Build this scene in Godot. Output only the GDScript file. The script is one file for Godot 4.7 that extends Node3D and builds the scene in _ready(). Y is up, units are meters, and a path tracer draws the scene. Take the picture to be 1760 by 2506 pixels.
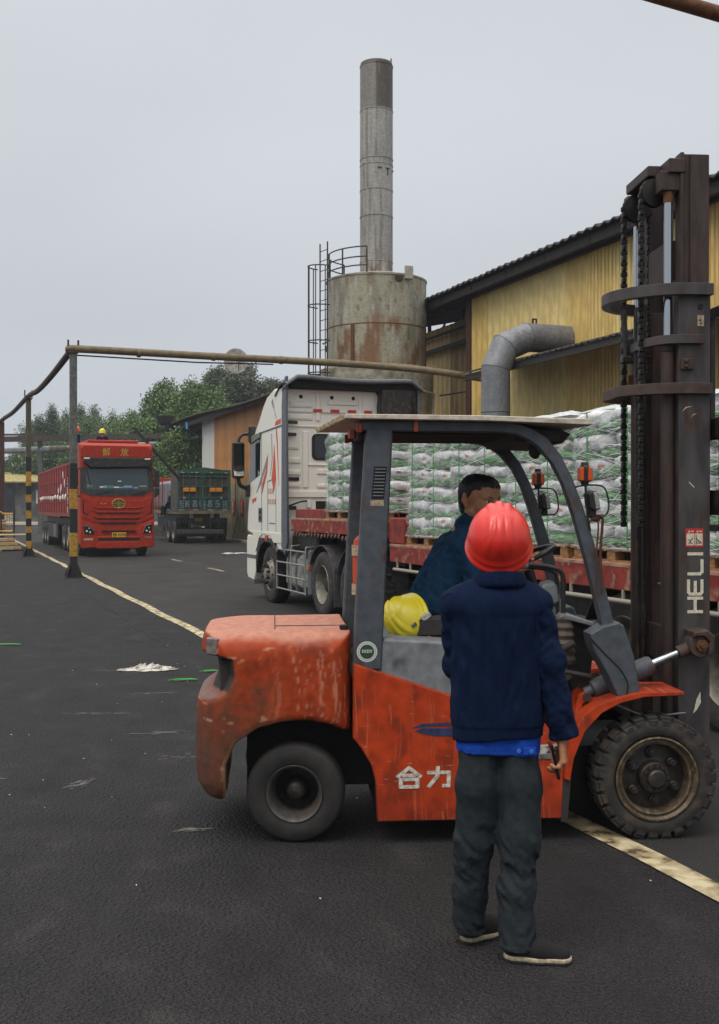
extends Node3D
# Factory yard on an overcast day. Units are metres, y is up.
# "Road frame": a = metres to the right of the camera across the road, t = metres along it.

const TH := 0.36128
const EYE := 1.75

class MB:
	# Collects triangles with explicit normals; commits them as one mesh.
	var v := PackedVector3Array()
	var n := PackedVector3Array()
	var uv := PackedVector2Array()
	var T := Transform3D()
	var paint: Callable     # (p, n) -> linear colour per vertex
	func tri(a: Vector3, b: Vector3, c: Vector3, na: Vector3, nb: Vector3, nc: Vector3, ua := Vector2.ZERO, ub := Vector2.ZERO, uc := Vector2.ZERO) -> void:
		if (b - a).cross(c - a).dot(na + nb + nc) > 0.0:
			v.append(T * a); v.append(T * c); v.append(T * b)
			n.append(T.basis * na); n.append(T.basis * nc); n.append(T.basis * nb)
			uv.append(ua); uv.append(uc); uv.append(ub)
		else:
			v.append(T * a); v.append(T * b); v.append(T * c)
			n.append(T.basis * na); n.append(T.basis * nb); n.append(T.basis * nc)
			uv.append(ua); uv.append(ub); uv.append(uc)
	func quad(a: Vector3, b: Vector3, c: Vector3, d: Vector3, nn: Vector3) -> void:
		tri(a, b, c, nn, nn, nn, Vector2(0, 0), Vector2(1, 0), Vector2(1, 1))
		tri(a, c, d, nn, nn, nn, Vector2(0, 0), Vector2(1, 1), Vector2(0, 1))
	func box(c: Vector3, s: Vector3, r := 0.0, B := Basis()) -> MB:
		# a box of full size s at c; r chamfers every edge
		var h := s * 0.5
		r = minf(r, minf(h.x, minf(h.y, h.z)) * 0.6)
		for ax in 3:
			var b1 := (ax + 1) % 3
			var b2 := (ax + 2) % 3
			for sg in [-1.0, 1.0]:
				var p := Vector3(); p[ax] = sg * h[ax]
				var e1 := Vector3(); e1[b1] = h[b1] - r
				var e2 := Vector3(); e2[b2] = h[b2] - r
				var nn := Vector3(); nn[ax] = sg
				quad(c + B * (p - e1 - e2), c + B * (p + e1 - e2), c + B * (p + e1 + e2), c + B * (p - e1 + e2), B * nn)
		if r > 0.0:
			for ax in 3:
				var b1 := (ax + 1) % 3
				var b2 := (ax + 2) % 3
				for s1 in [-1.0, 1.0]:
					for s2 in [-1.0, 1.0]:
						var p1 := Vector3(); p1[b1] = s1 * h[b1]; p1[b2] = s2 * (h[b2] - r)
						var p2 := Vector3(); p2[b1] = s1 * (h[b1] - r); p2[b2] = s2 * h[b2]
						var e := Vector3(); e[ax] = h[ax] - r
						var n1 := Vector3(); n1[b1] = s1
						var n2 := Vector3(); n2[b2] = s2
						n1 = B * n1; n2 = B * n2
						var q0 := c + B * (p1 - e); var q1 := c + B * (p1 + e); var q2 := c + B * (p2 + e); var q3 := c + B * (p2 - e)
						tri(q0, q1, q2, n1, n1, n2); tri(q0, q2, q3, n1, n2, n2)
			for sx in [-1.0, 1.0]:
				for sy in [-1.0, 1.0]:
					for sz in [-1.0, 1.0]:
						tri(c + B * Vector3(sx * h.x, sy * (h.y - r), sz * (h.z - r)), c + B * Vector3(sx * (h.x - r), sy * h.y, sz * (h.z - r)), c + B * Vector3(sx * (h.x - r), sy * (h.y - r), sz * h.z), B * Vector3(sx, 0, 0), B * Vector3(0, sy, 0), B * Vector3(0, 0, sz))
		return self
	func span(a: Vector3, b: Vector3, r := 0.0) -> MB:
		# a box between two opposite corners
		return box((a + b) * 0.5, (b - a).abs(), r)
	func beam(a: Vector3, b: Vector3, w: float, h: float, r := 0.0, up := Vector3.UP) -> MB:
		var d := (b - a).normalized()
		if absf(d.dot(up)) > 0.98: up = Vector3.RIGHT
		var x := d.cross(up).normalized()
		return box((a + b) * 0.5, Vector3(w, h, (b - a).length()), r, Basis(x, x.cross(d) * -1.0, d).orthonormalized())
	func prism(poly: PackedVector2Array, z0: float, z1: float, bev := 0.0, crease := 35.0) -> MB:
		# polygon in x, y pushed from z0 to z1; bev chamfers both rims
		var m := poly.size()
		if Geometry2D.is_polygon_clockwise(poly): poly.reverse()
		if z0 > z1:
			var zz := z0; z0 = z1; z1 = zz
		var en := PackedVector2Array()
		for i in m:
			var e := (poly[(i + 1) % m] - poly[i]).normalized()
			en.append(Vector2(e.y, -e.x))
		var inner := PackedVector2Array()
		for i in m:
			var a := en[(i + m - 1) % m]; var b := en[i]
			var s := (a + b)
			inner.append(poly[i] - s / maxf(0.5, s.length_squared() * 0.5) * bev)
		var cs := cos(deg_to_rad(crease))
		for i in m:
			var j := (i + 1) % m
			var na := en[i]; var nb := en[i]
			if en[(i + m - 1) % m].dot(en[i]) > cs: na = (en[(i + m - 1) % m] + en[i]).normalized()
			if en[j].dot(en[i]) > cs: nb = (en[j] + en[i]).normalized()
			var n0 := Vector3(na.x, na.y, 0); var n1 := Vector3(nb.x, nb.y, 0)
			var A := Vector3(poly[i].x, poly[i].y, z0 + bev); var B := Vector3(poly[j].x, poly[j].y, z0 + bev)
			var C := Vector3(poly[j].x, poly[j].y, z1 - bev); var D := Vector3(poly[i].x, poly[i].y, z1 - bev)
			tri(A, B, C, n0, n1, n1); tri(A, C, D, n0, n1, n0)
			if bev > 0.0:
				var I := Vector3(inner[i].x, inner[i].y, z0); var J := Vector3(inner[j].x, inner[j].y, z0)
				var zn := Vector3(0, 0, -1)
				tri(A, B, J, n0, n1, zn); tri(A, J, I, n0, zn, zn)
				I.z = z1; J.z = z1; zn.z = 1.0
				tri(D, C, J, n0, n1, zn); tri(D, J, I, n0, zn, zn)
		var ix := Geometry2D.triangulate_polygon(inner)
		for i in range(0, ix.size(), 3):
			for z in [z0, z1]:
				var nn := Vector3(0, 0, -1.0 if z == z0 else 1.0)
				tri(Vector3(inner[ix[i]].x, inner[ix[i]].y, z), Vector3(inner[ix[i + 1]].x, inner[ix[i + 1]].y, z), Vector3(inner[ix[i + 2]].x, inner[ix[i + 2]].y, z), nn, nn, nn)
		return self
	func tube(pts: PackedVector3Array, r, seg := 10, caps := true) -> MB:
		var m := pts.size()
		var X := Vector3.UP
		var rows := []
		var nrm := []
		for i in m:
			var d := (pts[mini(i + 1, m - 1)] - pts[maxi(i - 1, 0)]).normalized()
			if i == 0 and absf(d.dot(X)) > 0.9: X = Vector3.RIGHT
			X = (X - d * X.dot(d)).normalized()
			var Y := d.cross(X)
			var rr: float = r[i] if r is Array else r
			var row := PackedVector3Array(); var nr := PackedVector3Array()
			for k in seg + 1:
				var an := TAU * k / seg
				var o := X * cos(an) + Y * sin(an)
				row.append(pts[i] + o * rr); nr.append(o)
			rows.append(row); nrm.append(nr)
		for i in m - 1:
			for k in seg:
				tri(rows[i][k], rows[i][k + 1], rows[i + 1][k + 1], nrm[i][k], nrm[i][k + 1], nrm[i + 1][k + 1])
				tri(rows[i][k], rows[i + 1][k + 1], rows[i + 1][k], nrm[i][k], nrm[i + 1][k + 1], nrm[i + 1][k])
		if caps:
			for e in [0, m - 1]:
				var d := (pts[0] - pts[1]).normalized() if e == 0 else (pts[m - 1] - pts[m - 2]).normalized()
				for k in seg:
					tri(pts[e], rows[e][k], rows[e][k + 1], d, d, d)
		return self
	func ribbon(pts: PackedVector3Array, y0: float, y1: float, th: float) -> MB:
		var L := PackedVector2Array(); var Rr := PackedVector2Array()
		var m := pts.size()
		for i in m:
			var d := pts[mini(i + 1, m - 1)] - pts[maxi(i - 1, 0)]
			var nn := Vector2(-d.z, d.x).normalized() * th * 0.5
			var c := Vector2(pts[i].x, pts[i].z)
			L.append(c + nn); Rr.append(c - nn)
		Rr.reverse(); L.append_array(Rr)
		var keep := T
		T = keep * Transform3D(Basis(Vector3(1, 0, 0), Vector3(0, 0, 1), Vector3(0, -1, 0)), Vector3.ZERO)
		prism(L, -y1, -y0, 0.003)
		T = keep
		return self
	func lathe(prof: PackedVector2Array, seg := 32, A := Transform3D(), crease := 30.0) -> MB:
		# prof: (radius, height) along local y
		var m := prof.size()
		var sn := PackedVector2Array()
		for i in m - 1:
			var e := (prof[i + 1] - prof[i]).normalized()
			sn.append(Vector2(e.y, -e.x))
		var cs := cos(deg_to_rad(crease))
		for i in m - 1:
			var na := sn[i]; var nb := sn[i]
			if i > 0 and sn[i - 1].dot(sn[i]) > cs: na = (sn[i - 1] + sn[i]).normalized()
			if i < m - 2 and sn[i + 1].dot(sn[i]) > cs: nb = (sn[i + 1] + sn[i]).normalized()
			for k in seg:
				var c0 := cos(TAU * k / seg); var s0 := sin(TAU * k / seg)
				var c1 := cos(TAU * (k + 1) / seg); var s1 := sin(TAU * (k + 1) / seg)
				var p := prof[i]; var q := prof[i + 1]
				var P0 := A * Vector3(p.x * c0, p.y, p.x * s0); var P1 := A * Vector3(p.x * c1, p.y, p.x * s1)
				var Q0 := A * Vector3(q.x * c0, q.y, q.x * s0); var Q1 := A * Vector3(q.x * c1, q.y, q.x * s1)
				var n0 := A.basis * Vector3(na.x * c0, na.y, na.x * s0); var n1 := A.basis * Vector3(na.x * c1, na.y, na.x * s1)
				var m0 := A.basis * Vector3(nb.x * c0, nb.y, nb.x * s0); var m1 := A.basis * Vector3(nb.x * c1, nb.y, nb.x * s1)
				if q.x > 1e-5: tri(P0, Q0, Q1, n0, m0, m1)
				if p.x > 1e-5: tri(P0, Q1, P1, n0, m1, n1)
		return self
	func grid(P: Array, closed_u := false) -> MB:
		# P[i][j] points; smooth normals from neighbours
		var nu := P.size(); var nv: int = P[0].size()
		var N := []
		for i in nu:
			var row := PackedVector3Array()
			for j in nv:
				var i0 := i - 1; var i1 := i + 1
				if closed_u:
					if i0 < 0: i0 = nu - 2
					if i1 > nu - 1: i1 = 1
				else:
					i0 = maxi(i0, 0); i1 = mini(i1, nu - 1)
				var du: Vector3 = P[i1][j] - P[i0][j]
				var dv: Vector3 = P[i][mini(j + 1, nv - 1)] - P[i][maxi(j - 1, 0)]
				row.append(du.cross(dv).normalized())
			N.append(row)
		for i in nu - 1:
			for j in nv - 1:
				var u0 := Vector2(float(i) / (nu - 1), float(j) / (nv - 1)); var u1 := Vector2(float(i + 1) / (nu - 1), float(j + 1) / (nv - 1))
				tri(P[i][j], P[i + 1][j], P[i + 1][j + 1], N[i][j], N[i + 1][j], N[i + 1][j + 1], u0, Vector2(u1.x, u0.y), u1)
				tri(P[i][j], P[i + 1][j + 1], P[i][j + 1], N[i][j], N[i + 1][j + 1], N[i][j + 1], u0, u1, Vector2(u0.x, u1.y))
		return self
	func ball(c: Vector3, r: Vector3, seg := 14) -> MB:
		var P := []
		for i in seg + 1:
			var row := PackedVector3Array()
			for j in seg / 2 + 1:
				var a := TAU * i / seg; var b := PI * j / (seg / 2) - PI / 2
				row.append(c + Vector3(cos(b) * cos(a) * r.x, sin(b) * r.y, cos(b) * sin(a) * r.z))
			P.append(row)
		for i in seg:
			for j in seg / 2:
				var f := func(q: Vector3) -> Vector3: return ((q - c) / (r * r)).normalized()
				tri(P[i][j], P[i + 1][j], P[i + 1][j + 1], f.call(P[i][j]), f.call(P[i + 1][j]), f.call(P[i + 1][j + 1]))
				tri(P[i][j], P[i + 1][j + 1], P[i][j + 1], f.call(P[i][j]), f.call(P[i + 1][j + 1]), f.call(P[i][j + 1]))
		return self
	func mesh() -> ArrayMesh:
		var ar := []
		ar.resize(Mesh.ARRAY_MAX)
		ar[Mesh.ARRAY_VERTEX] = v
		ar[Mesh.ARRAY_NORMAL] = n
		ar[Mesh.ARRAY_TEX_UV] = uv
		if paint.is_valid():
			var cs := PackedColorArray()
			for i in v.size(): cs.append(paint.call(v[i], n[i]))
			ar[Mesh.ARRAY_COLOR] = cs
		var am := ArrayMesh.new()
		am.add_surface_from_arrays(Mesh.PRIMITIVE_TRIANGLES, ar)
		return am

class Sdf:
	# Tapered capsules joined by a smooth minimum, meshed as surface nets.
	var A := PackedVector3Array()
	var D := PackedVector3Array()
	var L := PackedFloat32Array()
	var RA := PackedFloat32Array()
	var RB := PackedFloat32Array()
	var K := 0.03
	var cuts := []          # [point, normal]: keeps the side the normal points away from
	var extra: Callable     # (p, f) -> f
	var paint: Callable     # (p, n) -> linear colour per vertex
	var margin := 0.0
	var lo := Vector3.ONE * 1e9
	var hi := Vector3.ONE * -1e9
	func cap(a: Vector3, b: Vector3, ra: float, rb := -1.0) -> Sdf:
		if rb < 0.0: rb = ra
		A.append(a); D.append(b - a); L.append(1.0 / maxf((b - a).length_squared(), 1e-9)); RA.append(ra); RB.append(rb)
		var r := Vector3.ONE * (maxf(ra, rb) + K)
		lo = lo.min(a.min(b) - r); hi = hi.max(a.max(b) + r)
		return self
	func chain(pts: Array, rs: Array) -> Sdf:
		for i in pts.size() - 1: cap(pts[i], pts[i + 1], rs[i], rs[i + 1])
		return self
	func f(p: Vector3, ids: PackedInt32Array) -> float:
		var d := 1e3
		for i in ids:
			var q := p - A[i]
			var h := clampf(q.dot(D[i]) * L[i], 0.0, 1.0)
			var e := (q - D[i] * h).length() - RA[i] - (RB[i] - RA[i]) * h
			var m := K - absf(d - e)
			d = minf(d, e)
			if m > 0.0: d -= m * m * 0.25 / K
		for c in cuts:
			d = maxf(d, (p - c[0]).dot(c[1]))
		if extra.is_valid(): d = extra.call(p, d)
		return d
	func mesh(cell: float) -> ArrayMesh:
		const N := 8
		var nb := Vector3i(((hi - lo) / (cell * N)).ceil()) + Vector3i.ONE
		var hd := cell * N * 0.87 + margin
		var all := PackedInt32Array(range(A.size()))
		var cellv := {}
		var cval := {}
		var vs := PackedVector3Array(); var ns := PackedVector3Array(); var ix := PackedInt32Array()
		var SY := nb.x * N + 2
		var SZ := SY * (nb.y * N + 2)
		for bz in nb.z:
			for by in nb.y:
				for bx in nb.x:
					var o := lo + Vector3(bx, by, bz) * cell * N
					var c := o + Vector3.ONE * cell * N * 0.5
					var ids := PackedInt32Array()
					for i in all:
						var q := c - A[i]
						var h := clampf(q.dot(D[i]) * L[i], 0.0, 1.0)
						if (q - D[i] * h).length() - RA[i] - (RB[i] - RA[i]) * h < hd + K: ids.append(i)
					if ids.is_empty(): continue
					if absf(f(c, ids)) > hd + K * 0.3: continue
					var val := PackedFloat32Array()
					val.resize(729)
					var t := 0
					for k in 9:
						for j in 9:
							for i in 9:
								val[t] = f(o + Vector3(i, j, k) * cell, ids)
								t += 1
					for k in N:
						for j in N:
							for i in N:
								var b := i + j * 9 + k * 81
								var w := [val[b], val[b + 1], val[b + 9], val[b + 10], val[b + 81], val[b + 82], val[b + 90], val[b + 91]]
								var neg := 0
								for x in w:
									if x < 0.0: neg += 1
								if neg == 0 or neg == 8: continue
								var s := Vector3(); var cnt := 0
								for e in [[0, 1], [2, 3], [4, 5], [6, 7], [0, 2], [1, 3], [4, 6], [5, 7], [0, 4], [1, 5], [2, 6], [3, 7]]:
									var va: float = w[e[0]]; var vb: float = w[e[1]]
									if (va < 0.0) != (vb < 0.0):
										var h := va / (va - vb)
										var pa := Vector3(e[0] & 1, (e[0] >> 1) & 1, e[0] >> 2); var pb := Vector3(e[1] & 1, (e[1] >> 1) & 1, e[1] >> 2)
										s += pa.lerp(pb, h); cnt += 1
								var key := (bx * N + i) + (by * N + j) * SY + (bz * N + k) * SZ
								cellv[key] = vs.size()
								cval[key] = [w[0] < 0.0, w[1] < 0.0, w[2] < 0.0, w[4] < 0.0]
								vs.append(o + (Vector3(i, j, k) + s / cnt) * cell)
								ns.append(Vector3(w[1] + w[3] + w[5] + w[7] - w[0] - w[2] - w[4] - w[6], w[2] + w[3] + w[6] + w[7] - w[0] - w[1] - w[4] - w[5], w[4] + w[5] + w[6] + w[7] - w[0] - w[1] - w[2] - w[3]).normalized())
		for key: int in cellv:
			var s: Array = cval[key]
			for e in 3:
				if s[0] == s[e + 1]: continue
				var d1: int = [SY, SZ, 1][e]; var d2: int = [SZ, 1, SY][e]
				var q := [cellv.get(key, -1), cellv.get(key - d1, -1), cellv.get(key - d1 - d2, -1), cellv.get(key - d2, -1)]
				if q[1] < 0 or q[2] < 0 or q[3] < 0: continue
				if s[0]: q = [q[0], q[3], q[2], q[1]]
				for i in [0, 1, 2, 0, 2, 3]: ix.append(q[i])
		var ar := []
		ar.resize(Mesh.ARRAY_MAX)
		ar[Mesh.ARRAY_VERTEX] = vs; ar[Mesh.ARRAY_NORMAL] = ns; ar[Mesh.ARRAY_INDEX] = ix
		if paint.is_valid():
			var cs := PackedColorArray()
			for i in vs.size(): cs.append(paint.call(vs[i], ns[i]))
			ar[Mesh.ARRAY_COLOR] = cs
		var am := ArrayMesh.new()
		am.add_surface_from_arrays(Mesh.PRIMITIVE_TRIANGLES, ar)
		return am

var rng := RandomNumberGenerator.new()
var tex := {}
var mt := {}
var names := {}

func ramp(stops: Array) -> Gradient:
	var g := Gradient.new()
	var o := PackedFloat32Array(); var c := PackedColorArray()
	for s in stops:
		o.append(s[0]); c.append(s[1])
	g.offsets = o; g.colors = c
	return g

func noise_tex(key: String, freq: float, oct: int, stops: Array, sd := 1, kind := FastNoiseLite.TYPE_SIMPLEX_SMOOTH, size := 512, gain := 0.5) -> void:
	var fn := FastNoiseLite.new()
	fn.seed = sd; fn.frequency = freq; fn.noise_type = kind
	fn.fractal_type = FastNoiseLite.FRACTAL_FBM; fn.fractal_octaves = oct; fn.fractal_gain = gain
	if kind == FastNoiseLite.TYPE_CELLULAR: fn.cellular_return_type = FastNoiseLite.RETURN_DISTANCE
	var t := NoiseTexture2D.new()
	t.width = size; t.height = size; t.seamless = true; t.noise = fn; t.generate_mipmaps = false
	if stops.size(): t.color_ramp = ramp(stops)
	tex[key] = t

func panel_image() -> void:
	# one metre of side panel: drips, a dusty bottom band, scrapes
	var im := Image.create(384, 384, false, Image.FORMAT_RGBA8)
	var n := FastNoiseLite.new()
	n.seed = 77; n.frequency = 0.02; n.fractal_octaves = 4
	var s := FastNoiseLite.new()
	s.seed = 78; s.frequency = 0.05; s.fractal_octaves = 3
	for y in 384:
		var h := 1.0 - y / 384.0
		for x in 384:
			var drip := smoothstep(0.22, 0.42, s.get_noise_2d(x * 2.2 + 6.0 * sin(y * 0.03), y * 0.05)) * smoothstep(0.05, 0.3, n.get_noise_2d(x * 0.5, y * 0.25) + 0.25)
			var low := smoothstep(0.34, 0.13, h + 0.12 * n.get_noise_2d(x, y))
			var mot := smoothstep(0.05, 0.5, n.get_noise_2d(x * 0.8 + 300.0, y * 0.5))
			var scr := smoothstep(0.42, 0.55, s.get_noise_2d(x * 0.25 + 90.0, y * 2.6)) * smoothstep(0.1, 0.4, n.get_noise_2d(x * 0.4, y * 0.4 + 500.0))
			var c := Color(0.34, 0.13, 0.08, 0.0)
			c = c.lerp(Color(0.36, 0.15, 0.10, 0.55), mot)
			c = c.lerp(Color(0.36, 0.13, 0.085, 0.75), low * (0.6 + 0.4 * mot))
			c = c.lerp(Color(0.80, 0.50, 0.36, 0.6), drip * 0.75)
			c = c.lerp(Color(0.75, 0.6, 0.48, 0.7), scr)
			im.set_pixel(x, y, c)
	tex["panel"] = ImageTexture.create_from_image(im)

func g(x: float) -> Color: return Color(x, x, x)

func make_textures() -> void:
	noise_tex("fine", 0.02, 5, [[0.2, g(0.86)], [0.8, g(1.0)]], 3)
	noise_tex("blot", 0.012, 4, [[0.2, g(0.74)], [0.5, g(0.9)], [0.8, g(1.0)]], 5)
	noise_tex("bump", 0.05, 4, [], 7)
	noise_tex("soft", 0.008, 3, [], 8)
	noise_tex("asphalt", 0.20, 3, [[0.2, g(0.35)], [0.5, g(0.75)], [0.7, g(1.2)], [0.88, g(2.2)]], 11, FastNoiseLite.TYPE_SIMPLEX_SMOOTH, 1024, 0.7)
	noise_tex("asphalt_b", 0.11, 2, [], 12, FastNoiseLite.TYPE_CELLULAR, 1024)
	noise_tex("patch", 0.006, 5, [[0.12, Color(0.11, 0.105, 0.11, 0.65)], [0.38, Color(0.14, 0.135, 0.135, 0.28)], [0.5, Color(0.2, 0.2, 0.2, 0.0)], [0.7, Color(0.33, 0.325, 0.31, 0.05)], [0.92, Color(0.38, 0.37, 0.35, 0.16)]], 13, FastNoiseLite.TYPE_SIMPLEX_SMOOTH, 1024)
	noise_tex("rust", 0.01, 5, [[0.62, Color(0.33, 0.18, 0.10, 0.0)], [0.74, Color(0.30, 0.16, 0.085, 0.4)], [0.9, Color(0.22, 0.10, 0.06, 0.8)]], 17)
	noise_tex("dirt", 0.01, 5, [[0.45, Color(0.42, 0.37, 0.31, 0.0)], [0.7, Color(0.42, 0.36, 0.30, 0.18)], [0.92, Color(0.36, 0.30, 0.24, 0.5)]], 19)
	noise_tex("grime", 0.012, 5, [[0.5, Color(0.16, 0.14, 0.13, 0.0)], [0.7, Color(0.14, 0.12, 0.115, 0.22)], [0.92, Color(0.12, 0.10, 0.10, 0.6)]], 23)
	noise_tex("scuff", 0.02, 4, [[0.6, Color(0.5, 0.42, 0.33, 0.0)], [0.7, Color(0.55, 0.46, 0.36, 0.5)], [0.8, Color(0.6, 0.5, 0.4, 0.75)]], 29)
	noise_tex("wear", 0.012, 6, [[0.15, Color(0.6, 0.55, 0.5, 0.45)], [0.35, Color(0.82, 0.79, 0.74, 0.8)], [0.7, Color(1, 1, 1, 0.92)]], 31)
	noise_tex("film", 0.03, 3, [[0.35, Color(1, 1, 1, 0.06)], [0.58, Color(1, 1, 1, 0.25)], [0.65, Color(1, 1, 1, 1.0)], [0.70, Color(1, 1, 1, 0.3)], [0.82, Color(1, 1, 1, 0.9)]], 37)  # film haze, with white streaks painted in place of highlights
	noise_tex("film_b", 0.03, 3, [], 38)
	noise_tex("print", 0.022, 2, [[0.56, Color(0.8, 0.36, 0.12, 0.0)], [0.76, Color(0.8, 0.36, 0.10, 0.0)], [0.78, Color(0.8, 0.36, 0.10, 0.9)]], 41)
	noise_tex("print_g", 0.03, 2, [[0.5, Color(0.9, 0.95, 0.9, 0.0)], [0.6, Color(0.85, 0.9, 0.85, 0.8)]], 43)
	noise_tex("weave", 0.35, 1, [], 47, FastNoiseLite.TYPE_SIMPLEX, 256)
	noise_tex("rain", 0.05, 3, [[0.60, Color(0.80, 0.55, 0.40, 0.0)], [0.70, Color(0.80, 0.56, 0.42, 0.30)], [0.78, Color(0.8, 0.55, 0.4, 0.04)]], 53)
	panel_image()
	noise_tex("bark", 0.05, 4, [[0.3, g(0.5)], [0.7, g(1.0)]], 59)

func M(key: String, col: Color, rough := 0.6, metal := 0.0, o := {}) -> StandardMaterial3D:
	# col is sRGB. o: tex/ts albedo mottling, bump/bs/bd relief, det/ds dirt layer, rt roughness map
	var m := StandardMaterial3D.new()
	m.resource_name = key
	m.albedo_color = col; m.roughness = rough; m.metallic = metal
	if o.has("tex"):
		m.albedo_texture = tex[o.tex]; m.uv1_triplanar = true
		m.uv1_scale = o.get("ts", Vector3.ONE)
	if o.has("bump"):
		m.heightmap_enabled = true; m.heightmap_texture = tex[o.bump]; m.heightmap_scale = o.get("bd", 0.1)
		if not o.has("tex"):
			m.uv1_triplanar = true; m.uv1_scale = o.get("ts", Vector3.ONE)
	if o.has("det"):
		m.detail_enabled = true; m.detail_albedo = tex[o.det]; m.detail_uv_layer = BaseMaterial3D.DETAIL_UV_2
		m.detail_blend_mode = BaseMaterial3D.BLEND_MODE_MIX
		m.uv2_triplanar = true; m.uv2_scale = o.get("ds", Vector3.ONE)
	if o.get("world", false):
		m.uv1_world_triplanar = true; m.uv2_world_triplanar = true
	if o.has("rt"):
		m.roughness_texture = tex[o.rt]; m.roughness_texture_channel = BaseMaterial3D.TEXTURE_CHANNEL_RED
	if o.has("rim"):
		m.rim_enabled = true; m.rim = o.rim; m.rim_tint = 0.5
	if o.has("coat"):
		m.clearcoat_enabled = true; m.clearcoat = o.coat; m.clearcoat_roughness = 0.2
	if o.has("back"):
		m.backlight_enabled = true; m.backlight = o.back
	if o.has("sss"):
		m.subsurf_scatter_enabled = true; m.subsurf_scatter_strength = o.sss
	if o.has("spec"): m.metallic_specular = o.spec
	mt[key] = m
	return m

func hx(s: String) -> Color: return Color.html(s)

func numbered(s: String) -> String:
	var c: int = names.get(s, 0)
	names[s] = c + 1
	return s if c == 0 else "%s_%03d" % [s, c]

func put(m, called: String, mat, parent: Node = null, at := Vector3.ZERO) -> MeshInstance3D:
	var o := MeshInstance3D.new()
	o.mesh = m.mesh() if m is MB else m
	o.material_override = mt[mat] if mat is String else mat
	o.position = at
	if parent == null:
		o.name = numbered(called)
		add_child(o)
	else:
		var c: int = parent.get_meta("_" + called, 0)
		parent.set_meta("_" + called, c + 1)
		o.name = called if c == 0 else "%s_%03d" % [called, c]
		parent.add_child(o, true)
	return o

func tag(o: Node, label: String, cat: String, group := "", kind := "") -> Node:
	if label: o.set_meta("label", label)
	if cat: o.set_meta("category", cat)
	if group: o.set_meta("group", group)
	if kind: o.set_meta("kind", kind)
	return o

func thing(called: String, label: String, cat: String, at := Vector3.ZERO, turn := 0.0, group := "") -> Node3D:
	var o := Node3D.new()
	o.name = numbered(called)
	add_child(o)
	o.position = at; o.rotation.y = turn
	tag(o, label, cat, group)
	return o

func R(a: float, t: float, y := 0.0) -> Vector3:
	return Vector3(a * cos(TH) - t * sin(TH), y, -(a * sin(TH) + t * cos(TH)))

func q(x: float, y: float, f: float) -> Vector3: return Vector3(x, y, -f)

func road_thing(called: String, label: String, cat: String, a: float, t: float, group := "") -> Node3D:
	return thing(called, label, cat, R(a, t), TH, group)

func pv(a: Array) -> PackedVector2Array:
	var p := PackedVector2Array()
	for i in range(0, a.size(), 2): p.append(Vector2(a[i], a[i + 1]))
	return p

func p3(a: Array) -> PackedVector3Array:
	var p := PackedVector3Array()
	for i in range(0, a.size(), 3): p.append(Vector3(a[i], a[i + 1], a[i + 2]))
	return p

func curve(pts: PackedVector3Array, per := 6) -> PackedVector3Array:
	# Catmull-Rom through the points
	var o := PackedVector3Array()
	var m := pts.size()
	for i in m - 1:
		for k in per:
			o.append(pts[i].cubic_interpolate(pts[i + 1], pts[maxi(i - 1, 0)], pts[mini(i + 2, m - 1)], float(k) / per))
	o.append(pts[m - 1])
	return o

func fine_lathe(r0: float, y0: float, y1: float, step: float, seg: int, r1 := -1.0) -> MB:
	var p := PackedVector2Array()
	var n := int(ceil((y1 - y0) / step))
	if r1 < 0.0: r1 = r0
	for i in n + 1: p.append(Vector2(lerpf(r0, r1, float(i) / n), lerpf(y0, y1, float(i) / n)))
	return MB.new().lathe(p, seg)

func axis_z(c: Vector3) -> Transform3D:
	# lathe axis along +z, at c
	return Transform3D(Basis(Vector3.RIGHT, PI / 2), c)

func axis_x(c: Vector3) -> Transform3D:
	return Transform3D(Basis(Vector3.BACK, -PI / 2), c)

func strokes(list: Array, T: Transform3D, size: float, w: float, thick := 0.004) -> MB:
	# lettering as flat raised strokes; list of polylines in a 0..1 square
	var m := MB.new()
	m.T = T
	var z := 0.0
	for s in list:
		for i in range(0, s.size() - 2, 2):
			var a := Vector2(s[i], s[i + 1]) * size; var b := Vector2(s[i + 2], s[i + 3]) * size
			var d := (b - a).normalized(); var x := Vector2(-d.y, d.x) * w * 0.5
			a -= d * w * 0.35; b += d * w * 0.35
			m.prism(PackedVector2Array([a - x, b - x, b + x, a + x]), 0.0, thick + z)
			z += 0.00011
	return m

func face_T(o: Vector3, right: Vector3, up: Vector3) -> Transform3D:
	return Transform3D(Basis(right.normalized(), up.normalized(), right.cross(up).normalized()), o)

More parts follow.
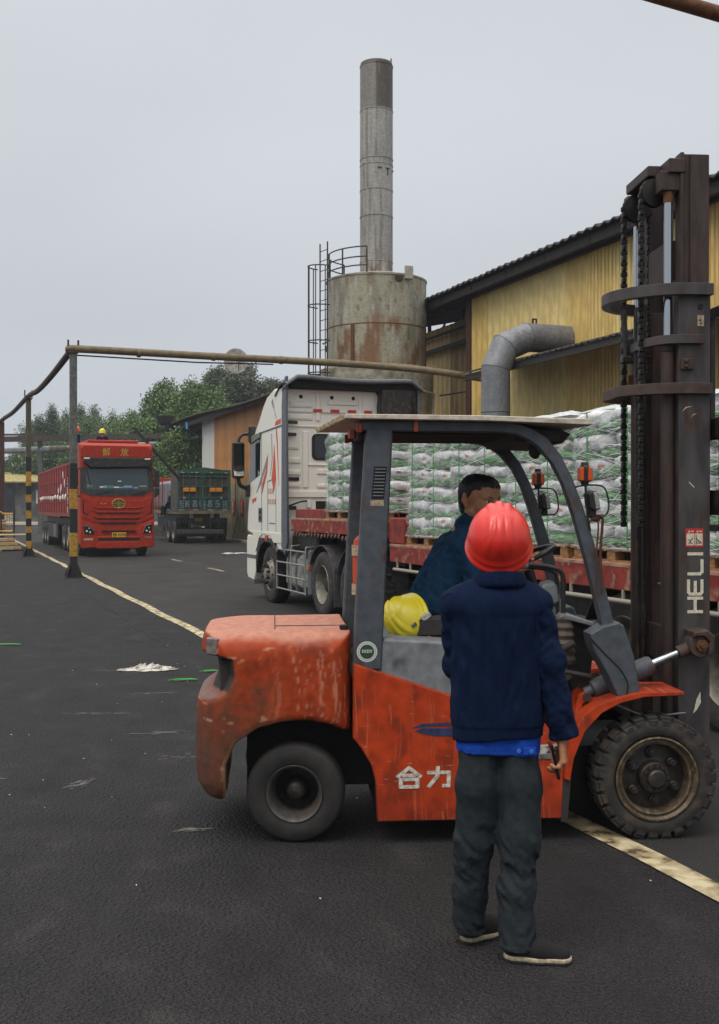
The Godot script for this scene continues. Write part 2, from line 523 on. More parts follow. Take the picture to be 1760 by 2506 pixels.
func make_materials() -> void:
	var V := func(a: float, b := 0.0, c := 0.0) -> Vector3: return Vector3(a, b if b else a, c if c else a)
	# ground
	M("asphalt", hx("373436"), 0.82, 0, {"tex": "asphalt", "ts": V.call(0.42), "bump": "asphalt_b", "bd": 2.6, "det": "patch", "ds": V.call(0.31, 1.0, 0.22), "world": true, "spec": 0.35})
	M("asphalt_road", hx("3f3d3b"), 0.8, 0, {"tex": "asphalt", "ts": V.call(0.5), "bump": "asphalt_b", "bd": 0.8, "det": "patch", "ds": V.call(0.11, 1.0, 0.08), "world": true, "spec": 0.35})
	M("kerb", hx("8f8878"), 0.9, 0, {"tex": "blot", "ts": V.call(0.6), "bump": "bump", "bd": 0.3})
	M("kerb_pale", hx("c4beab"), 0.9)
	# forklift
	M("orange", hx("b83d14"), 0.6, 0, {"tex": "fine", "ts": V.call(0.8), "det": "rain", "bump": "bump", "bd": 0.03, "spec": 0.35})
	mt["orange"].detail_albedo = tex["panel"]; mt["orange"].uv2_scale = Vector3.ONE
	var ov := M("orange_cw", Color.WHITE, 0.6, 0, {"tex": "fine", "ts": V.call(1.5), "bump": "bump", "bd": 0.03, "spec": 0.35})
	ov.vertex_color_use_as_albedo = true
	M("orange_dirty", hx("b0401e"), 0.6, 0, {"det": "grime", "ds": V.call(2.0)})
	M("slate", hx("4d5259"), 0.55, 0.1, {"tex": "fine", "ts": V.call(1.2), "det": "rust", "ds": V.call(0.9, 0.6, 0.9), "bump": "bump", "bd": 0.02})
	M("hood_grey", hx("7b7f82"), 0.6, 0, {"tex": "fine", "ts": V.call(1.2), "det": "grime", "ds": V.call(0.8)})
	M("dark", hx("35312f"), 0.7, 0.1, {"tex": "fine", "ts": V.call(2.0)})
	M("dark_brown", hx("352a26"), 0.7, 0.1, {"tex": "blot", "ts": V.call(2.0)})
	M("black", hx("0c0b0b"), 0.8)
	M("black_paint", hx("1d1b1b"), 0.5, 0, {"tex": "fine", "ts": V.call(2.0), "det": "dirt", "ds": V.call(1.3)})
	M("rubber", hx("1a1919"), 0.8)
	M("vinyl", hx("191717"), 0.35, 0, {"tex": "fine", "ts": V.call(4.0), "bump": "soft", "bd": 0.4})
	M("mast_grey", hx("4b4646"), 0.55, 0.2, {"tex": "blot", "ts": V.call(1.5, 0.5, 1.5), "det": "rust", "ds": V.call(1.3, 0.35, 1.3), "bump": "bump", "bd": 0.02})
	M("mast_brown", hx("423330"), 0.6, 0.25, {"tex": "blot", "ts": V.call(3.0, 0.6, 3.0), "det": "rust", "ds": V.call(2.0, 0.4, 2.0)})
	M("mast_rust", hx("4a3a33"), 0.7, 0.1, {"tex": "blot", "ts": V.call(2.0), "det": "rust", "ds": V.call(1.6)})
	M("rusty", hx("6b4326"), 0.8, 0.1, {"tex": "blot", "ts": V.call(3.0), "bump": "bump", "bd": 0.1})
	M("greasy", hx("231f1d"), 0.42, 0.4, {"tex": "fine", "ts": V.call(4.0)})
	M("chrome", hx("a9adb2"), 0.12, 1.0)
	M("bare_metal", hx("8b8b89"), 0.45, 0.7, {"tex": "blot", "ts": V.call(3.0)})
	M("lamp_grey", hx("7a726e"), 0.4, 0, {"tex": "blot", "ts": V.call(5.0)})
	M("plate_white", hx("b9b4aa"), 0.6, 0, {"tex": "blot", "ts": V.call(5.0)})
	M("label_tan", hx("b39e85"), 0.75, 0, {"tex": "blot", "ts": V.call(8.0)})
	M("decal_blue", hx("2f3c62"), 0.5, 0, {"tex": "blot", "ts": V.call(3.0)})
	M("letter_white", hx("d6d2c6"), 0.6, 0, {"tex": "blot", "ts": V.call(6.0)})
	M("letter_cream", hx("d9d2bb"), 0.6, 0, {"tex": "fine", "ts": V.call(6.0)})
	M("sticker_white", hx("c6cbc6"), 0.5)
	M("sticker_green", hx("2f4a32"), 0.5, 0, {"tex": "blot", "ts": V.call(12.0)})
	M("sheet_pale", hx("c9bfae"), 0.7, 0, {"tex": "fine", "ts": V.call(2.0), "det": "dirt", "ds": V.call(0.8, 4.0, 1.5)})
	M("lamp_red", hx("9c2a16"), 0.3, 0, {"back": Color(0.4, 0.08, 0.03)})
	M("lamp_orange", hx("c8521c"), 0.25, 0, {"back": Color(0.5, 0.15, 0.03)})
	M("lamp_amber", hx("d08a2a"), 0.3)
	M("lamp_glass", hx("9fa3a2"), 0.2, 0, {"tex": "blot", "ts": V.call(10.0)})
	M("lamp_white", hx("dfe0da"), 0.3)
	M("boot_tan", hx("5e5146"), 0.8, 0, {"tex": "blot", "ts": V.call(4.0)})
	M("rag", hx("5c3127"), 0.9, 0, {"tex": "blot", "ts": V.call(5.0)})
	M("tyre", hx("292625"), 0.82, 0, {"tex": "fine", "ts": V.call(3.0), "det": "dirt", "ds": V.call(1.5), "bump": "bump", "bd": 0.12})
	M("tyre_smooth", hx("2b2827"), 0.75, 0, {"tex": "blot", "ts": V.call(2.0), "bump": "bump", "bd": 0.06})
	M("tyre_far", hx("2d2a2a"), 0.85, 0, {"tex": "fine", "ts": V.call(2.0), "det": "dirt", "ds": V.call(1.2)})
	M("rim_brown", hx("5f5140"), 0.5, 0.3, {"tex": "blot", "ts": V.call(4.0), "det": "scuff", "ds": V.call(2.0)})
	M("rim_grey", hx("56504c"), 0.6, 0.2, {"tex": "blot", "ts": V.call(3.0)})
	M("rim_pale", hx("8e8a7e"), 0.6, 0.2, {"tex": "blot", "ts": V.call(1.5), "det": "grime", "ds": V.call(1.2)})
	M("hub_dark", hx("322e2c"), 0.5, 0.3, {"tex": "blot", "ts": V.call(5.0), "det": "dirt", "ds": V.call(3.0)})
	# people
	M("skin", hx("b87e5a"), 0.55, 0, {"tex": "fine", "ts": V.call(5.0), "sss": 0.15})
	M("hair", hx("0e0c0c"), 0.5, 0, {"bump": "weave", "bd": 0.15, "ts": V.call(6.0, 3.0, 6.0)})
	M("eye_white", hx("c9c2ba"), 0.3)
	M("jacket_blue", hx("0a1a36"), 0.9, 0, {"tex": "fine", "ts": V.call(3.0), "bump": "weave", "bd": 0.03, "spec": 0.25})
	M("shirt_blue", hx("1f4bb0"), 0.9, 0, {"tex": "fine", "ts": V.call(4.0), "spec": 0.25})
	M("button_blue", hx("3a68c0"), 0.4)
	M("shirt_navy", hx("15344f"), 0.9, 0, {"tex": "fine", "ts": V.call(3.0), "bump": "weave", "bd": 0.03, "spec": 0.25})
	M("trousers_grey", hx("2b3135"), 0.92, 0, {"tex": "fine", "ts": V.call(3.0), "bump": "weave", "bd": 0.04, "spec": 0.25})
	M("black_cloth", hx("141416"), 0.9)
	M("shoe_black", hx("0b0a0a"), 0.9, 0, {"bump": "weave", "bd": 0.03, "ts": V.call(5.0)})
	M("sole_cream", hx("b5a78c"), 0.7, 0, {"tex": "blot", "ts": V.call(6.0)})
	M("helmet_red", hx("d0281a"), 0.33, 0, {"coat": 0.25})
	M("helmet_yellow", hx("d6c426"), 0.38, 0, {"coat": 0.2})
	M("phone_black", hx("101012"), 0.2)
	# lorries
	M("cab_white", hx("dad8ce"), 0.4, 0, {"coat": 0.2})
	M("trim_grey", hx("55575a"), 0.6)
	M("trim_olive", hx("6d7062"), 0.5)
	M("fairing_grey", hx("5b5f66"), 0.5, 0, {"tex": "fine", "ts": V.call(0.8)})
	M("glass_dark", hx("1c2224"), 0.08)
	M("glass_screen", hx("39464a"), 0.12)
	M("mirror_dark", hx("20241f"), 0.1, 0.8)
	M("mirror_bright", hx("d8dad8"), 0.08, 1.0)
	M("decal_orange", hx("c74a22"), 0.5)
	M("decal_grey", hx("85888f"), 0.5)
	M("tape_red", hx("b52a22"), 0.4)
	M("tape_white", hx("d9d9d6"), 0.5)
	M("tape_dull", hx("9c9a96"), 0.6)
	M("tank_alu", hx("a3a39d"), 0.5, 0.15, {"tex": "blot", "ts": V.call(0.9), "det": "grime", "ds": V.call(0.8)})
	M("cage_steel", hx("9a9a98"), 0.45, 0.5)
	M("mud_grey", hx("4c4a4d"), 0.75, 0, {"tex": "blot", "ts": V.call(1.2)})
	M("red_paint", hx("88291a"), 0.6, 0, {"tex": "blot", "ts": V.call(0.8)})
	M("red_worn", hx("8c2a1b"), 0.65, 0, {"tex": "blot", "ts": V.call(0.7, 1.4, 0.7), "det": "scuff", "ds": V.call(0.5, 0.4, 0.5)})
	M("red_panel", hx("8c2318"), 0.6, 0, {"tex": "fine", "ts": V.call(0.5)})
	M("edge_pale", hx("a87e68"), 0.7, 0, {"tex": "blot", "ts": V.call(0.8)})
	M("rail_pale", hx("8d857a"), 0.7)
	M("rust_pale", hx("75564a"), 0.8, 0, {"tex": "blot", "ts": V.call(4.0)})
	M("truck_red", hx("a62c10"), 0.5, 0, {"tex": "fine", "ts": V.call(0.5), "spec": 0.4})
	M("gold", hx("b89348"), 0.4, 0.5)
	M("plate_yellow", hx("d1a42e"), 0.5)
	M("plate_dim", hx("7d631e"), 0.6)
	M("cloth_blue", hx("6f97ab"), 0.8)
	M("cloth_sky", hx("4f9fd0"), 0.8)
	M("cloth_teal", hx("447a66"), 0.8)
	M("sack_pink", hx("c49a8e"), 0.8)
	M("truck_green", hx("2c5c49"), 0.6, 0, {"tex": "blot", "ts": V.call(0.6)})
	M("truck_green_pale", hx("4d6b5d"), 0.6)
	M("panel_brown", hx("4c4244"), 0.8, 0, {"tex": "blot", "ts": V.call(0.4)})
	M("board_teal", hx("24434a"), 0.7, 0, {"tex": "blot", "ts": V.call(0.6)})
	M("paint_faded", hx("7f9192"), 0.8, 0, {"tex": "blot", "ts": V.call(2.5)})
	M("floor_tan", hx("7a6e58"), 0.85, 0, {"tex": "blot", "ts": V.call(0.5)})
	M("curtain_grey", hx("6a6360"), 0.85, 0, {"tex": "blot", "ts": V.call(0.6, 0.3, 0.6)})
	M("tarp_grey", hx("7d7f86"), 0.7, 0, {"tex": "blot", "ts": V.call(0.3)})
	# load
	M("bag_white", hx("e2e1e4"), 0.45, 0, {"tex": "fine", "ts": V.call(2.0), "bump": "soft", "bd": 0.5})
	M("bag_green", hx("3c7f30"), 0.45, 0, {"tex": "blot", "ts": V.call(1.5, 6.0, 1.5), "bump": "soft", "bd": 0.5})
	var f := M("film", Color(0.93, 0.95, 0.95, 0.62), 0.16, 0, {"tex": "film", "ts": V.call(0.5, 7.0, 0.5), "bump": "film_b", "bd": 0.9})
	f.transparency = BaseMaterial3D.TRANSPARENCY_ALPHA
	var f2 := M("film_top", Color(0.86, 0.89, 0.88, 0.93), 0.22, 0, {"bump": "film_b", "bd": 1.6, "ts": V.call(1.3)})
	f2.transparency = BaseMaterial3D.TRANSPARENCY_ALPHA
	f2.albedo_texture = tex["fine"]
	M("glint_white", hx("e6eae8"), 0.25)
	M("print_orange", hx("b5693c"), 0.5)
	M("strap_green", hx("3d8f42"), 0.4)
	M("wood", hx("a07448"), 0.8, 0, {"tex": "blot", "ts": V.call(1.5, 8.0, 1.5)})
	M("timber", hx("c4a06a"), 0.8, 0, {"tex": "fine", "ts": V.call(0.6, 5.0, 5.0)})
	M("timber_b", hx("b9aa86"), 0.8, 0, {"tex": "fine", "ts": V.call(0.6, 5.0, 5.0)})
	# plant
	for e in [["wall_yellow", "e4c578"], ["wall_yellow_b", "dfbd6e"], ["wall_yellow_c", "ead088"]]:
		M(e[0], hx(e[1]), 0.55, 0, {"tex": "fine", "ts": V.call(0.5, 0.15, 0.5), "det": "grime", "ds": V.call(0.12, 0.03, 0.12)})
		mt[e[0]].detail_albedo = tex["dirt"]
	M("wall_shade", hx("b79a58"), 0.6, 0, {"tex": "blot", "ts": V.call(0.4, 0.1, 0.4)})
	M("post_brown", hx("4d2f27"), 0.75, 0, {"tex": "blot", "ts": V.call(1.0)})
	M("roof_dark", hx("2a2322"), 0.8, 0, {"tex": "blot", "ts": V.call(0.5)})
	M("roof_shed", hx("6a6356"), 0.85, 0, {"tex": "blot", "ts": V.call(0.4)})
	M("wall_orange", hx("b9803f"), 0.6, 0, {"tex": "fine", "ts": V.call(0.3, 0.08, 0.3)})
	M("wall_orange_b", hx("ad773b"), 0.6, 0, {"tex": "fine", "ts": V.call(0.3, 0.08, 0.3)})
	M("wall_white", hx("c3c3bd"), 0.6)
	M("wall_render", hx("8c8669"), 0.9, 0, {"tex": "blot", "ts": V.call(0.3, 0.15, 0.3)})
	M("wall_concrete", hx("71706b"), 0.9, 0, {"tex": "blot", "ts": V.call(0.15)})
	M("roof_yellow", hx("a8985e"), 0.8, 0, {"tex": "blot", "ts": V.call(0.3)})
	M("tank_stained", hx("a39e8a"), 0.6, 0.1, {"tex": "blot", "ts": V.call(0.5, 0.14, 0.5), "det": "rust", "ds": V.call(0.5, 0.16, 0.5), "bump": "soft", "bd": 0.5})
	for e in [["tank_paint", 0.6, 0.1], ["duct_paint", 0.5, 0.2]]:
		var vm := M(e[0], Color.WHITE, e[1], e[2], {"tex": "fine", "ts": V.call(0.9), "bump": "soft", "bd": 0.4})
		vm.vertex_color_use_as_albedo = true
	M("tank_flaky", hx("a39f8c"), 0.7, 0.1, {"tex": "blot", "ts": V.call(0.5), "det": "grime", "ds": V.call(0.7)})
	M("tank_pale", hx("a9a292"), 0.6, 0.1, {"tex": "fine", "ts": V.call(0.8)})
	M("chimney", hx("a19e95"), 0.55, 0.15, {"tex": "blot", "ts": V.call(0.8, 0.12, 0.8), "det": "dirt", "ds": V.call(0.9, 0.12, 0.9)})
	M("chimney_b", hx("98958d"), 0.55, 0.15, {"tex": "blot", "ts": V.call(0.7, 0.1, 0.7), "det": "dirt", "ds": V.call(0.7, 0.1, 0.7)})
	M("chimney_dark", hx("6b6457"), 0.6, 0.15, {"tex": "blot", "ts": V.call(0.9, 0.1, 0.9), "det": "dirt", "ds": V.call(1.2, 0.08, 1.2)})
	M("rail_dark", hx("3a3331"), 0.7)
	M("galv", hx("7c8087"), 0.5, 0.2, {"tex": "fine", "ts": V.call(0.9), "det": "scuff", "ds": V.call(0.35)})
	mt["galv"].detail_albedo = tex["rust"]; mt["galv"].uv2_scale = Vector3(0.28, 0.28, 0.28)
	M("galv_dark", hx("5b5b5c"), 0.6, 0.2)
	M("pipe_brown", hx("4f3f33"), 0.75, 0, {"tex": "blot", "ts": V.call(0.6)})
	M("pipe_tan", hx("77674a"), 0.6, 0, {"tex": "blot", "ts": V.call(0.7)})
	M("post_grey", hx("62645f"), 0.7, 0, {"tex": "blot", "ts": V.call(1.0)})
	M("post_olive", hx("57513c"), 0.75, 0, {"tex": "blot", "ts": V.call(1.0)})
	M("post_dark", hx("25282b"), 0.7)
	M("black_band", hx("1e1d1e"), 0.7, 0, {"tex": "blot", "ts": V.call(1.5)})
	M("band_yellow", hx("b3862a"), 0.65, 0, {"tex": "fine", "ts": V.call(1.0), "det": "grime", "ds": V.call(1.1)})
	M("mirror_back", hx("cdc8c6"), 0.5, 0, {"tex": "blot", "ts": V.call(1.5)})
	M("lagging", hx("b7b7b2"), 0.7, 0, {"tex": "blot", "ts": V.call(0.5)})
	M("lagging_b", hx("8e8a80"), 0.8, 0, {"tex": "blot", "ts": V.call(0.5)})
	M("girder_rust", hx("4a4038"), 0.8, 0, {"tex": "blot", "ts": V.call(0.5)})
	M("tube_yellow", hx("bd9038"), 0.6)
	M("sign_red", hx("b5291f"), 0.6)
	M("bark", hx("4d4740"), 0.9, 0, {"tex": "bark", "ts": V.call(1.5, 0.5, 1.5)})
	var lf := M("leaf", Color.WHITE, 0.6, 0, {"back": Color(0.35, 0.35, 0.2)})
	lf.vertex_color_use_as_albedo = true
	var ln := M("line_paint", Color(hx("c4b795"), 1.0), 0.8, 0, {"tex": "wear", "ts": V.call(1.0), "world": true})
	ln.transparency = BaseMaterial3D.TRANSPARENCY_ALPHA
	var ln2 := M("dash_paint", Color(hx("b3a284"), 0.75), 0.8, 0, {"tex": "wear", "ts": V.call(0.9), "world": true})
	ln2.transparency = BaseMaterial3D.TRANSPARENCY_ALPHA
	var pb := M("plastic_bag", Color(hx("d6d0c4"), 0.88), 0.3, 0, {"tex": "fine", "ts": V.call(1.0)})
	pb.transparency = BaseMaterial3D.TRANSPARENCY_ALPHA
	M("crack_dark", hx("1c1a1a"), 0.9)
	M("chalk", hx("67645f"), 0.9)
	M("strap_litter", hx("3fae3f"), 0.45)
	M("cord_white", hx("d3d1cb"), 0.7)

func strip(a0: float, a1: float, t0: float, t1: float, y: float, n: int, wob := 0.0) -> MB:
	var m := MB.new()
	var P := []
	for i in n + 1:
		var t := t0 + (t1 - t0) * i / n
		var w := wob * sin(t * 1.7)
		P.append(PackedVector3Array([R(a0 + w, t, y), R(a1 + w, t, y)]))
	for i in n:
		m.quad(P[i][0], P[i][1], P[i + 1][1], P[i + 1][0], Vector3.UP)
	return m

func build_ground() -> void:
	var m := MB.new()
	m.quad(Vector3(-300, 0, 60), Vector3(300, 0, 60), Vector3(300, 0, -500), Vector3(-300, 0, -500), Vector3.UP)
	tag(put(m, "yard_ground", "asphalt"), "dark worn asphalt of the factory yard", "", "", "structure")
	tag(put(strip(3.24, 13.2, -30, 140, 0.004, 40), "road", "asphalt_road"), "grey asphalt road running past the sheds", "", "", "structure")
	tag(put(strip(3.17, 3.325, -6, 62, 0.008, 90, 0.02), "road_edge_line", "line_paint"), "worn pale yellow edge line along the road", "", "", "structure")
	for t in [[28.6, 30.4], [34.2, 35.8], [40.5, 42.2]]:
		tag(put(strip(6.86, 7.0, t[0], t[1], 0.008, 2), "road_dash", "dash_paint"), "faded yellow dash on the road", "", "", "structure")
	var k := MB.new()
	for i in 46:
		k.T = Transform3D(Basis(Vector3.UP, TH), R(13.2, 2.0 + i * 1.5))
		k.box(Vector3(0.09, 0.06, 0), Vector3(0.18, 0.13, 1.48), 0.015)
	tag(put(k, "kerb", "kerb"), "low concrete kerb along the shed walls", "", "", "structure")
	k = strip(13.3, 13.6, 2, 71, 0.12, 2)
	tag(put(k, "footing", "kerb"), "concrete footing strip below the shed walls", "", "", "structure")

func build_litter() -> void:
	var n := FastNoiseLite.new()
	n.seed = 33; n.frequency = 2.5; n.fractal_octaves = 2
	var P := []
	for i in 61:
		var row := PackedVector3Array()
		for j in 37:
			var u := i / 30.0 - 1.0; var v := j / 18.0 - 1.0
			var an := atan2(v, u); var rad := sqrt(u * u + v * v)
			var edge := 0.86 + 0.22 * n.get_noise_2d(cos(an) * 0.6, sin(an) * 0.6)
			var e := smoothstep(edge, edge * 0.45, rad)
			var rid := 1.0 - absf(n.get_noise_2d(u * 0.75 + v * 0.3, v * 0.55)) * 3.0
			var rid2 := 1.0 - absf(n.get_noise_2d(u * 1.3 - v * 0.8 + 4.0, v * 1.2 + 9.0)) * 3.0
			var hh := (0.02 + 0.032 * rid + 0.022 * rid2) * (0.7 + 0.5 * n.get_noise_2d(u * 0.4 + 20.0, v * 0.4))
			row.append(Vector3(u * 0.34 * minf(1.0, edge / maxf(rad, 0.01)) + 0.03 * rid2, maxf(0.002, e * hh), v * 0.20 * minf(1.0, edge / maxf(rad, 0.01)) + 0.02 * rid))
		P.append(row)
	var o := put(MB.new().grid(P), "plastic_sheet", "plastic_bag")
	o.position = R(2.02, 11.75, 0.006); o.rotation.y = 0.15
	tag(o, "crumpled clear plastic sheet lying on the asphalt", "litter")
	for e in [[2.21, 10.86, 0.28, 0.2, "green strap scrap below the crumpled plastic sheet"], [0.7, 14.42, 0.36, 0.05, "green strap scrap at the left picture edge"], [2.59, 11.34, 0.2, 0.3, "green strap scrap beside the forklift's rear"]]:
		var m := MB.new()
		var pts := curve(p3([-e[2] * 0.5, 0.006, 0, -e[2] * 0.2, 0.02, 0.03, e[2] * 0.15, 0.012, -0.02, e[2] * 0.5, 0.008, 0.01, e[2] * 0.2, 0.015, 0.035, -e[2] * 0.3, 0.01, 0.04]), 4)
		for i in pts.size() - 1: m.beam(pts[i], pts[i + 1], 0.018, 0.004)
		var s := put(m, "strap_scrap", "strap_litter")
		s.position = R(e[0], e[1], 0.006); s.rotation.y = e[3]
		tag(s, e[4], "litter", "green strap scraps")
	var c := MB.new()
	var r := RandomNumberGenerator.new()
	r.seed = 8
	for i in 5:
		var pts := PackedVector3Array()
		for k in 7: pts.append(Vector3(-0.45 + k * 0.15 + r.randf_range(-0.05, 0.05), 0.012 + r.randf() * 0.03, r.randf_range(-0.2, 0.2)))
		c.tube(curve(pts, 4), 0.012, 6)
	var w := put(c, "white_cord", "cord_white")
	w.position = R(9.84, 38.7, 0.01); w.rotation.y = 0.3
	tag(w, "tangle of white cord on the road left of the white truck", "litter")
	# long cracks and scraped chalky marks on the asphalt
	var cr := MB.new()
	for e in [[2.55, 13.5, 2.62, 27.0, 0.020], [2.4, 14.0, 1.2, 16.5, 0.014], [1.4, 19.0, 2.5, 21.5, 0.016], [0.3, 25.4, 2.7, 25.9, 0.03], [4.4, 13.0, 5.0, 16.4, 0.012], [2.6, 24.0, 3.1, 24.6, 0.02]]:
		var last := Vector3.ZERO
		var k := int(absf(e[3] - e[1]) * 5.0 + absf(e[2] - e[0]) * 5.0)
		for i in k + 1:
			var u := float(i) / k
			var p := R(lerpf(e[0], e[2], u) + r.randf_range(-0.05, 0.05), lerpf(e[1], e[3], u) + r.randf_range(-0.04, 0.04), 0.0065)
			if i > 0:
				var d := (p - last).normalized(); var s: Vector3 = d.cross(Vector3.UP) * float(e[4]) * r.randf_range(0.3, 0.7)
				cr.quad(last - s, last + s, p + s * 0.8, p - s * 0.8, Vector3.UP)
			last = p
	tag(put(cr, "crack", "crack_dark"), "dark meandering cracks in the asphalt", "", "", "structure")
	var sm := MB.new()
	for e in [[-1.2, -7.6, 0.5, 0.05, 0.3], [-1.55, -8.4, 0.35, 0.03, 0.1], [-2.2, -9.2, 0.5, 0.025, 0.0], [-0.9, -5.9, 0.16, 0.02, 0.2], [-1.75, -6.9, 0.2, 0.03, 1.2], [-2.6, -11.6, 0.8, 0.03, 0.05], [-0.65, -7.9, 0.12, 0.02, 0.1], [-2.4, -7.0, 0.12, 0.02, 0.0], [-1.9, -10.2, 0.3, 0.02, 0.1]]:
		for i in 26:
			var x: float = r.randfn() * 0.33 * e[2]; var z: float = r.randfn() * e[3]
			sm.T = Transform3D(Basis(Vector3.UP, e[4]), Vector3(e[0], 0.0055 + 0.00002 * i, e[1])) * Transform3D(Basis(Vector3.UP, r.randf_range(-0.15, 0.15)), Vector3(x, 0, z))
			var l := r.randf_range(0.01, 0.05); var hw := r.randf_range(0.002, 0.006)
			sm.quad(Vector3(-l, 0, -hw), Vector3(l, 0, -hw * 0.3), Vector3(l * 0.8, 0, hw), Vector3(-l * 0.7, 0, hw), Vector3.UP)
	tag(put(sm, "chalk_marks", "chalk"), "pale scraped chalky streaks on the yard asphalt", "", "", "structure")
	var g2 := MB.new()
	for i in 90:
		var x := r.randf_range(-3.6, 3.2); var z := -r.randf_range(3.2, 14.0)
		g2.T = Transform3D(Basis(Vector3.UP, r.randf() * 6.0), Vector3(x, 0.005, z))
		var s := r.randf_range(0.002, 0.006)
		g2.box(Vector3.ZERO, Vector3(s * 2.0, 0.004, s), 0.001)
	tag(put(g2, "grit", "cord_white"), "pale grit and paper flecks scattered on the asphalt", "grit", "", "stuff")

func _ready() -> void:
	rng.seed = 1
	var cam := Camera3D.new()
	cam.name = "camera"
	cam.fov = rad_to_deg(2.0 * atan(1148.0 / 2450.0))
	cam.position = Vector3(0, EYE, 0)
	cam.rotation.x = -atan(13.0 / 2450.0)
	cam.near = 0.05; cam.far = 900.0
	add_child(cam)
	cam.current = true
	var env := Environment.new()
	env.background_mode = Environment.BG_SKY
	var sky := Sky.new()
	var im := Image.create(512, 256, false, Image.FORMAT_RGBF)
	var cn := FastNoiseLite.new()
	cn.seed = 2; cn.frequency = 1.1; cn.fractal_octaves = 4
	for y in 256:
		var el := (0.5 - (y + 0.5) / 256.0) * PI
		for x in 512:
			var az := TAU * x / 512.0
			var d := Vector3(cos(el) * cos(az), sin(el), cos(el) * sin(az))
			var up := maxf(0.0, d.y)
			var c := Color(0.56, 0.60, 0.645).lerp(Color(0.645, 0.685, 0.725), smoothstep(0.0, 0.42, up))
			c = c.lerp(Color(2.15, 2.15, 2.15), smoothstep(0.40, 1.0, up))
			c *= 1.0 + 0.085 * cn.get_noise_3d(d.x * 1.2, d.y * 4.0, d.z * 1.2)
			if el < 0.0: c = Color(0.20, 0.20, 0.20)
			im.set_pixel(x, y, c)
	var pm := PanoramaSkyMaterial.new()
	pm.panorama = ImageTexture.create_from_image(im)
	sky.sky_material = pm
	env.sky = sky
	env.tonemap_mode = Environment.TONE_MAPPER_LINEAR
	env.tonemap_exposure = 1.0
	env.ambient_light_source = Environment.AMBIENT_SOURCE_SKY
	env.sdfgi_enabled = true; env.ssao_enabled = true; env.ssil_enabled = true
	env.fog_enabled = true; env.fog_density = 0.0006; env.fog_light_color = Color(0.80, 0.83, 0.87)
	var we := WorldEnvironment.new()
	we.name = "world_environment"
	we.environment = env
	add_child(we)
	var sun := DirectionalLight3D.new()
	sun.name = "sun"
	sun.light_energy = 0.5
	sun.light_angular_distance = 40.0
	sun.light_color = Color(1.0, 0.96, 0.90)
	sun.rotation_degrees = Vector3(-58, -40, 0)
	sun.shadow_enabled = true
	add_child(sun)
	make_textures()
	make_materials()
	build_ground()
	build_warehouse()
	build_tank()
	build_duct()
	build_frame()
	build_far()
	build_trees()
	build_white_truck()
	build_trailer()
	build_loads()
	build_red_truck()
	build_green_truck()
	build_forklift()
	build_man()
	build_driver()
	build_litter()

# ---------------------------------------------------------------- buildings and plant
func sheet(x0: float, x1: float, y0: float, y1: float, pitch: float, depth: float, sharp := 0.6) -> MB:
	# upright corrugated sheet in the x, y plane facing +z
	var P := []
	var n := int((x1 - x0) / pitch * (6.0 if sharp > 0.0 else 12.0))
	for i in n + 1:
		var x := x0 + (x1 - x0) * i / n
		var ph := fposmod((x - x0) / pitch + 0.001, 1.0)
		var z := depth * clampf((absf(ph - 0.5) * 2.0 - 0.5) / sharp + 0.5, 0.0, 1.0) if sharp > 0.0 else (0.0 if absf(ph - 0.5) < 0.15 else depth)
		P.append(PackedVector3Array([Vector3(x, y0, z), Vector3(x, y1, z)]))
	return MB.new().grid(P)

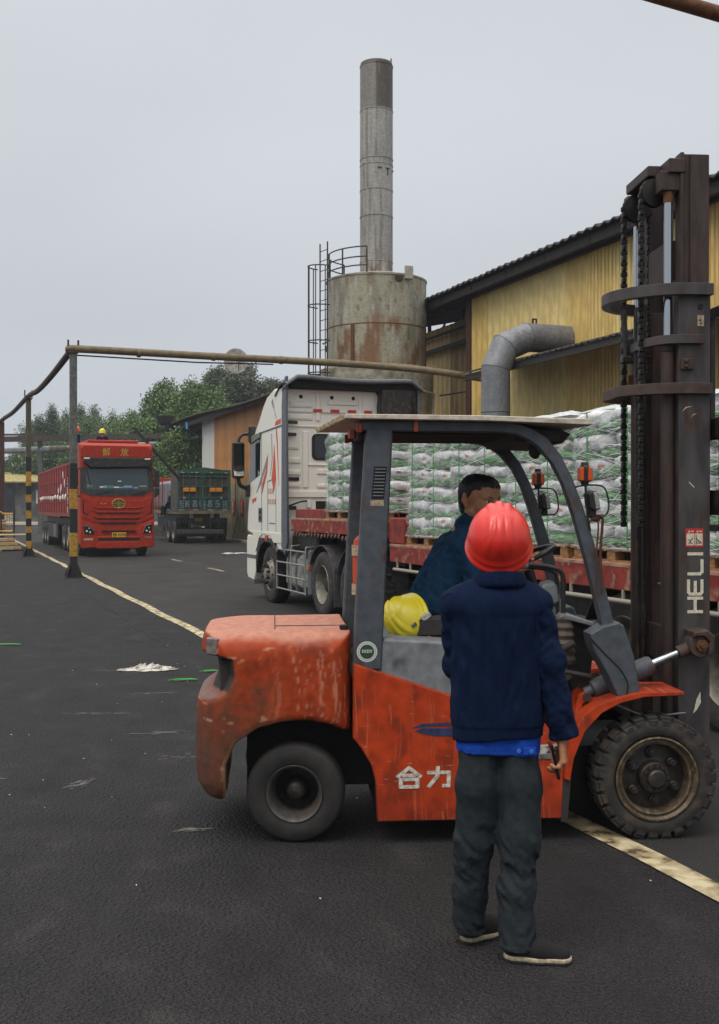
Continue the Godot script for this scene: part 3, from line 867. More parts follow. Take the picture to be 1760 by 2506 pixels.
func build_warehouse() -> void:
	# origin at the wall corner; x across the road (into the building), -z along the road
	var o := road_thing("warehouse", "yellow corrugated metal warehouse with dark overhanging roof", "building", 13.5, 26.95)
	var WT := Transform3D(Basis(Vector3(0, 0, 1), Vector3(0, 1, 0), Vector3(-1, 0, 0)), Vector3.ZERO)
	var r := RandomNumberGenerator.new()
	r.seed = 6
	for i in 22:
		var z0 := i * 0.98
		var fine := z0 > 5.2
		var sh := sheet(0.0, 0.985, 0.0, 7.62, 0.14 if fine else 0.328, 0.05 if fine else 0.028, -1.0 if fine else 0.18)
		var m := put(sh, "wall_panel", ["wall_yellow", "wall_yellow_b", "wall_yellow_c"][r.randi() % 3], o)
		m.transform = WT * Transform3D(Basis(), Vector3(z0, 0, 0.004 * (i % 2)))
	put(MB.new().span(Vector3(0.05, 0, 0.1), Vector3(0.2, 7.6, 22)), "inner_wall", "dark", o)
	put(MB.new().span(Vector3(-0.08, 0, -0.26), Vector3(0.2, 7.62, -0.02), 0.01), "corner_post", "post_brown", o)
	put(MB.new().span(Vector3(0.0, 0.0, -0.02), Vector3(8.0, 7.5, 0.06)), "end_wall", "wall_yellow_b", o)
	# recessed bays at the far end
	for i in 9:
		var sh := sheet(0.0, 1.0, 0.0, 7.30 if i > 1 else 7.5, 0.333, 0.03, 0.18)
		var m := put(sh, "wall_panel", ["wall_yellow", "wall_yellow_c", "wall_shade"][[1, 2, 2, 0, 0, 2, 1, 0, 2][i]], o)
		m.transform = WT * Transform3D(Basis(), Vector3(-1.25 - i * 1.0, 0, -0.9))
	put(MB.new().span(Vector3(1.3, 0, -9.5), Vector3(1.4, 7.2, -0.2)), "inner_wall", "dark", o)
	var T := MB.new()
	for z in [-2.5, -5.0, -7.5]:
		T.span(Vector3(0.9, 6.0, z), Vector3(1.0, 7.6, z + 0.08))
		T.beam(Vector3(0.95, 6.6, z), Vector3(0.95, 7.4, z + 1.2), 0.05, 0.05)
	T.span(Vector3(0.6, 6.5, -9.5), Vector3(0.72, 6.62, -0.3)); T.span(Vector3(0.6, 6.95, -9.5), Vector3(0.66, 7.02, -0.3))
	put(T, "roof_truss", "dark", o)
	put(MB.new().beam(Vector3(0.55, 5.05, -1.25), Vector3(0.5, 5.1, -3.2), 0.04, 0.04), "wall_rail", "dark", o)
	# roof: corrugated sheets, eave edge and purlins
	for i in 34:
		var P := []
		for k in 13:
			var z := -11.0 + i * 1.0 + k / 12.0
			var d := 0.03 * cos(k * PI * 0.75 * 2.0) + (0.012 if i % 2 else 0.0)
			P.append(PackedVector3Array([Vector3(-0.62, 7.66 + d, z), Vector3(-0.62, 7.70 + d, z), Vector3(8.0, 9.5 + d, z), Vector3(8.0, 9.46 + d, z)]))
		put(MB.new().grid(P), "roof_sheet", "roof_dark", o)
	var m2 := MB.new()
	m2.span(Vector3(-0.50, 7.40, -11), Vector3(-0.38, 7.62, 23), 0.01)
	m2.span(Vector3(-0.16, 7.42, -11), Vector3(-0.04, 7.70, 23))
	for i in 18: m2.beam(Vector3(-0.52, 7.5, -10.5 + i * 1.9), Vector3(1.4, 7.86, -10.5 + i * 1.9), 0.08, 0.16)
	put(m2, "purlin", "roof_dark", o)
	# awning
	for i in 14:
		var P := []
		for k in 13:
			var z := 2.3 + i * 1.0 + k / 12.0
			var d := 0.022 * cos(k * PI * 1.25)
			P.append(PackedVector3Array([Vector3(-1.55, 5.02 + d, z), Vector3(-1.55, 5.04 + d, z), Vector3(-0.02, 5.42 + d, z), Vector3(-0.02, 5.40 + d, z)]))
		put(MB.new().grid(P), "awning_sheet", "roof_dark", o)
	m2 = MB.new()
	m2.span(Vector3(-1.50, 4.86, 2.6), Vector3(-1.42, 5.0, 16.3)); m2.span(Vector3(-0.8, 5.05, 2.6), Vector3(-0.72, 5.18, 16.3))
	for i in 6:
		m2.beam(Vector3(-1.46, 4.95, 2.7 + i * 2.6), Vector3(-0.05, 5.3, 2.7 + i * 2.6), 0.07, 0.12)
	put(m2, "awning_frame", "dark", o)
	# rectangular duct on the far right behind the mast
	m2 = MB.new().span(Vector3(-0.5, 3.4, 11.8), Vector3(-0.15, 5.0, 12.3), 0.02)
	put(m2, "downpipe", "dark", o)

func build_tank() -> void:
	var o := road_thing("tank_with_chimney", "weathered grey steel tank with tall round chimney and caged ladder", "tank", 11.75, 29.7)
	var m := MB.new().lathe(pv([0.0, 0.0, 1.66, 0.0, 1.66, 5.66, 1.60, 5.72, 1.47, 5.74]), 64)
	put(m, "lower_shell", "tank_flaky", o)
	var rn := FastNoiseLite.new()
	rn.seed = 15; rn.frequency = 1.0; rn.fractal_octaves = 5
	var stain := func(p: Vector3, nn: Vector3) -> Color:
		var a := rn.get_noise_3d(p.x * 1.6, p.y * 0.5, p.z * 1.6)
		var c := Color(0.36, 0.335, 0.245).lerp(Color(0.25, 0.235, 0.175), smoothstep(-0.1, 0.4, a))
		var st := rn.get_noise_3d(p.x * 7.0, p.y * 0.35 + 4.0, p.z * 7.0)
		c = c.lerp(Color(0.46, 0.45, 0.40), smoothstep(0.15, 0.4, st) * 0.7)
		c = c.lerp(Color(0.17, 0.085, 0.04), smoothstep(0.12, 0.42, rn.get_noise_3d(p.x * 5.0 + 9.0, p.y * 0.5, p.z * 5.0)) * smoothstep(7.4, 8.2, p.y) * 0.7)
		# rust bleeding below and just above the seam
		var below := smoothstep(6.95, 6.80, p.y)
		var rr := rn.get_noise_3d(p.x * 1.3 + 30.0, p.y * 0.6, p.z * 1.3) + 0.35 * rn.get_noise_3d(p.x * 9.0, p.y * 0.8, p.z * 9.0)
		c = c.lerp(Color(0.20, 0.085, 0.032), below * smoothstep(-0.12, 0.22, rr) * 0.9)
		c = c.lerp(Color(0.22, 0.10, 0.04), smoothstep(0.30, 0.0, absf(p.y - 6.95 - 0.2 * a)) * smoothstep(0.02, 0.3, rr) * 0.8)
		return c.lerp(Color(0.09, 0.07, 0.05), smoothstep(0.34, 0.5, rn.get_noise_3d(p.x * 11.0, p.y * 1.6, p.z * 11.0)) * 0.7)
	m = fine_lathe(1.455, 5.72, 8.24, 0.05, 128)
	m.lathe(pv([1.45, 8.22, 1.475, 8.23, 1.475, 8.28, 1.44, 8.29]), 64)
	m.paint = stain
	var sh := put(m, "upper_shell", "tank_paint", o)
	put(MB.new().lathe(pv([1.475, 8.27, 1.2, 8.36, 0.7, 8.46, 0.47, 8.50]), 48), "cone_top", "tank_pale", o)
	put(MB.new().lathe(pv([1.456, 6.85, 1.463, 6.86, 1.463, 6.875, 1.456, 6.885]), 64), "weld_seam", "rusty", sh)
	var y := 8.44
	var secs := [[8.44, 8.85, "chimney"], [8.85, 10.17, "chimney_b"], [10.17, 10.93, "chimney"], [10.93, 11.66, "chimney"], [11.66, 11.84, "chimney_b"], [11.84, 13.25, "chimney_b"], [13.25, 14.55, "chimney_dark"]]
	for s in secs:
		var lean := 0.0
		m = fine_lathe(0.478, s[0], s[1] - 0.03, 0.06, 72)
		m.lathe(pv([0.478, s[1] - 0.03, 0.489, s[1] - 0.025, 0.489, s[1], 0.47, s[1]]), 48)
		var tone: Color = {"chimney": Color(0.36, 0.345, 0.315), "chimney_b": Color(0.31, 0.30, 0.275), "chimney_dark": Color(0.10, 0.086, 0.066)}[s[2]]
		var y1: float = s[1]
		m.paint = func(p: Vector3, nn: Vector3) -> Color:
			var c := tone * (1.0 + 0.5 * rn.get_noise_3d(p.x * 2.5, p.y * 0.3, p.z * 2.5))
			var st := rn.get_noise_3d(p.x * 9.0 + y1 * 3.0, p.y * 0.22, p.z * 9.0)
			c = c.lerp(Color(0.40, 0.385, 0.35), smoothstep(0.14, 0.3, st) * (0.55 if y1 < 14.0 else 0.2))
			c = c.lerp(Color(0.12, 0.10, 0.075), smoothstep(-0.14, -0.34, st) * 0.55)
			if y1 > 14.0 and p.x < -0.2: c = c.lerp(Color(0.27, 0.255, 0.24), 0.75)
			c = c.lerp(Color(0.10, 0.06, 0.03), smoothstep(9.2, 8.5, p.y) * smoothstep(-0.05, 0.35, rn.get_noise_3d(p.x * 5.0, p.y * 0.8, p.z * 5.0)) * 0.8)
			c.a = 1.0
			return c
		put(m, "chimney_section", "tank_paint", o)
	m = MB.new().lathe(pv([0.470, 14.5, 0.465, 14.63, 0.44, 14.63, 0.44, 14.3]), 48)
	put(m, "chimney_rim", "chimney_dark", o)
	for a in [0.5, 1.2, 1.75]:
		m = MB.new()
		m.box(Vector3(cos(a) * 0.48, 11.50, sin(a) * 0.48), Vector3(0.12, 0.025, 0.03), 0.0, Basis(Vector3.UP, -a + PI / 2))
		put(m, "lug", "dark", o)
	m = MB.new()
	m.box(Vector3(cos(1.2) * 0.48, 11.40, sin(1.2) * 0.48), Vector3(0.03, 0.2, 0.02), 0.0, Basis(Vector3.UP, -1.2 + PI / 2))
	put(m, "lug", "dark", o)
	put(MB.new().box(Vector3(0.42, 14.7, 0.1), Vector3(0.03, 0.25, 0.03)), "tip_rod", "dark", o)
	put(MB.new().span(Vector3(0.28, 8.12, 1.42), Vector3(0.52, 8.50, 1.52), 0.02), "lifting_plate", "tank_pale", o)
	put(MB.new().lathe(pv([0.0, 0.0, 0.13, 0.0, 0.13, 0.04, 0.0, 0.05]), 16, axis_z(Vector3(0.1, 8.15, 1.42))), "cap_plate", "dark", o)
	for x in [-0.85, 0.85]:
		put(MB.new().box(Vector3(cos(PI / 2 + x) * 1.47, 6.2, sin(PI / 2 + x) * 1.47), Vector3(0.1, 1.3, 0.07), 0.01, Basis(Vector3.UP, -x)), "stiffener", "rusty", o)
	m = MB.new().tube(p3([1.2, 4.0, 1.25, 1.25, 4.95, 1.3, 0.75, 5.0, 1.55]), 0.045, 8)
	put(m, "side_pipe", "tank_pale", o)
	# caged ladder on the left and the rail round the top
	m = MB.new()
	var ca := PI * 0.93
	var cx := cos(ca) * 1.80; var cz := sin(ca) * 1.80
	var ux := Vector3(-sin(ca), 0, cos(ca)); var un := Vector3(cos(ca), 0, sin(ca))
	var c0 := Vector3(cx, 0, cz)
	for k in [-0.2, 0.2]: m.tube(PackedVector3Array([c0 + ux * k + Vector3(0, 3.0, 0), c0 + ux * k + Vector3(0, 9.2, 0)]), 0.022, 6)
	for i in 22: m.tube(PackedVector3Array([c0 - ux * 0.2 + Vector3(0, 3.1 + i * 0.28, 0), c0 + ux * 0.2 + Vector3(0, 3.1 + i * 0.28, 0)]), 0.012, 6)
	put(m, "ladder", "rail_dark", o)
	m = MB.new()
	for h in [4.6, 5.5, 6.4, 7.4, 8.5]:
		var pts := PackedVector3Array()
		for i in 13: pts.append(c0 + ux * cos(PI * i / 12) * 0.34 + un * sin(PI * i / 12) * 0.48 + Vector3(0, h, 0))
		m.tube(pts, 0.018, 6)
	for i in 5:
		var a := PI * (0.1 + 0.8 * i / 4.0)
		var p := c0 + ux * cos(a) * 0.34 + un * sin(a) * 0.48
		m.tube(PackedVector3Array([p + Vector3(0, 4.2, 0), p + Vector3(0, 8.5, 0)]), 0.016, 6)
	put(m, "ladder_cage", "rail_dark", o)
	m = MB.new()
	for h in [0.2, 0.44, 0.72]:
		var pts := PackedVector3Array()
		for i in 19:
			var a := PI * 0.62 + PI * 0.70 * i / 18.0
			pts.append(Vector3(cos(a) * 1.42, 8.3 + h, sin(a) * 1.42 * -1.0))
		m.tube(pts, 0.02, 6)
	for i in 5:
		var a := PI * 0.62 + PI * 0.70 * i / 4.0
		m.tube(PackedVector3Array([Vector3(cos(a) * 1.42, 8.28, -sin(a) * 1.42), Vector3(cos(a) * 1.42, 9.02, -sin(a) * 1.42)]), 0.024, 6)
	put(m, "guard_rail", "rail_dark", o)

func build_duct() -> void:
	var o := road_thing("duct", "large grey metal duct with mitred elbow entering the yellow wall", "duct", 11.6, 22.0)
	var r := 0.325
	var dn := FastNoiseLite.new()
	dn.seed = 28; dn.frequency = 1.0; dn.fractal_octaves = 4
	var pts := [Vector3(0, 0, 0), Vector3(0, 4.85, 0), Vector3(0.24, 5.36, 0), Vector3(0.78, 5.62, 0), Vector3(1.95, 5.62, 0)]
	pts[3] = Vector3(0.80, 5.60, 0); pts[4] = Vector3(1.96, 5.60, 0)
	var rings := []
	for i in 5:
		var d0: Vector3 = (pts[i] - pts[maxi(i - 1, 0)]).normalized() if i > 0 else Vector3.UP
		var d1: Vector3 = (pts[mini(i + 1, 4)] - pts[i]).normalized() if i < 4 else d0
		var b := (d0 + d1).normalized()
		var row := PackedVector3Array()
		for k in 41:
			var a := TAU * k / 40
			var side_v := Vector3(0, 0, 1)
			var nrm := d0.cross(side_v)
			var off: Vector3 = side_v * cos(a) * r + nrm * sin(a) * r
			off += d0 * (-off.dot(b) / maxf(d0.dot(b), 0.01))
			row.append(pts[i] + off)
		rings.append(row)
	for i in 4:
		var m := MB.new()
		var d: Vector3 = (pts[i + 1] - pts[i]).normalized()
		m.paint = func(p: Vector3, nn: Vector3) -> Color:
			var c := Color(0.205, 0.215, 0.235) * (1.0 + 0.35 * dn.get_noise_3d(p.x * 2.0, p.y * 0.8, p.z * 2.0))
			var st := absf(dn.get_noise_3d(p.x * 2.6 + 0.4 * p.z, p.y * 0.9, p.z * 2.6 + 7.0))
			c = c.lerp(Color(0.17, 0.10, 0.05), smoothstep(0.045, 0.01, st) * smoothstep(5.2, 5.6, p.y) * 0.7)
			c = c.lerp(Color(0.31, 0.31, 0.325), smoothstep(0.1, 0.4, dn.get_noise_3d(p.x * 6.0, p.y * 0.5, p.z * 6.0)) * 0.5)
			c.a = 1.0
			return c
		for u in 14:
			for k in 40:
				var n0: Vector3 = (rings[i][k] - pts[i]); n0 = (n0 - d * n0.dot(d)).normalized()
				var n1: Vector3 = (rings[i][k + 1] - pts[i]); n1 = (n1 - d * n1.dot(d)).normalized()
				var A: Vector3 = rings[i][k].lerp(rings[i + 1][k], u / 14.0); var B: Vector3 = rings[i][k + 1].lerp(rings[i + 1][k + 1], u / 14.0)
				var C: Vector3 = rings[i][k + 1].lerp(rings[i + 1][k + 1], (u + 1) / 14.0); var D: Vector3 = rings[i][k].lerp(rings[i + 1][k], (u + 1) / 14.0)
				m.tri(A, B, C, n0, n1, n1)
				m.tri(A, C, D, n0, n1, n0)
		var s := put(m, "duct_section", "duct_paint", o)
		if i < 3:
			m = MB.new()
			m.tube(rings[i + 1], 0.007, 6, false)
			put(m, "seam", "galv_dark", s)
	put(MB.new().lathe(pv([r, 3.85, r + 0.008, 3.86, r + 0.008, 3.875, r, 3.885]), 40), "seam", "galv_dark", o)
	var e := MB.new()
	e.box(Vector3(0.95, 5.98, 0), Vector3(0.04, 0.12, 0.03)); e.box(Vector3(1.0, 6.03, 0), Vector3(0.1, 0.03, 0.03)); e.box(Vector3(1.04, 5.98, 0), Vector3(0.03, 0.1, 0.03))
	e.box(Vector3(-0.38, 3.1, 0.05), Vector3(0.1, 0.14, 0.03))
	put(e, "lifting_eye", "dark", o)

func build_frame() -> void:
	# pipe carried on striped posts along the yard edge and across the road
	var ps := [[2.91, 27.55, 5.6, "striped steel post nearest, beside the red truck", [0.75, 1.28, 1.78, 2.42, 2.98]], [2.66, 39.5, 5.55, "striped steel post with flared foot left of the red trailer", [0.35, 0.9, 1.42, 1.9, 2.55, 3.1]], [2.24, 50.5, 5.5, "rusty brown post at the left picture edge", [1.2, 2.0, 3.0]]]
	var bands := [["black_band", 0.0, 0.52], ["band_yellow", 0.52, 1.10], ["black_band", 1.10, 1.68], ["band_yellow", 1.68, 2.17], ["black_band", 2.17, 2.80]]
	for i in 3:
		var p: Array = ps[i]
		var o := road_thing("striped_post", p[3], "post", p[0], p[1], "posts carrying the overhead pipe")
		var rad: float = 0.085 if i < 2 else 0.14
		var b := bands
		if i == 1: b = [["black_band", 0.0, 0.28], ["band_yellow", 0.28, 0.55], ["black_band", 0.55, 0.83], ["band_yellow", 0.83, 1.05], ["black_band", 1.05, 1.32], ["band_yellow", 1.32, 1.6], ["black_band", 1.6, 1.88], ["band_yellow", 1.88, 2.15], ["black_band", 2.15, 2.45], ["band_yellow", 2.45, 2.95], ["black_band", 2.95, 3.45]]
		if i == 2: b = [["post_brown", 0.0, 3.5]]
		var top: float = b[b.size() - 1][2]
		var m := MB.new().span(Vector3(-rad, top, -rad), Vector3(rad, p[2] - 0.08, rad), 0.008)
		put(m, "shaft", ["post_grey", "post_olive", "post_brown"][i], o)
		for e in b:
			put(MB.new().span(Vector3(-rad - 0.004, e[1], -rad - 0.004), Vector3(rad + 0.004, e[2], rad + 0.004), 0.006), "painted_band", e[0], o)
		m = MB.new()
		for k in 4:
			var a := PI / 2 * k + PI / 4
			m.T = Transform3D(Basis(Vector3.UP, -a), Vector3.ZERO)
			m.prism(pv([rad, 0.0, rad + 0.20, 0.0, rad + 0.19, 0.04, rad, 0.42]), -0.015, 0.015)
		m.T = Transform3D()
		m.span(Vector3(-0.26, 0, -0.26), Vector3(0.26, 0.025, 0.26))
		put(m, "foot_gusset", "black_band", o)
		m = MB.new()
		m.span(Vector3(-0.12, p[2] - 0.1, -0.12), Vector3(0.12, p[2] - 0.06, 0.12))
		m.span(Vector3(0.10, p[2] - 0.06, -0.04), Vector3(0.14, p[2] + 0.22, 0.04)); m.span(Vector3(-0.14, p[2] - 0.06, -0.04), Vector3(-0.10, p[2] + 0.22, 0.04))
		put(m, "pipe_saddle", "post_brown", o)
	var P0 := R(2.91, 27.55, 5.6)
	var pts := PackedVector3Array([R(1.6, 64.0, 5.35), R(2.24, 50.5, 5.50), R(2.45, 45.0, 5.44), R(2.66, 39.5, 5.56), R(2.72, 36.0, 5.42), R(2.80, 32.0, 5.46), R(2.89, 28.2, 5.60)])
	var o2 := thing("overhead_pipe", "long brown insulated pipe on posts running back along the yard edge", "pipe", Vector3.ZERO)
	put(MB.new().tube(curve(pts, 5), 0.085, 12), "pipe_run", "pipe_brown", o2)
	var o3 := thing("overhead_pipe", "long brown jointed pipe crossing the road above the white truck", "pipe", Vector3.ZERO)
	var pc := PackedVector3Array([R(2.89, 28.2, 5.60), R(2.85, 27.7, 5.61), R(3.1, 27.55, 5.61), R(6.0, 27.5, 5.585), R(9.0, 27.4, 5.56), R(11.0, 27.2, 5.50), R(12.1, 26.6, 5.36), R(13.4, 26.1, 5.15)])
	put(MB.new().tube(curve(pc, 5), 0.095, 14), "pipe_run", "pipe_tan", o3)
	for a in [4.5, 6.4, 8.2, 9.9]:
		var c := R(a, 27.5, 5.575)
		put(MB.new().lathe(pv([0.09, -0.05, 0.108, -0.04, 0.108, 0.04, 0.09, 0.05]), 14, Transform3D(Basis(Vector3.UP, TH) * Basis(Vector3.BACK, -PI / 2), c)), "pipe_joint", "pipe_tan", o3)
	put(MB.new().tube(PackedVector3Array([R(3.0, 27.6, 5.46), R(6.0, 27.58, 5.42), R(8.0, 27.55, 5.46)]), 0.018, 6), "cable", "black", o3)
	put(MB.new().span(Vector3(-0.08, 0.0, -0.08), Vector3(0.08, 0.0, 0.08)), "end_bracket", "dark", o3, R(13.0, 26.3, 5.1))
	var o4 := road_thing("round_mirror", "round pale road mirror seen from behind on the overhead pipe", "mirror", 7.05, 27.75)
	var D := axis_z(Vector3(0, 5.53, 0))
	put(MB.new().lathe(pv([0.0, -0.14, 0.2, -0.10, 0.31, -0.03, 0.325, 0.0, 0.325, 0.02, 0.31, 0.02, 0.2, -0.03, 0.0, -0.06]), 36, D), "dish", "mirror_back", o4)
	put(MB.new().tube(curve(p3([-0.1, 5.66, 0.02, 0.0, 5.70, 0.1, 0.1, 5.64, 0.02, 0.06, 5.5, 0.08, 0.07, 5.3, 0.0]), 4), 0.012, 6), "wire_tie", "rusty", o4)
	# pole end that enters the picture at the top right
	var o5 := thing("pole", "dark rusty pole slanting across the top right corner", "pole", Vector3.ZERO)
	put(MB.new().tube(p3([1.2, 4.78, -6.2, 1.73, 4.625, -6.2, 2.04, 4.535, -6.2, 3.2, 4.20, -6.2]), 0.042, 14), "pole_run", "rusty", o5)

func build_far() -> void:
	# orange shed
	var o := road_thing("shed", "orange and white metal shed with dark sagging roof behind the green lorry", "building", 13.55, 40.0)
	var WT := Transform3D(Basis(Vector3(0, 0, 1), Vector3(0, 1, 0), Vector3(-1, 0, 0)), Vector3.ZERO)
	for i in 21:
		var z := -(i + 1) * 1.0
		var m := put(sheet(0, 1.0, 2.9 if z > -18.4 else 0.0, 6.55, 0.25, 0.02, 0.2), "wall_panel", "wall_white" if z < -18.4 else ["wall_orange", "wall_orange_b"][i % 2], o)
		m.transform = WT * Transform3D(Basis(), Vector3(z, 0, 0.004 * (i % 2)))
	put(MB.new().span(Vector3(-0.04, 0.0, -18.4), Vector3(0.3, 2.9, 0.0)), "plinth_wall", "wall_render", o)
	put(MB.new().span(Vector3(0.05, 0.0, -21), Vector3(0.2, 6.5, 0.0)), "inner_wall", "dark", o)
	for i in 31:
		var z := -30.0 + i * 1.0
		var sg := 0.16 * sin(i * 0.21)
		var m := MB.new().box(Vector3(2.0, 7.0 + sg, z + 0.5), Vector3(5.6, 0.05, 1.03), 0.0, Basis(Vector3.BACK, 0.12))
		put(m, "roof_sheet", "roof_shed", o)
	var f := MB.new()
	f.span(Vector3(-0.55, 6.36, -29.5), Vector3(-0.45, 6.62, 0)); f.span(Vector3(0.1, 6.42, -29.5), Vector3(0.25, 6.8, 0))
	put(f, "eave_beam", "roof_dark", o)
	put(MB.new().span(Vector3(-0.62, 6.2, -22.6), Vector3(-0.55, 6.6, -22.3)), "blue_rag", "cloth_sky", o)
	put(MB.new().span(Vector3(-0.4, 0, -27.0), Vector3(-0.2, 6.5, -26.8), 0.01), "post", "post_dark", o)
	put(MB.new().span(Vector3(-0.3, 5.6, -27.0), Vector3(-0.2, 5.75, -20.8)), "tie_beam", "post_dark", o)
	for s in [[-13.6, "red banner with white writing, left of the two on the shed"], [-11.9, "red banner with white writing, right of the two on the shed"]]:
		var b := road_thing("banner", s[1], "sign", 13.48, 40.0 - s[0], "red banners on the shed wall")
		put(MB.new().span(Vector3(-0.02, 1.38, -0.27), Vector3(0.0, 2.05, 0.27), 0.006), "board", "sign_red", b)
		var g4 := [[[0.1, 0.8, 0.9, 0.8], [0.5, 1, 0.5, 0], [0.15, 0.4, 0.85, 0.4], [0.05, 0.05, 0.95, 0.05]], [[0.1, 0.95, 0.9, 0.95, 0.9, 0.5, 0.1, 0.5, 0.1, 0.95], [0.5, 1, 0.3, 0], [0.5, 0.5, 0.9, 0]]]
		for k in 4:
			put(strokes(g4[k % 2], Transform3D(Basis(Vector3(0, 0, 1), Vector3(0, 1, 0), Vector3(-1, 0, 0)), Vector3(-0.022, 1.88 - k * 0.155, -0.08)), 0.13, 0.03, 0.004), "lettering", "tape_white", b)
	var cab := road_thing("cable", "black cable hanging down the plinth wall beside the red banners", "cable", 13.44, 53.0)
	put(MB.new().tube(curve(p3([0, 3.2, 0, 0, 1.8, 0.02, -0.01, 1.2, 0.35, 0, 0.6, -0.2, -0.1, 0.05, -0.25]), 5), 0.018, 6), "cable_run", "black", cab)
	# low grey building across the road end
	var lb := thing("low_building", "low grey concrete building with yellow corrugated roof at the far left", "building", Vector3(-29.5, 0, -103))
	put(MB.new().span(Vector3(-16, 0, -8), Vector3(12, 4.15, 0)), "wall", "wall_concrete", lb)
	for i in 14:
		var x := -16.0 + i * 2.0
		put(MB.new().box(Vector3(x + 1.0, 4.55 + (0.25 if i > 9 else 0.0), -3.0), Vector3(2.03, 0.12, 8.5), 0.0, Basis(Vector3.RIGHT, 0.13)), "roof_sheet", "roof_yellow", lb)
	put(MB.new().span(Vector3(-3.9, 1.1, 0.0), Vector3(-3.0, 3.2, 0.06)), "window", "glass_dark", lb)
	var bars := MB.new()
	for i in 6: bars.span(Vector3(-3.9 + i * 0.16, 0.1, 0.06), Vector3(-3.83 + i * 0.16, 1.1, 0.12))
	bars.span(Vector3(-3.95, 1.0, 0.06), Vector3(-3.0, 1.1, 0.13))
	put(bars, "window_bars", "tape_white", lb)
	put(MB.new().span(Vector3(5.2, 0.2, 0.0), Vector3(7.0, 3.0, 0.08)), "door", "roof_dark", lb)
	put(MB.new().span(Vector3(-0.05, 0, 0), Vector3(0.05, 4.1, 0.1)), "downpipe", "post_grey", lb)
	for s in [[-1.0, "white notice with a small figure, left of the pair on the grey wall"], [0.35, "white notice with a black triangle, right of the pair on the grey wall"]]:
		var n := thing("notice", s[1], "sign", Vector3(-29.5 + s[0] + 0.5, 2.0, -102.9), 0.0, "notices on the grey wall")
		put(MB.new().span(Vector3(-0.45, 0, 0), Vector3(0.45, 1.25, 0.04), 0.01), "board", "tape_white", n)
		put(strokes([[0.5, 1.0, 0.1, 0.2, 0.9, 0.2, 0.5, 1.0]] if s[0] > 0 else [[0.5, 1.0, 0.5, 0.4], [0.2, 0.2, 0.8, 0.2], [0.3, 0.5, 0.7, 0.5]], Transform3D(Basis(), Vector3(-0.3, 0.4, 0.041)), 0.6, 0.16, 0.005), "mark", "black", n)
	var kb := MB.new().box(Vector3(-29, 0.15, -101.3), Vector3(24, 0.3, 0.5), 0.03)
	tag(put(kb, "far_kerb", "kerb_pale"), "pale kerb in front of the low grey building", "", "", "structure")
	# pipe bridge over the road end
	var pb := thing("pipe_bridge", "steel pipe bridge with white lagged pipe crossing behind the lorries", "pipe bridge", Vector3.ZERO)
	var pa := Vector3(-27.0, 0, -72.0); var pz := Vector3(-7.6, 0, -66.0)
	var cuts := 8
	for i in cuts:
		var a := pa.lerp(pz, float(i) / cuts); var b := pa.lerp(pz, float(i + 1) / cuts)
		put(MB.new().tube(PackedVector3Array([a + Vector3(0, 5.25 + 0.05 * i, 0), b + Vector3(0, 5.30 + 0.05 * i, 0)]), 0.19, 12), "lagged_pipe", "lagging" if i % 3 else "lagging_b", pb)
	put(MB.new().beam(pa + Vector3(0, 6.05, 0.5), pz + Vector3(0, 6.05, 0.5), 0.3, 0.34), "girder", "girder_rust", pb)
	put(MB.new().beam(pa + Vector3(0, 6.4, 0.5), pa.lerp(pz, 0.35) + Vector3(0, 6.3, 0.5), 0.1, 0.12), "girder", "girder_rust", pb)
	for u in [0.02, 0.34, 0.76, 0.995]:
		var p := pa.lerp(pz, u)
		put(MB.new().span(p + Vector3(-0.14, 0, -0.1), p + Vector3(0.14, 6.0, 0.18)), "support", "post_grey", pb)
	put(MB.new().beam(pa + Vector3(0.5, 4.4, 0.4), pa + Vector3(4.0, 6.2, 0.4), 0.12, 0.12), "brace", "girder_rust", pb)
	var bk := pa.lerp(pz, 0.78)
	var bm := MB.new().lathe(pv([0.25, 0.5, 0.45, 0.6, 0.6, 1.0, 0.62, 1.05, 0.5, 1.05]), 14, Transform3D(Basis(), bk + Vector3(0, 6.2, 0.4)))
	for i in 4: bm.beam(bk + Vector3(cos(i * PI / 2) * 0.4, 6.2, 0.4 + sin(i * PI / 2) * 0.3), bk + Vector3(cos(i * PI / 2) * 0.2, 6.8, 0.4 + sin(i * PI / 2) * 0.2), 0.06, 0.06)
	put(bm, "siren_horn", "dark", pb)
	put(MB.new().beam(R(7.6, 48.0, 4.5) + Vector3(0, 0.7, 0), R(9.9, 49.0, 2.9), 0.1, 0.1), "stay", "dark", pb)
	# hand cart and timber at the left edge
	var ct := road_thing("hand_cart", "yellow and black tubular hand cart at the left edge", "cart", 2.15, 46.3)
	var c := MB.new()
	for y in [0.75, 1.05, 1.45]: c.tube(PackedVector3Array([Vector3(-3.0, y, 0), Vector3(0.4, y, 0)]), 0.03, 6)
	c.tube(curve(p3([-3.0, 2.2, 0, -1.2, 1.95, 0, -0.3, 1.6, 0, 0.35, 1.25, 0]), 4), 0.03, 6)
	c.tube(curve(p3([-2.6, 1.2, 0.1, -1.6, 1.1, 0.1, -0.6, 0.8, 0.1, 0.3, 0.72, 0.1]), 4), 0.03, 6)
	put(c, "yellow_tubes", "tube_yellow", ct)
	c = MB.new()
	for x in [-2.4, -1.6, -0.8, -0.1, 0.4]: c.tube(PackedVector3Array([Vector3(x, 0.3, 0.02), Vector3(x, 1.5 if x < 0.4 else 1.65, 0.02)]), 0.035, 6)
	c.span(Vector3(-3, 0.62, -0.8), Vector3(0.5, 0.68, 0.05))
	put(c, "black_frame", "black_paint", ct)
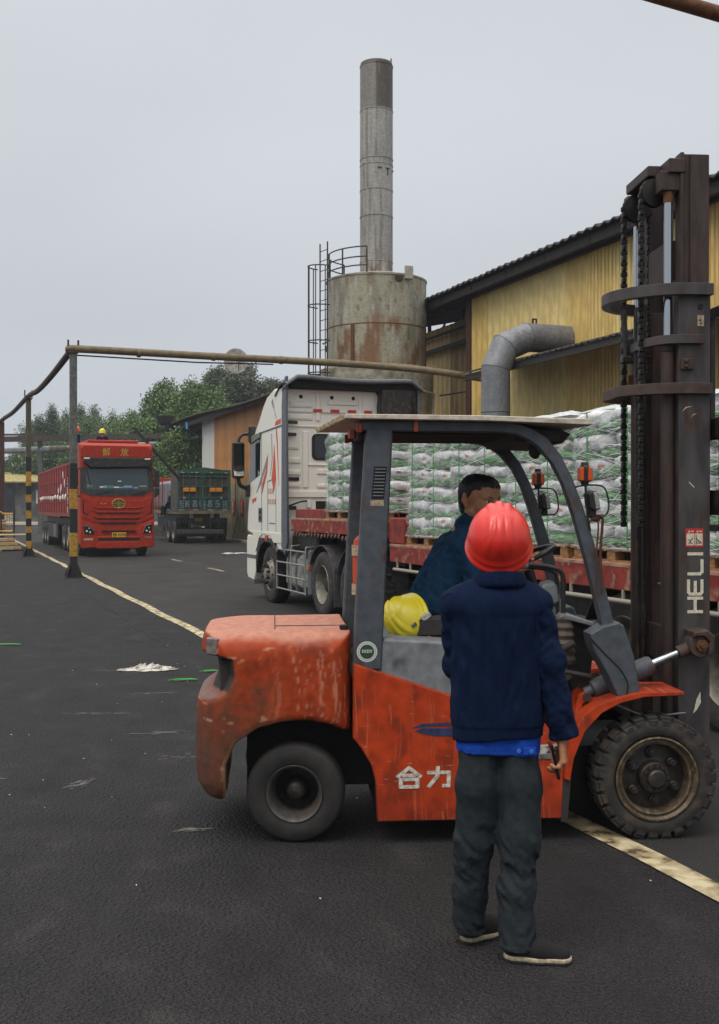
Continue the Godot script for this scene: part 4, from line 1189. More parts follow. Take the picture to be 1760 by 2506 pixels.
	for x in [-1.6, 0.2]: put(MB.new().lathe(pv([0.0, -0.06, 0.2, -0.06, 0.24, -0.03, 0.24, 0.03, 0.2, 0.06, 0.0, 0.06]), 20, axis_z(Vector3(x, 0.24, 0.05))), "wheel", "tyre_far", ct)
	put(MB.new().span(Vector3(-0.6, 0.8, -0.4), Vector3(0.1, 1.2, -0.1), 0.03), "crate", "label_tan", ct)
	var tb := road_thing("timber_stack", "low stack of pale sawn timber on the ground at the left edge", "timber", 2.75, 44.6)
	for i in 3:
		for k in 3:
			put(MB.new().box(Vector3(-1.9 - 0.12 * i + 0.3 * (k % 2), 0.12 + i * 0.16, -0.1 - k * 0.35), Vector3(3.2, 0.13, 0.28), 0.01, Basis(Vector3.UP, 0.02 * (i - k))), "plank", "timber" if (i + k) % 2 else "timber_b", tb)
	put(MB.new().box(Vector3(-1.4, 0.62, -0.8), Vector3(3.6, 0.05, 0.9), 0.01), "plank", "timber_b", tb)
	for x in [-3.0, -0.8]: put(MB.new().box(Vector3(x, 0.03, -0.4), Vector3(0.12, 0.06, 1.2)), "bearer", "wood", tb)

# ---------------------------------------------------------------- trees
func leaf_clump(sd: int, needle: bool) -> ArrayMesh:
	var r := RandomNumberGenerator.new()
	r.seed = sd
	var m := MB.new()
	for i in 22:
		var c := Vector3(r.randf_range(-1, 1), r.randf_range(-0.7, 0.7), r.randf_range(-1, 1)) * 0.36
		var d := Vector3(r.randf_range(-1, 1), r.randf_range(-0.6, 0.9), r.randf_range(-1, 1)).normalized()
		var s := d.cross(Vector3(r.randf_range(-1, 1), r.randf_range(-1, 1), r.randf_range(-1, 1))).normalized()
		var L := r.randf_range(0.09, 0.17); var w := L * (0.25 if needle else 0.42)
		var n := d.cross(s).normalized()
		if n.y < 0.0: n = -n
		m.tri(c, c + d * L * 0.5 + s * w, c + d * L, n, n, n)
		m.tri(c, c + d * L, c + d * L * 0.5 - s * w, n, n, n)
	return m.mesh()

var clumps := []

func tree(label: String, at: Vector3, h: float, w: float, shape: String, dens: int, cols: Array, sd: int) -> void:
	var r := RandomNumberGenerator.new()
	r.seed = sd
	var o := thing("tree", label, "tree", at, 0.0, "trees beyond the yard")
	var tk := MB.new()
	var th: float = h * (0.9 if shape == "cone" else 0.45)
	tk.tube(PackedVector3Array([Vector3.ZERO, Vector3(0.05, th * 0.5, 0.03), Vector3(0.0, th, 0.0)]), [0.03 * h * 0.7, 0.02 * h * 0.7, 0.012 * h * 0.7], 8)
	var pts := []
	if shape == "cone":
		for i in dens:
			var v := 1.0 - sqrt(r.randf())
			var a := r.randf() * TAU
			var rad := w * 0.5 * pow(1.0 - v, 0.75) * (0.62 + 0.38 * sin(v * 26.0 + a * 2.0 + sd)) * (1.0 + 0.25 * sin(a * 3.0 + sd))
			pts.append(Vector3(cos(a) * rad * sqrt(r.randf_range(0.25, 1.0)), h * (0.12 + 0.88 * v) + r.randf_range(-0.3, 0.2), sin(a) * rad * sqrt(r.randf_range(0.25, 1.0))))
	else:
		var lobes := []
		var nl := 9 if shape == "open" else 15
		for i in nl:
			var a := r.randf() * TAU; var v := r.randf()
			var rr := w * 0.5 * sqrt(r.randf()) * (0.85 if v < 0.75 else 0.5)
			var c := Vector3(cos(a) * rr, h * ((0.52 + 0.41 * v) if shape == "open" else (0.38 + 0.54 * v)), sin(a) * rr)
			lobes.append([c, w * r.randf_range(0.14, 0.24) if shape == "open" else w * r.randf_range(0.17, 0.27)])
			var b := Vector3(c.x * 0.12, th * r.randf_range(0.5, 0.98), c.z * 0.12)
			tk.tube(PackedVector3Array([b, b.lerp(c, 0.5) + Vector3(0, 0.25, 0), c]), [0.011 * h * 0.6, 0.007 * h * 0.6, 0.003 * h], 6)
			for k in 4:
				var e := c + Vector3(r.randf_range(-1, 1), r.randf_range(-0.6, 1), r.randf_range(-1, 1)) * w * 0.16
				tk.tube(PackedVector3Array([b.lerp(c, 0.7), e]), [0.004 * h, 0.0015 * h], 5, false)
		for i in dens:
			var l: Array = lobes[r.randi() % nl]
			var d := Vector3(r.randfn(), r.randfn() * 0.75, r.randfn())
			d = d.normalized() * pow(r.randf(), 0.4)
			pts.append(l[0] + d * l[1] * (1.0 + 0.35 * sin(d.x * 7.0 + sd) * cos(d.y * 6.0)))
	put(tk, "trunk", "bark", o)
	for k in 2:
		var mm := MultiMesh.new()
		mm.transform_format = MultiMesh.TRANSFORM_3D
		mm.use_colors = true
		var sel := []
		for i in pts.size():
			if i % 2 == k: sel.append(pts[i])
		mm.mesh = clumps[k + (2 if shape == "cone" else 0)]
		mm.instance_count = sel.size()
		for i in sel.size():
			var s := r.randf_range(0.8, 1.35)
			mm.set_instance_transform(i, Transform3D(Basis.from_euler(Vector3(r.randf() * 6.0, r.randf() * 6.0, r.randf() * 6.0)).scaled(Vector3.ONE * s), sel[i]))
			var c: Color = cols[0].lerp(cols[1], r.randf())
			mm.set_instance_color(i, c)
		var mi := MultiMeshInstance3D.new()
		mi.multimesh = mm
		mi.material_override = mt["leaf"]
		mi.name = "crown" if k == 0 else "crown_001"
		mi.set_meta("kind", "stuff")
		o.add_child(mi, true)

func build_trees() -> void:
	for i in 4: clumps.append(leaf_clump(70 + i, i > 1))
	var da := Color(0.028, 0.055, 0.026); var db := Color(0.060, 0.105, 0.045)
	var ma := Color(0.055, 0.105, 0.028); var mb := Color(0.125, 0.20, 0.055)
	var ga := Color(0.070, 0.085, 0.050); var gb := Color(0.13, 0.15, 0.09)
	# screen x (of 1613), top row, depth
	var L := [[88, 930, 112.0, 6.0, "cone", 3000, da, db, "leftmost dark conifer of the far row"], [118, 908, 112.0, 6.6, "cone", 3200, da, db, "tall dark conifer between the two striped posts"], [150, 918, 114.0, 6.2, "cone", 3000, da, db, "dark conifer behind the nearest striped post"],
		[182, 905, 110.0, 6.0, "cone", 3000, da, db, "dark conifer just right of the nearest post"], [212, 908, 112.0, 6.0, "cone", 3000, da, db, "slender dark conifer left of the yellow hard hat"], [255, 922, 114.0, 7.0, "cone", 3200, da, mb, "mid green conifer above the red cab roof"], [300, 925, 108.0, 6.6, "cone", 3000, da, db, "small dark conifer right of the red cab roof"], [335, 918, 108.0, 6.4, "cone", 3000, da, db, "dark conifer left of the open crowned tree"],
		[364, 826, 78.0, 3.6, "open", 900, ma, mb, "airy tree with bare forked stem and open crown"], [440, 836, 84.0, 5.0, "round", 4600, ma, mb, "bright green bushy tree in the middle of the grove"], [534, 802, 84.0, 6.0, "open", 2900, ga, gb, "grey green tall tree with thin branches behind the round mirror"], [470, 880, 72.0, 6.4, "round", 5600, ma, mb, "green bushy tree in front above the shed roof"],
		[385, 925, 74.0, 5.4, "round", 4800, ma, mb, "green bushy tree left of the shed roof end"], [320, 945, 86.0, 7.4, "round", 5200, ma, mb, "low green tree behind the red truck right side"], [245, 948, 104.0, 7.4, "round", 5200, da, mb, "low dark green tree behind the yellow hard hat"], [180, 950, 108.0, 7.6, "round", 5200, da, mb, "low dark green tree behind the nearest post"], [110, 962, 114.0, 7.4, "round", 4600, da, mb, "low dark green tree above the grey building"], [55, 1010, 120.0, 6.0, "round", 2400, da, mb, "low green bush tree at the far left"], [590, 860, 88.0, 5.0, "round", 2200, ma, mb, "green tree peeping out left of the white cab"], [420, 985, 66.0, 5.0, "round", 2600, ma, mb, "low green tree under the pipe bridge"]]
	for i in L.size():
		var e: Array = L[i]
		var d: float = e[2]
		var x: float = (e[0] - 806.5) / 2450.0 * d
		var h: float = EYE + (1135.0 - e[1]) / 2450.0 * d
		tree(e[8], Vector3(x, 0, -d), h, e[3], e[4], e[5], [e[6], e[7]], 200 + i * 7)
	# a hazy hedge mass that closes the gaps low down
	var r := RandomNumberGenerator.new()
	r.seed = 91
	var mm := MultiMesh.new()
	mm.transform_format = MultiMesh.TRANSFORM_3D
	mm.use_colors = true
	mm.mesh = clumps[0]
	mm.instance_count = 9000
	for i in 9000:
		var u := r.randf()
		var p := Vector3(-40.0 + u * 38.0, 0.0, -112.0 + u * 10.0 + r.randf_range(-2, 2))
		p.y = pow(r.randf(), 0.7) * (5.6 + 1.2 * sin(u * 40.0))
		mm.set_instance_transform(i, Transform3D(Basis.from_euler(Vector3(r.randf() * 6.0, r.randf() * 6.0, 0)).scaled(Vector3.ONE * r.randf_range(1.2, 2.2)), p))
		mm.set_instance_color(i, da.lerp(mb, r.randf()))
	var mi := MultiMeshInstance3D.new()
	mi.multimesh = mm; mi.material_override = mt["leaf"]; mi.name = "undergrowth"
	add_child(mi)
	tag(mi, "dark green undergrowth below the far trees", "undergrowth", "", "stuff")

# ---------------------------------------------------------------- lorries
var FT := Transform3D(Basis(Vector3(0, 0, -1), Vector3(0, 1, 0), Vector3(1, 0, 0)), Vector3.ZERO)
var wheel_cache := {}

func side() -> MB:
	# profile drawn as (forward, up), pushed along x
	var m := MB.new()
	m.T = FT
	return m

func truck_wheel(parent: Node3D, c: Vector3, w: float, kind: String, r := 0.52, out := -1.0) -> void:
	var key := "%s%.2f%.2f%.0f" % [kind, w, r, out]
	if not wheel_cache.has(key):
		var T := Transform3D(Basis(Vector3.BACK, PI / 2 if out < 0 else -PI / 2), Vector3.ZERO)
		var k := r / 0.52
		var p := PackedVector2Array([Vector2(0.30 * k, -w), Vector2(0.46 * k, -w), Vector2(0.505 * k, -w + 0.03)])
		if w > 0.45:
			p.append_array(PackedVector2Array([Vector2(r, -w + 0.06), Vector2(r, -w * 0.5 - 0.06), Vector2(0.46 * k, -w * 0.5 - 0.02), Vector2(0.46 * k, -w * 0.5 + 0.02), Vector2(r, -w * 0.5 + 0.06)]))
		else: p.append(Vector2(r, -w + 0.07))
		p.append_array(PackedVector2Array([Vector2(r, -0.06), Vector2(0.508 * k, -0.028), Vector2(0.475 * k, -0.008), Vector2(0.42 * k, 0.0), Vector2(0.35 * k, -0.004), Vector2(0.305 * k, -0.02), Vector2(0.295 * k, -0.05)]))
		var a := MB.new().lathe(p, 44, T, 45.0)
		for i in 4: a.lathe(PackedVector2Array([Vector2(r + 0.001, -w * 0.5 + 0.03 + 0.05 * i - 0.09), Vector2(r + 0.008, -w * 0.5 + 0.035 + 0.05 * i - 0.09), Vector2(r + 0.008, -w * 0.5 + 0.065 + 0.05 * i - 0.09), Vector2(r + 0.001, -w * 0.5 + 0.07 + 0.05 * i - 0.09)]), 44, T, 10.0)
		var b := MB.new()
		var c2 := MB.new()
		if kind == "front":
			b.lathe(pv([0.29 * k, -0.20, 0.275 * k, -0.12, 0.285 * k, -0.03, 0.302 * k, -0.012, 0.306 * k, -0.02]), 36, T, 50.0)
			b.lathe(pv([0.28 * k, -0.10, 0.25 * k, -0.03, 0.20 * k, 0.03, 0.12 * k, 0.035, 0.10 * k, 0.03, 0.095 * k, 0.075, 0.07 * k, 0.085, 0.0, 0.085]), 36, T, 40.0)
			for i in 10:
				var an := TAU * i / 10
				c2.lathe(pv([0.021, 0.02, 0.021, 0.09, 0.013, 0.10, 0.0, 0.10]), 8, T * Transform3D(Basis(), Vector3(cos(an) * 0.168 * k, 0, sin(an) * 0.168 * k)))
				c2.lathe(pv([0.028, 0.012, 0.026, 0.016, 0.0, 0.016]), 10, T * Transform3D(Basis(), Vector3(cos(an + 0.3) * 0.222 * k, -0.008, sin(an + 0.3) * 0.222 * k)))
		else:
			b.lathe(pv([0.10 * k, -0.20, 0.25 * k, -0.20, 0.272 * k, -0.14, 0.28 * k, -0.04, 0.302 * k, -0.010, 0.308 * k, -0.02]), 36, T, 50.0)
			c2.lathe(pv([0.13 * k, -0.2, 0.12 * k, -0.10, 0.09 * k, -0.08, 0.0, -0.08]), 24, T, 40.0)
			for i in 10:
				var an := TAU * i / 10
				c2.lathe(pv([0.018, -0.2, 0.018, -0.16, 0.0, -0.16]), 8, T * Transform3D(Basis(), Vector3(cos(an) * 0.168 * k, 0, sin(an) * 0.168 * k)))
		wheel_cache[key] = [a.mesh(), b.mesh(), c2.mesh()]
	var e: Array = wheel_cache[key]
	var o := put(e[0], "wheel", "tyre_far", parent, c)
	put(e[1], "rim", "rim_pale", o)
	put(e[2], "hub", "hub_dark" if kind != "front" else "black_paint", o)

func build_white_truck() -> void:
	var o := road_thing("tractor_truck", "white tractor truck with orange flame stripes, seen from behind on the road", "truck", 5.45, 19.15)
	var m := side()
	var prof := pv([-0.97, 1.10, -0.97, 3.78, -0.9, 3.84, -0.3, 3.84, 0.05, 3.76, 0.3, 3.61, 0.55, 3.40, 0.9, 3.15, 1.15, 2.56, 1.40, 1.62, 1.46, 1.25, 1.0, 1.22, 0.75, 1.14, 0.45, 1.12, 0.2, 1.13, -0.3, 1.13, -0.55, 1.05, -0.72, 0.95, -0.97, 0.95])
	m.prism(prof, 0.0, 2.5, 0.05)
	var cab := put(m, "cab", "cab_white", o)
	# front corner, bumper and steps
	m = side()
	m.prism(pv([0.62, 1.20, 1.44, 1.20, 1.48, 1.0, 1.46, 0.45, 1.30, 0.33, 0.98, 0.33, 0.82, 0.55, 0.80, 0.80]), 0.0, 0.30, 0.03)
	m.prism(pv([1.0, 1.2, 1.46, 1.2, 1.48, 0.9, 1.46, 0.4, 1.0, 0.4]), 0.28, 2.5, 0.03)
	put(m, "bumper", "cab_white", o)
	m = side()
	m.prism(pv([0.80, 0.83, 1.47, 0.83, 1.47, 0.76, 0.80, 0.76]), -0.006, 0.2, 0.004)
	m.prism(pv([0.9, 0.36, 1.42, 0.40, 1.42, 0.34, 0.9, 0.28]), -0.004, 0.25, 0.004)
	put(m, "step", "trim_grey", o)
	m = side()
	m.prism(pv([-0.62, 0.5, -0.64, 0.95, -0.5, 1.08, -0.28, 1.17, 0.25, 1.17, 0.5, 1.1, 0.66, 0.95, 0.74, 0.7, 0.70, 0.5, 0.63, 0.72, 0.52, 0.92, 0.4, 1.02, 0.2, 1.09, -0.2, 1.09, -0.42, 1.0, -0.55, 0.9, -0.58, 0.5]), -0.02, 0.5, 0.01)
	put(m, "wheel_arch", "black_paint", o)
	m = side()
	m.prism(pv([-0.97, 1.28, -0.97, 1.10, -0.40, 1.10, -0.25, 1.22, 0.3, 1.24, 0.55, 1.16, 0.68, 1.0, 0.80, 0.9, 1.0, 1.24, 1.3, 1.28]), -0.012, 0.06, 0.006)
	put(m, "fender", "cab_white", o)
	# door gaps, window, decals on the left side
	m = side()
	m.prism(pv([0.46, 3.06, 0.50, 2.33, 1.22, 2.20, 1.30, 2.24, 1.09, 2.98]), -0.006, 0.02, 0.004)
	var win := put(m, "side_window", "glass_dark", o)
	m = side()
	m.prism(pv([0.42, 3.12, 0.44, 3.02, 1.14, 2.93, 1.12, 3.08]), -0.03, 0.0, 0.01)
	put(m, "rain_visor", "trim_olive", win)
	m = side()
	for l in [[0.38, 1.15, 0.40, 3.12], [-0.02, 1.3, -0.02, 2.2], [-0.55, 1.3, -0.55, 2.25]]:
		m.prism(pv([l[0] - 0.008, l[1], l[2] - 0.008, l[3], l[2] + 0.008, l[3], l[0] + 0.008, l[1]]), -0.004, 0.01)
	m.prism(pv([-0.96, 3.17, 1.0, 3.10, 1.0, 3.075, -0.96, 3.14]), -0.007, 0.01)
	m.prism(pv([-0.5, 1.45, -0.1, 1.45, -0.1, 1.435, -0.5, 1.435]), -0.004, 0.01)
	m.prism(pv([-0.55, 2.25, -0.02, 2.21, -0.02, 2.195, -0.55, 2.235]), -0.005, 0.01)
	put(m, "panel_gap", "trim_grey", cab)
	m = side()
	m.prism(pv([-0.60, 3.15, -0.66, 2.9, -0.70, 2.5, -0.74, 2.1, -0.68, 2.45, -0.62, 2.85, -0.56, 3.05]), -0.0065, 0.01)
	m.prism(pv([-0.45, 2.85, -0.38, 2.5, -0.28, 2.25, -0.42, 2.0, -0.55, 2.28, -0.52, 2.5]), -0.0065, 0.01)
	m.prism(pv([-0.05, 2.7, 0.1, 2.4, 0.34, 2.16, 0.36, 1.98, 0.2, 2.16, 0.02, 2.36]), -0.0065, 0.01)
	m.prism(pv([0.75, 1.92, 1.05, 1.88, 1.02, 1.80, 0.88, 1.85, 0.78, 1.84]), -0.0065, 0.01)
	m.prism(pv([-0.55, 3.25, -0.85, 3.28, -0.85, 3.2, -0.5, 3.18]), -0.0065, 0.01)
	put(m, "flame_stripe", "decal_orange", cab)
	m = side()
	m.prism(pv([0.0, 2.65, 0.5, 2.22, 0.75, 2.0, 0.45, 2.16, 0.05, 2.5]), -0.0072, 0.01)
	for i in 9:
		var x := -0.62 + 0.03 * i
		m.prism(pv([x, 3.26 + 0.05 * i, x + 0.10, 3.35 + 0.03 * i, x + 0.03, 3.30 + 0.045 * i]), -0.006 - 0.0002 * i, 0.01)
	m.prism(pv([-0.3, 3.05, -0.33, 2.6, -0.2, 2.3, -0.30, 2.6, -0.27, 3.05]), -0.0063, 0.01)
	put(m, "grey_stripe", "decal_grey", cab)
	for r in 2:
		for i in 3 + r:
			m = strokes([[0.1, 0.9, 0.9, 0.9], [0.5, 1.0, 0.5, 0.0], [0.15, 0.5, 0.85, 0.5], [0.1, 0.1, 0.9, 0.1]], Transform3D(Basis(Vector3(0, 0, 1), Vector3(0, 1, 0), Vector3(-1, 0, 0)), q(-0.004, 1.98 - 0.19 * r, -0.08 - 0.0 * i) + Vector3(0, 0, 0.13 * i - 0.02)), 0.085, 0.010, 0.004)
			put(m, "lettering", "decal_orange", cab)
	m = side()
	m.prism(pv([0.35, 1.72, 0.58, 1.72, 0.58, 1.46, 0.35, 1.46]), -0.012, 0.01, 0.004)
	var st := put(m, "door_handle", "trim_grey", cab)
	m = side()
	m.prism(pv([0.40, 1.68, 0.54, 1.68, 0.54, 1.61, 0.40, 1.61]), -0.014, 0.01)
	m.prism(pv([0.40, 1.57, 0.54, 1.57, 0.54, 1.50, 0.40, 1.50]), -0.014, 0.01)
	put(m, "handle_recess", "black", st)
	m = side()
	m.prism(pv([-0.06, 1.22, 0.12, 1.22, 0.08, 1.12, -0.02, 1.12]), -0.024, 0.01, 0.004)
	put(m, "side_marker", "lamp_orange", o)
	# rear fairing fins and roof deflector
	for x in [0.0, 2.47]:
		m = side()
		m.prism(pv([-0.90, 1.05, -0.93, 3.5, -0.98, 3.82, -1.12, 3.98, -1.20, 3.98, -1.18, 3.5, -1.26, 1.15, -1.1, 0.9]), x - 0.012, x + 0.03, 0.008)
		put(m, "side_fairing", "fairing_grey", o)
	var P := []
	for i in 13:
		var u := i / 12.0
		var row := PackedVector3Array()
		for s in [[-0.5, 3.84], [-0.8, 3.99], [-1.20, 4.03], [-1.27, 4.01], [-1.26, 3.95], [-1.22, 3.95], [-0.9, 3.92]]:
			var sag := -0.05 * sin(PI * clampf((u - 0.12) / 0.8, 0, 1)) + (-0.16 * pow(absf(u * 2.0 - 1.0), 14.0))
			row.append(q(-0.03 + u * 2.56, s[1] + sag, s[0]))
		P.append(row)
	put(MB.new().grid(P), "roof_deflector", "fairing_grey", o)
	put(MB.new().span(q(0.06, 3.79, -1.16), q(2.44, 3.93, -0.5), 0.02), "roof_gap_shade", "black", o)  # black box stands in for the shade in the gap under the deflector
	# back wall relief
	var zb := 0.97
	m = MB.new()
	for b in [[0.597, 0.68, 3.24, 3.72], [0.82, 1.38, 3.53, 3.61], [0.357, 0.46, 2.07, 3.06], [1.40, 1.46, 3.3, 3.72], [0.46, 1.5, 2.46, 2.49], [0.07, 2.4, 3.13, 3.155], [0.62, 1.3, 2.31, 2.40], [0.62, 1.3, 2.07, 2.14], [1.62, 1.72, 2.07, 3.06]]:
		m.span(Vector3(b[0], b[2], zb - 0.02), Vector3(b[1], b[3], zb + 0.022), 0.014)
	for b in [[0.117, 0.537, 3.47, 3.575], [0.07, 0.54, 3.25, 3.36], [0.057, 0.29, 2.74, 3.06], [0.045, 0.327, 2.49, 2.6], [0.045, 0.327, 2.28, 2.387], [0.045, 0.327, 2.07, 2.17], [1.85, 2.2, 2.7, 3.06]]:
		m.span(Vector3(b[0], b[2], zb - 0.02), Vector3(b[1], b[3], zb + 0.018), 0.016)
		m.span(Vector3(b[0] + 0.03, b[2] + 0.022, zb), Vector3(b[1] - 0.03, b[3] - 0.022, zb + 0.026), 0.01)
	m.prism(pv([0.05, 1.98, 0.08, 1.9, 2.42, 1.9, 2.45, 1.98, 2.4, 2.02, 0.1, 2.02]), zb - 0.02, zb + 0.03, 0.012)
	put(m, "pressed_panel", "cab_white", cab)
	m = MB.new()
	for x in [0.327, 0.897, 1.3]: m.lathe(pv([0.034, -0.01, 0.034, 0.006, 0.0, 0.006]), 16, axis_z(Vector3(x, 3.66, zb)))
	m.span(Vector3(0.075, 2.195, zb), Vector3(0.29, 2.255, zb + 0.034), 0.012)
	m.span(Vector3(0.60, 1.2, zb), Vector3(1.9, 1.84, zb + 0.006), 0.0)
	put(m, "black_opening", "black", cab)  # flat black pieces drawn for the holes, the oval and the opening
	var rr := PackedVector2Array()
	for c in [[0.615, 2.645, PI], [1.25, 2.645, -PI / 2], [1.25, 2.93, 0.0], [0.615, 2.93, PI / 2]]:
		for i in 6: rr.append(Vector2(c[0], c[1]) + Vector2(cos(c[2] + PI / 2 * i / 5), sin(c[2] + PI / 2 * i / 5)) * 0.09)
	put(MB.new().prism(rr, zb, zb + 0.02, 0.008), "window_seal", "rubber", cab)
	var ri := PackedVector2Array()
	for v in rr: ri.append(Vector2(0.9325, 2.7875) + (v - Vector2(0.9325, 2.7875)) * Vector2(0.88, 0.84))
	put(MB.new().prism(ri, zb + 0.01, zb + 0.024), "rear_window", "glass_dark", cab)
	var k := 0
	for b in [[0.064, 0.387, "w"], [0.40, 0.53, "w"], [0.55, 0.71, "r"], [0.715, 0.86, "w"], [0.867, 1.03, "r"], [1.035, 1.18, "w"], [1.19, 1.347, "r"], [1.352, 1.49, "w"], [1.5, 1.65, "r"], [1.85, 2.15, "w"]]:
		put(MB.new().span(Vector3(b[0], 3.395, zb + 0.0235 + 0.0003 * k), Vector3(b[1], 3.45, zb + 0.027 + 0.0003 * k)), "reflective_tape", "tape_red" if b[2] == "r" else "tape_white", cab)
		k += 1
	m = MB.new()
	m.beam(q(0.0, 3.21, -1.02), q(0.24, 3.2, -1.06), 0.03, 0.06, 0.01)
	m.beam(q(0.0, 3.0, -1.02), q(0.22, 2.99, -1.06), 0.03, 0.06, 0.01)
	m.beam(q(0.0, 1.72, -1.02), q(0.22, 1.72, -1.06), 0.03, 0.07, 0.01)
	m.tube(curve(p3([0.05, 1.74, 1.02, 0.2, 1.80, 1.08, 0.3, 1.83, 1.08, 0.42, 1.84, 1.02]), 4), 0.016, 8)
	put(m, "bracket", "black_paint", o)
	m = MB.new().span(q(0.43, 1.72, -0.97), q(0.51, 1.86, -0.995), 0.012)
	put(m, "catch_plate", "cab_white", o)
	# air intake box and torn cover on the right
	m = MB.new().box(q(2.10, 3.52, -1.07), Vector3(0.70, 0.66, 0.24), 0.06)
	m.box(q(2.36, 3.3, -1.08), Vector3(0.2, 0.95, 0.22), 0.06)
	m.tube(curve(p3([1.74, 3.78, 1.0, 1.77, 3.7, 1.02, 1.76, 3.5, 1.0, 1.77, 3.3, 1.0]), 4), 0.02, 8)
	m.box(q(1.8, 3.4, -1.02), Vector3(0.12, 0.12, 0.08), 0.02)
	put(m, "air_intake", "black_paint", o)
	# mirror on its two arms
	m = MB.new().box(q(-0.24, 2.63, 1.2), Vector3(0.24, 0.70, 0.13), 0.04)
	var mir := put(m, "mirror", "black_paint", o)
	put(MB.new().box(q(-0.24, 2.74, 1.133), Vector3(0.19, 0.40, 0.004)), "mirror_glass", "mirror_dark", mir)
	put(MB.new().box(q(-0.24, 2.40, 1.133), Vector3(0.19, 0.16, 0.004), 0.0, Basis(Vector3.RIGHT, -0.35)), "mirror_glass", "mirror_bright", mir)
	m = MB.new().tube(curve(p3([0.05, 3.12, -1.15, -0.1, 3.13, -1.2, -0.2, 3.08, -1.2, -0.24, 2.96, -1.2]), 4), 0.03, 8)
	m.tube(curve(p3([-0.24, 2.30, -1.2, -0.2, 2.16, -1.22, -0.08, 2.1, -1.28, 0.02, 2.05, -1.3]), 4), 0.04, 8)
	m.box(q(-0.02, 2.05, 1.28), Vector3(0.1, 0.24, 0.16), 0.03)
	m.box(q(0.0, 3.12, 1.08), Vector3(0.14, 0.34, 0.12), 0.04)
	put(m, "mirror_arm", "black_paint", o)
	# chassis, tank with its cage, mudguards
	m = MB.new()
	m.span(q(0.75, 0.75, 1.0), q(0.85, 1.05, -5.3))
	m.span(q(1.65, 0.75, 1.0), q(1.75, 1.05, -5.3))
	m.span(q(0.3, 0.42, -3.1), q(2.2, 0.62, -2.8)); m.span(q(0.3, 0.42, -4.45), q(2.2, 0.62, -4.15))
	m.span(q(0.2, 0.45, -0.45), q(2.3, 1.0, 0.9))
	m.span(q(0.15, 1.0, -2.4), q(0.7, 1.32, -1.0), 0.05)
	m.span(q(0.5, 0.9, -5.2), q(2.0, 1.2, -2.2))
	m.span(q(1.5, 0.3, -2.4), q(2.4, 1.0, -0.7), 0.06)
	put(m, "chassis", "black_paint", o)
	m = MB.new().span(q(0.10, 0.30, -2.15), q(0.70, 0.98, -0.72), 0.13)
	var tank := put(m, "fuel_tank", "tank_alu", o)
	for f in [-1.0, -1.45, -1.9]: put(MB.new().span(q(0.085, 0.285, f - 0.04), q(0.71, 0.995, f + 0.04), 0.12), "tank_band", "trim_grey", tank)
	m = MB.new()
	for y in [0.32, 0.55, 0.78, 1.0]: m.tube(PackedVector3Array([q(0.0, y, -0.62), q(0.0, y, -2.25)]), 0.014, 8)
	for f in [-0.62, -1.45, -2.25]:
		m.tube(curve(PackedVector3Array([q(0.0, 0.30, f), q(0.0, 1.0, f), q(0.08, 1.08, f), q(0.5, 1.12, f)]), 4), 0.014, 8)
	m.tube(PackedVector3Array([q(0.3, 1.11, -0.62), q(0.3, 1.11, -2.25)]), 0.014, 8)
	put(m, "tank_cage", "cage_steel", tank)
	put(MB.new().span(q(0.02, 0.3, -2.42), q(0.62, 1.04, -2.28), 0.03), "battery_box", "trim_grey", o)
	put(MB.new().span(q(0.0, 0.72, -2.42), q(0.03, 0.8, -2.36), 0.006), "side_marker", "lamp_orange", o)
	put(MB.new().span(q(0.0, 0.74, -0.56), q(0.05, 0.79, -0.50), 0.006), "side_marker", "lamp_orange", o)
	for f in [-2.95, -4.3]:
		for x in [0.02, 1.85]:
			m = MB.new()
			var pts := PackedVector3Array()
			for i in 13:
				var a := PI * (0.02 + 0.96 * i / 12.0)
				pts.append(q(x + 0.32, 0.52 + sin(a) * 0.62, f + cos(a) * 0.62))
			for i in 12: m.beam(pts[i], pts[i + 1], 0.64, 0.012, 0.0, Vector3.RIGHT if i == 99 else (pts[i] - q(x + 0.32, 0.52, f)).normalized())
			m.span(q(x, 0.22, f - 0.645), q(x + 0.64, 0.8, f - 0.63))
			put(m, "mudguard", "mud_grey", o)
	for e in [[0.0, 0.31, "front"], [-2.95, 0.6, "rear"], [-4.3, 0.6, "rear"]]:
		truck_wheel(o, q(0.03, 0.52, e[0]), e[1], e[2])
		truck_wheel(o, q(2.47, 0.52, e[0]), e[1], e[2], 0.52, 1.0)

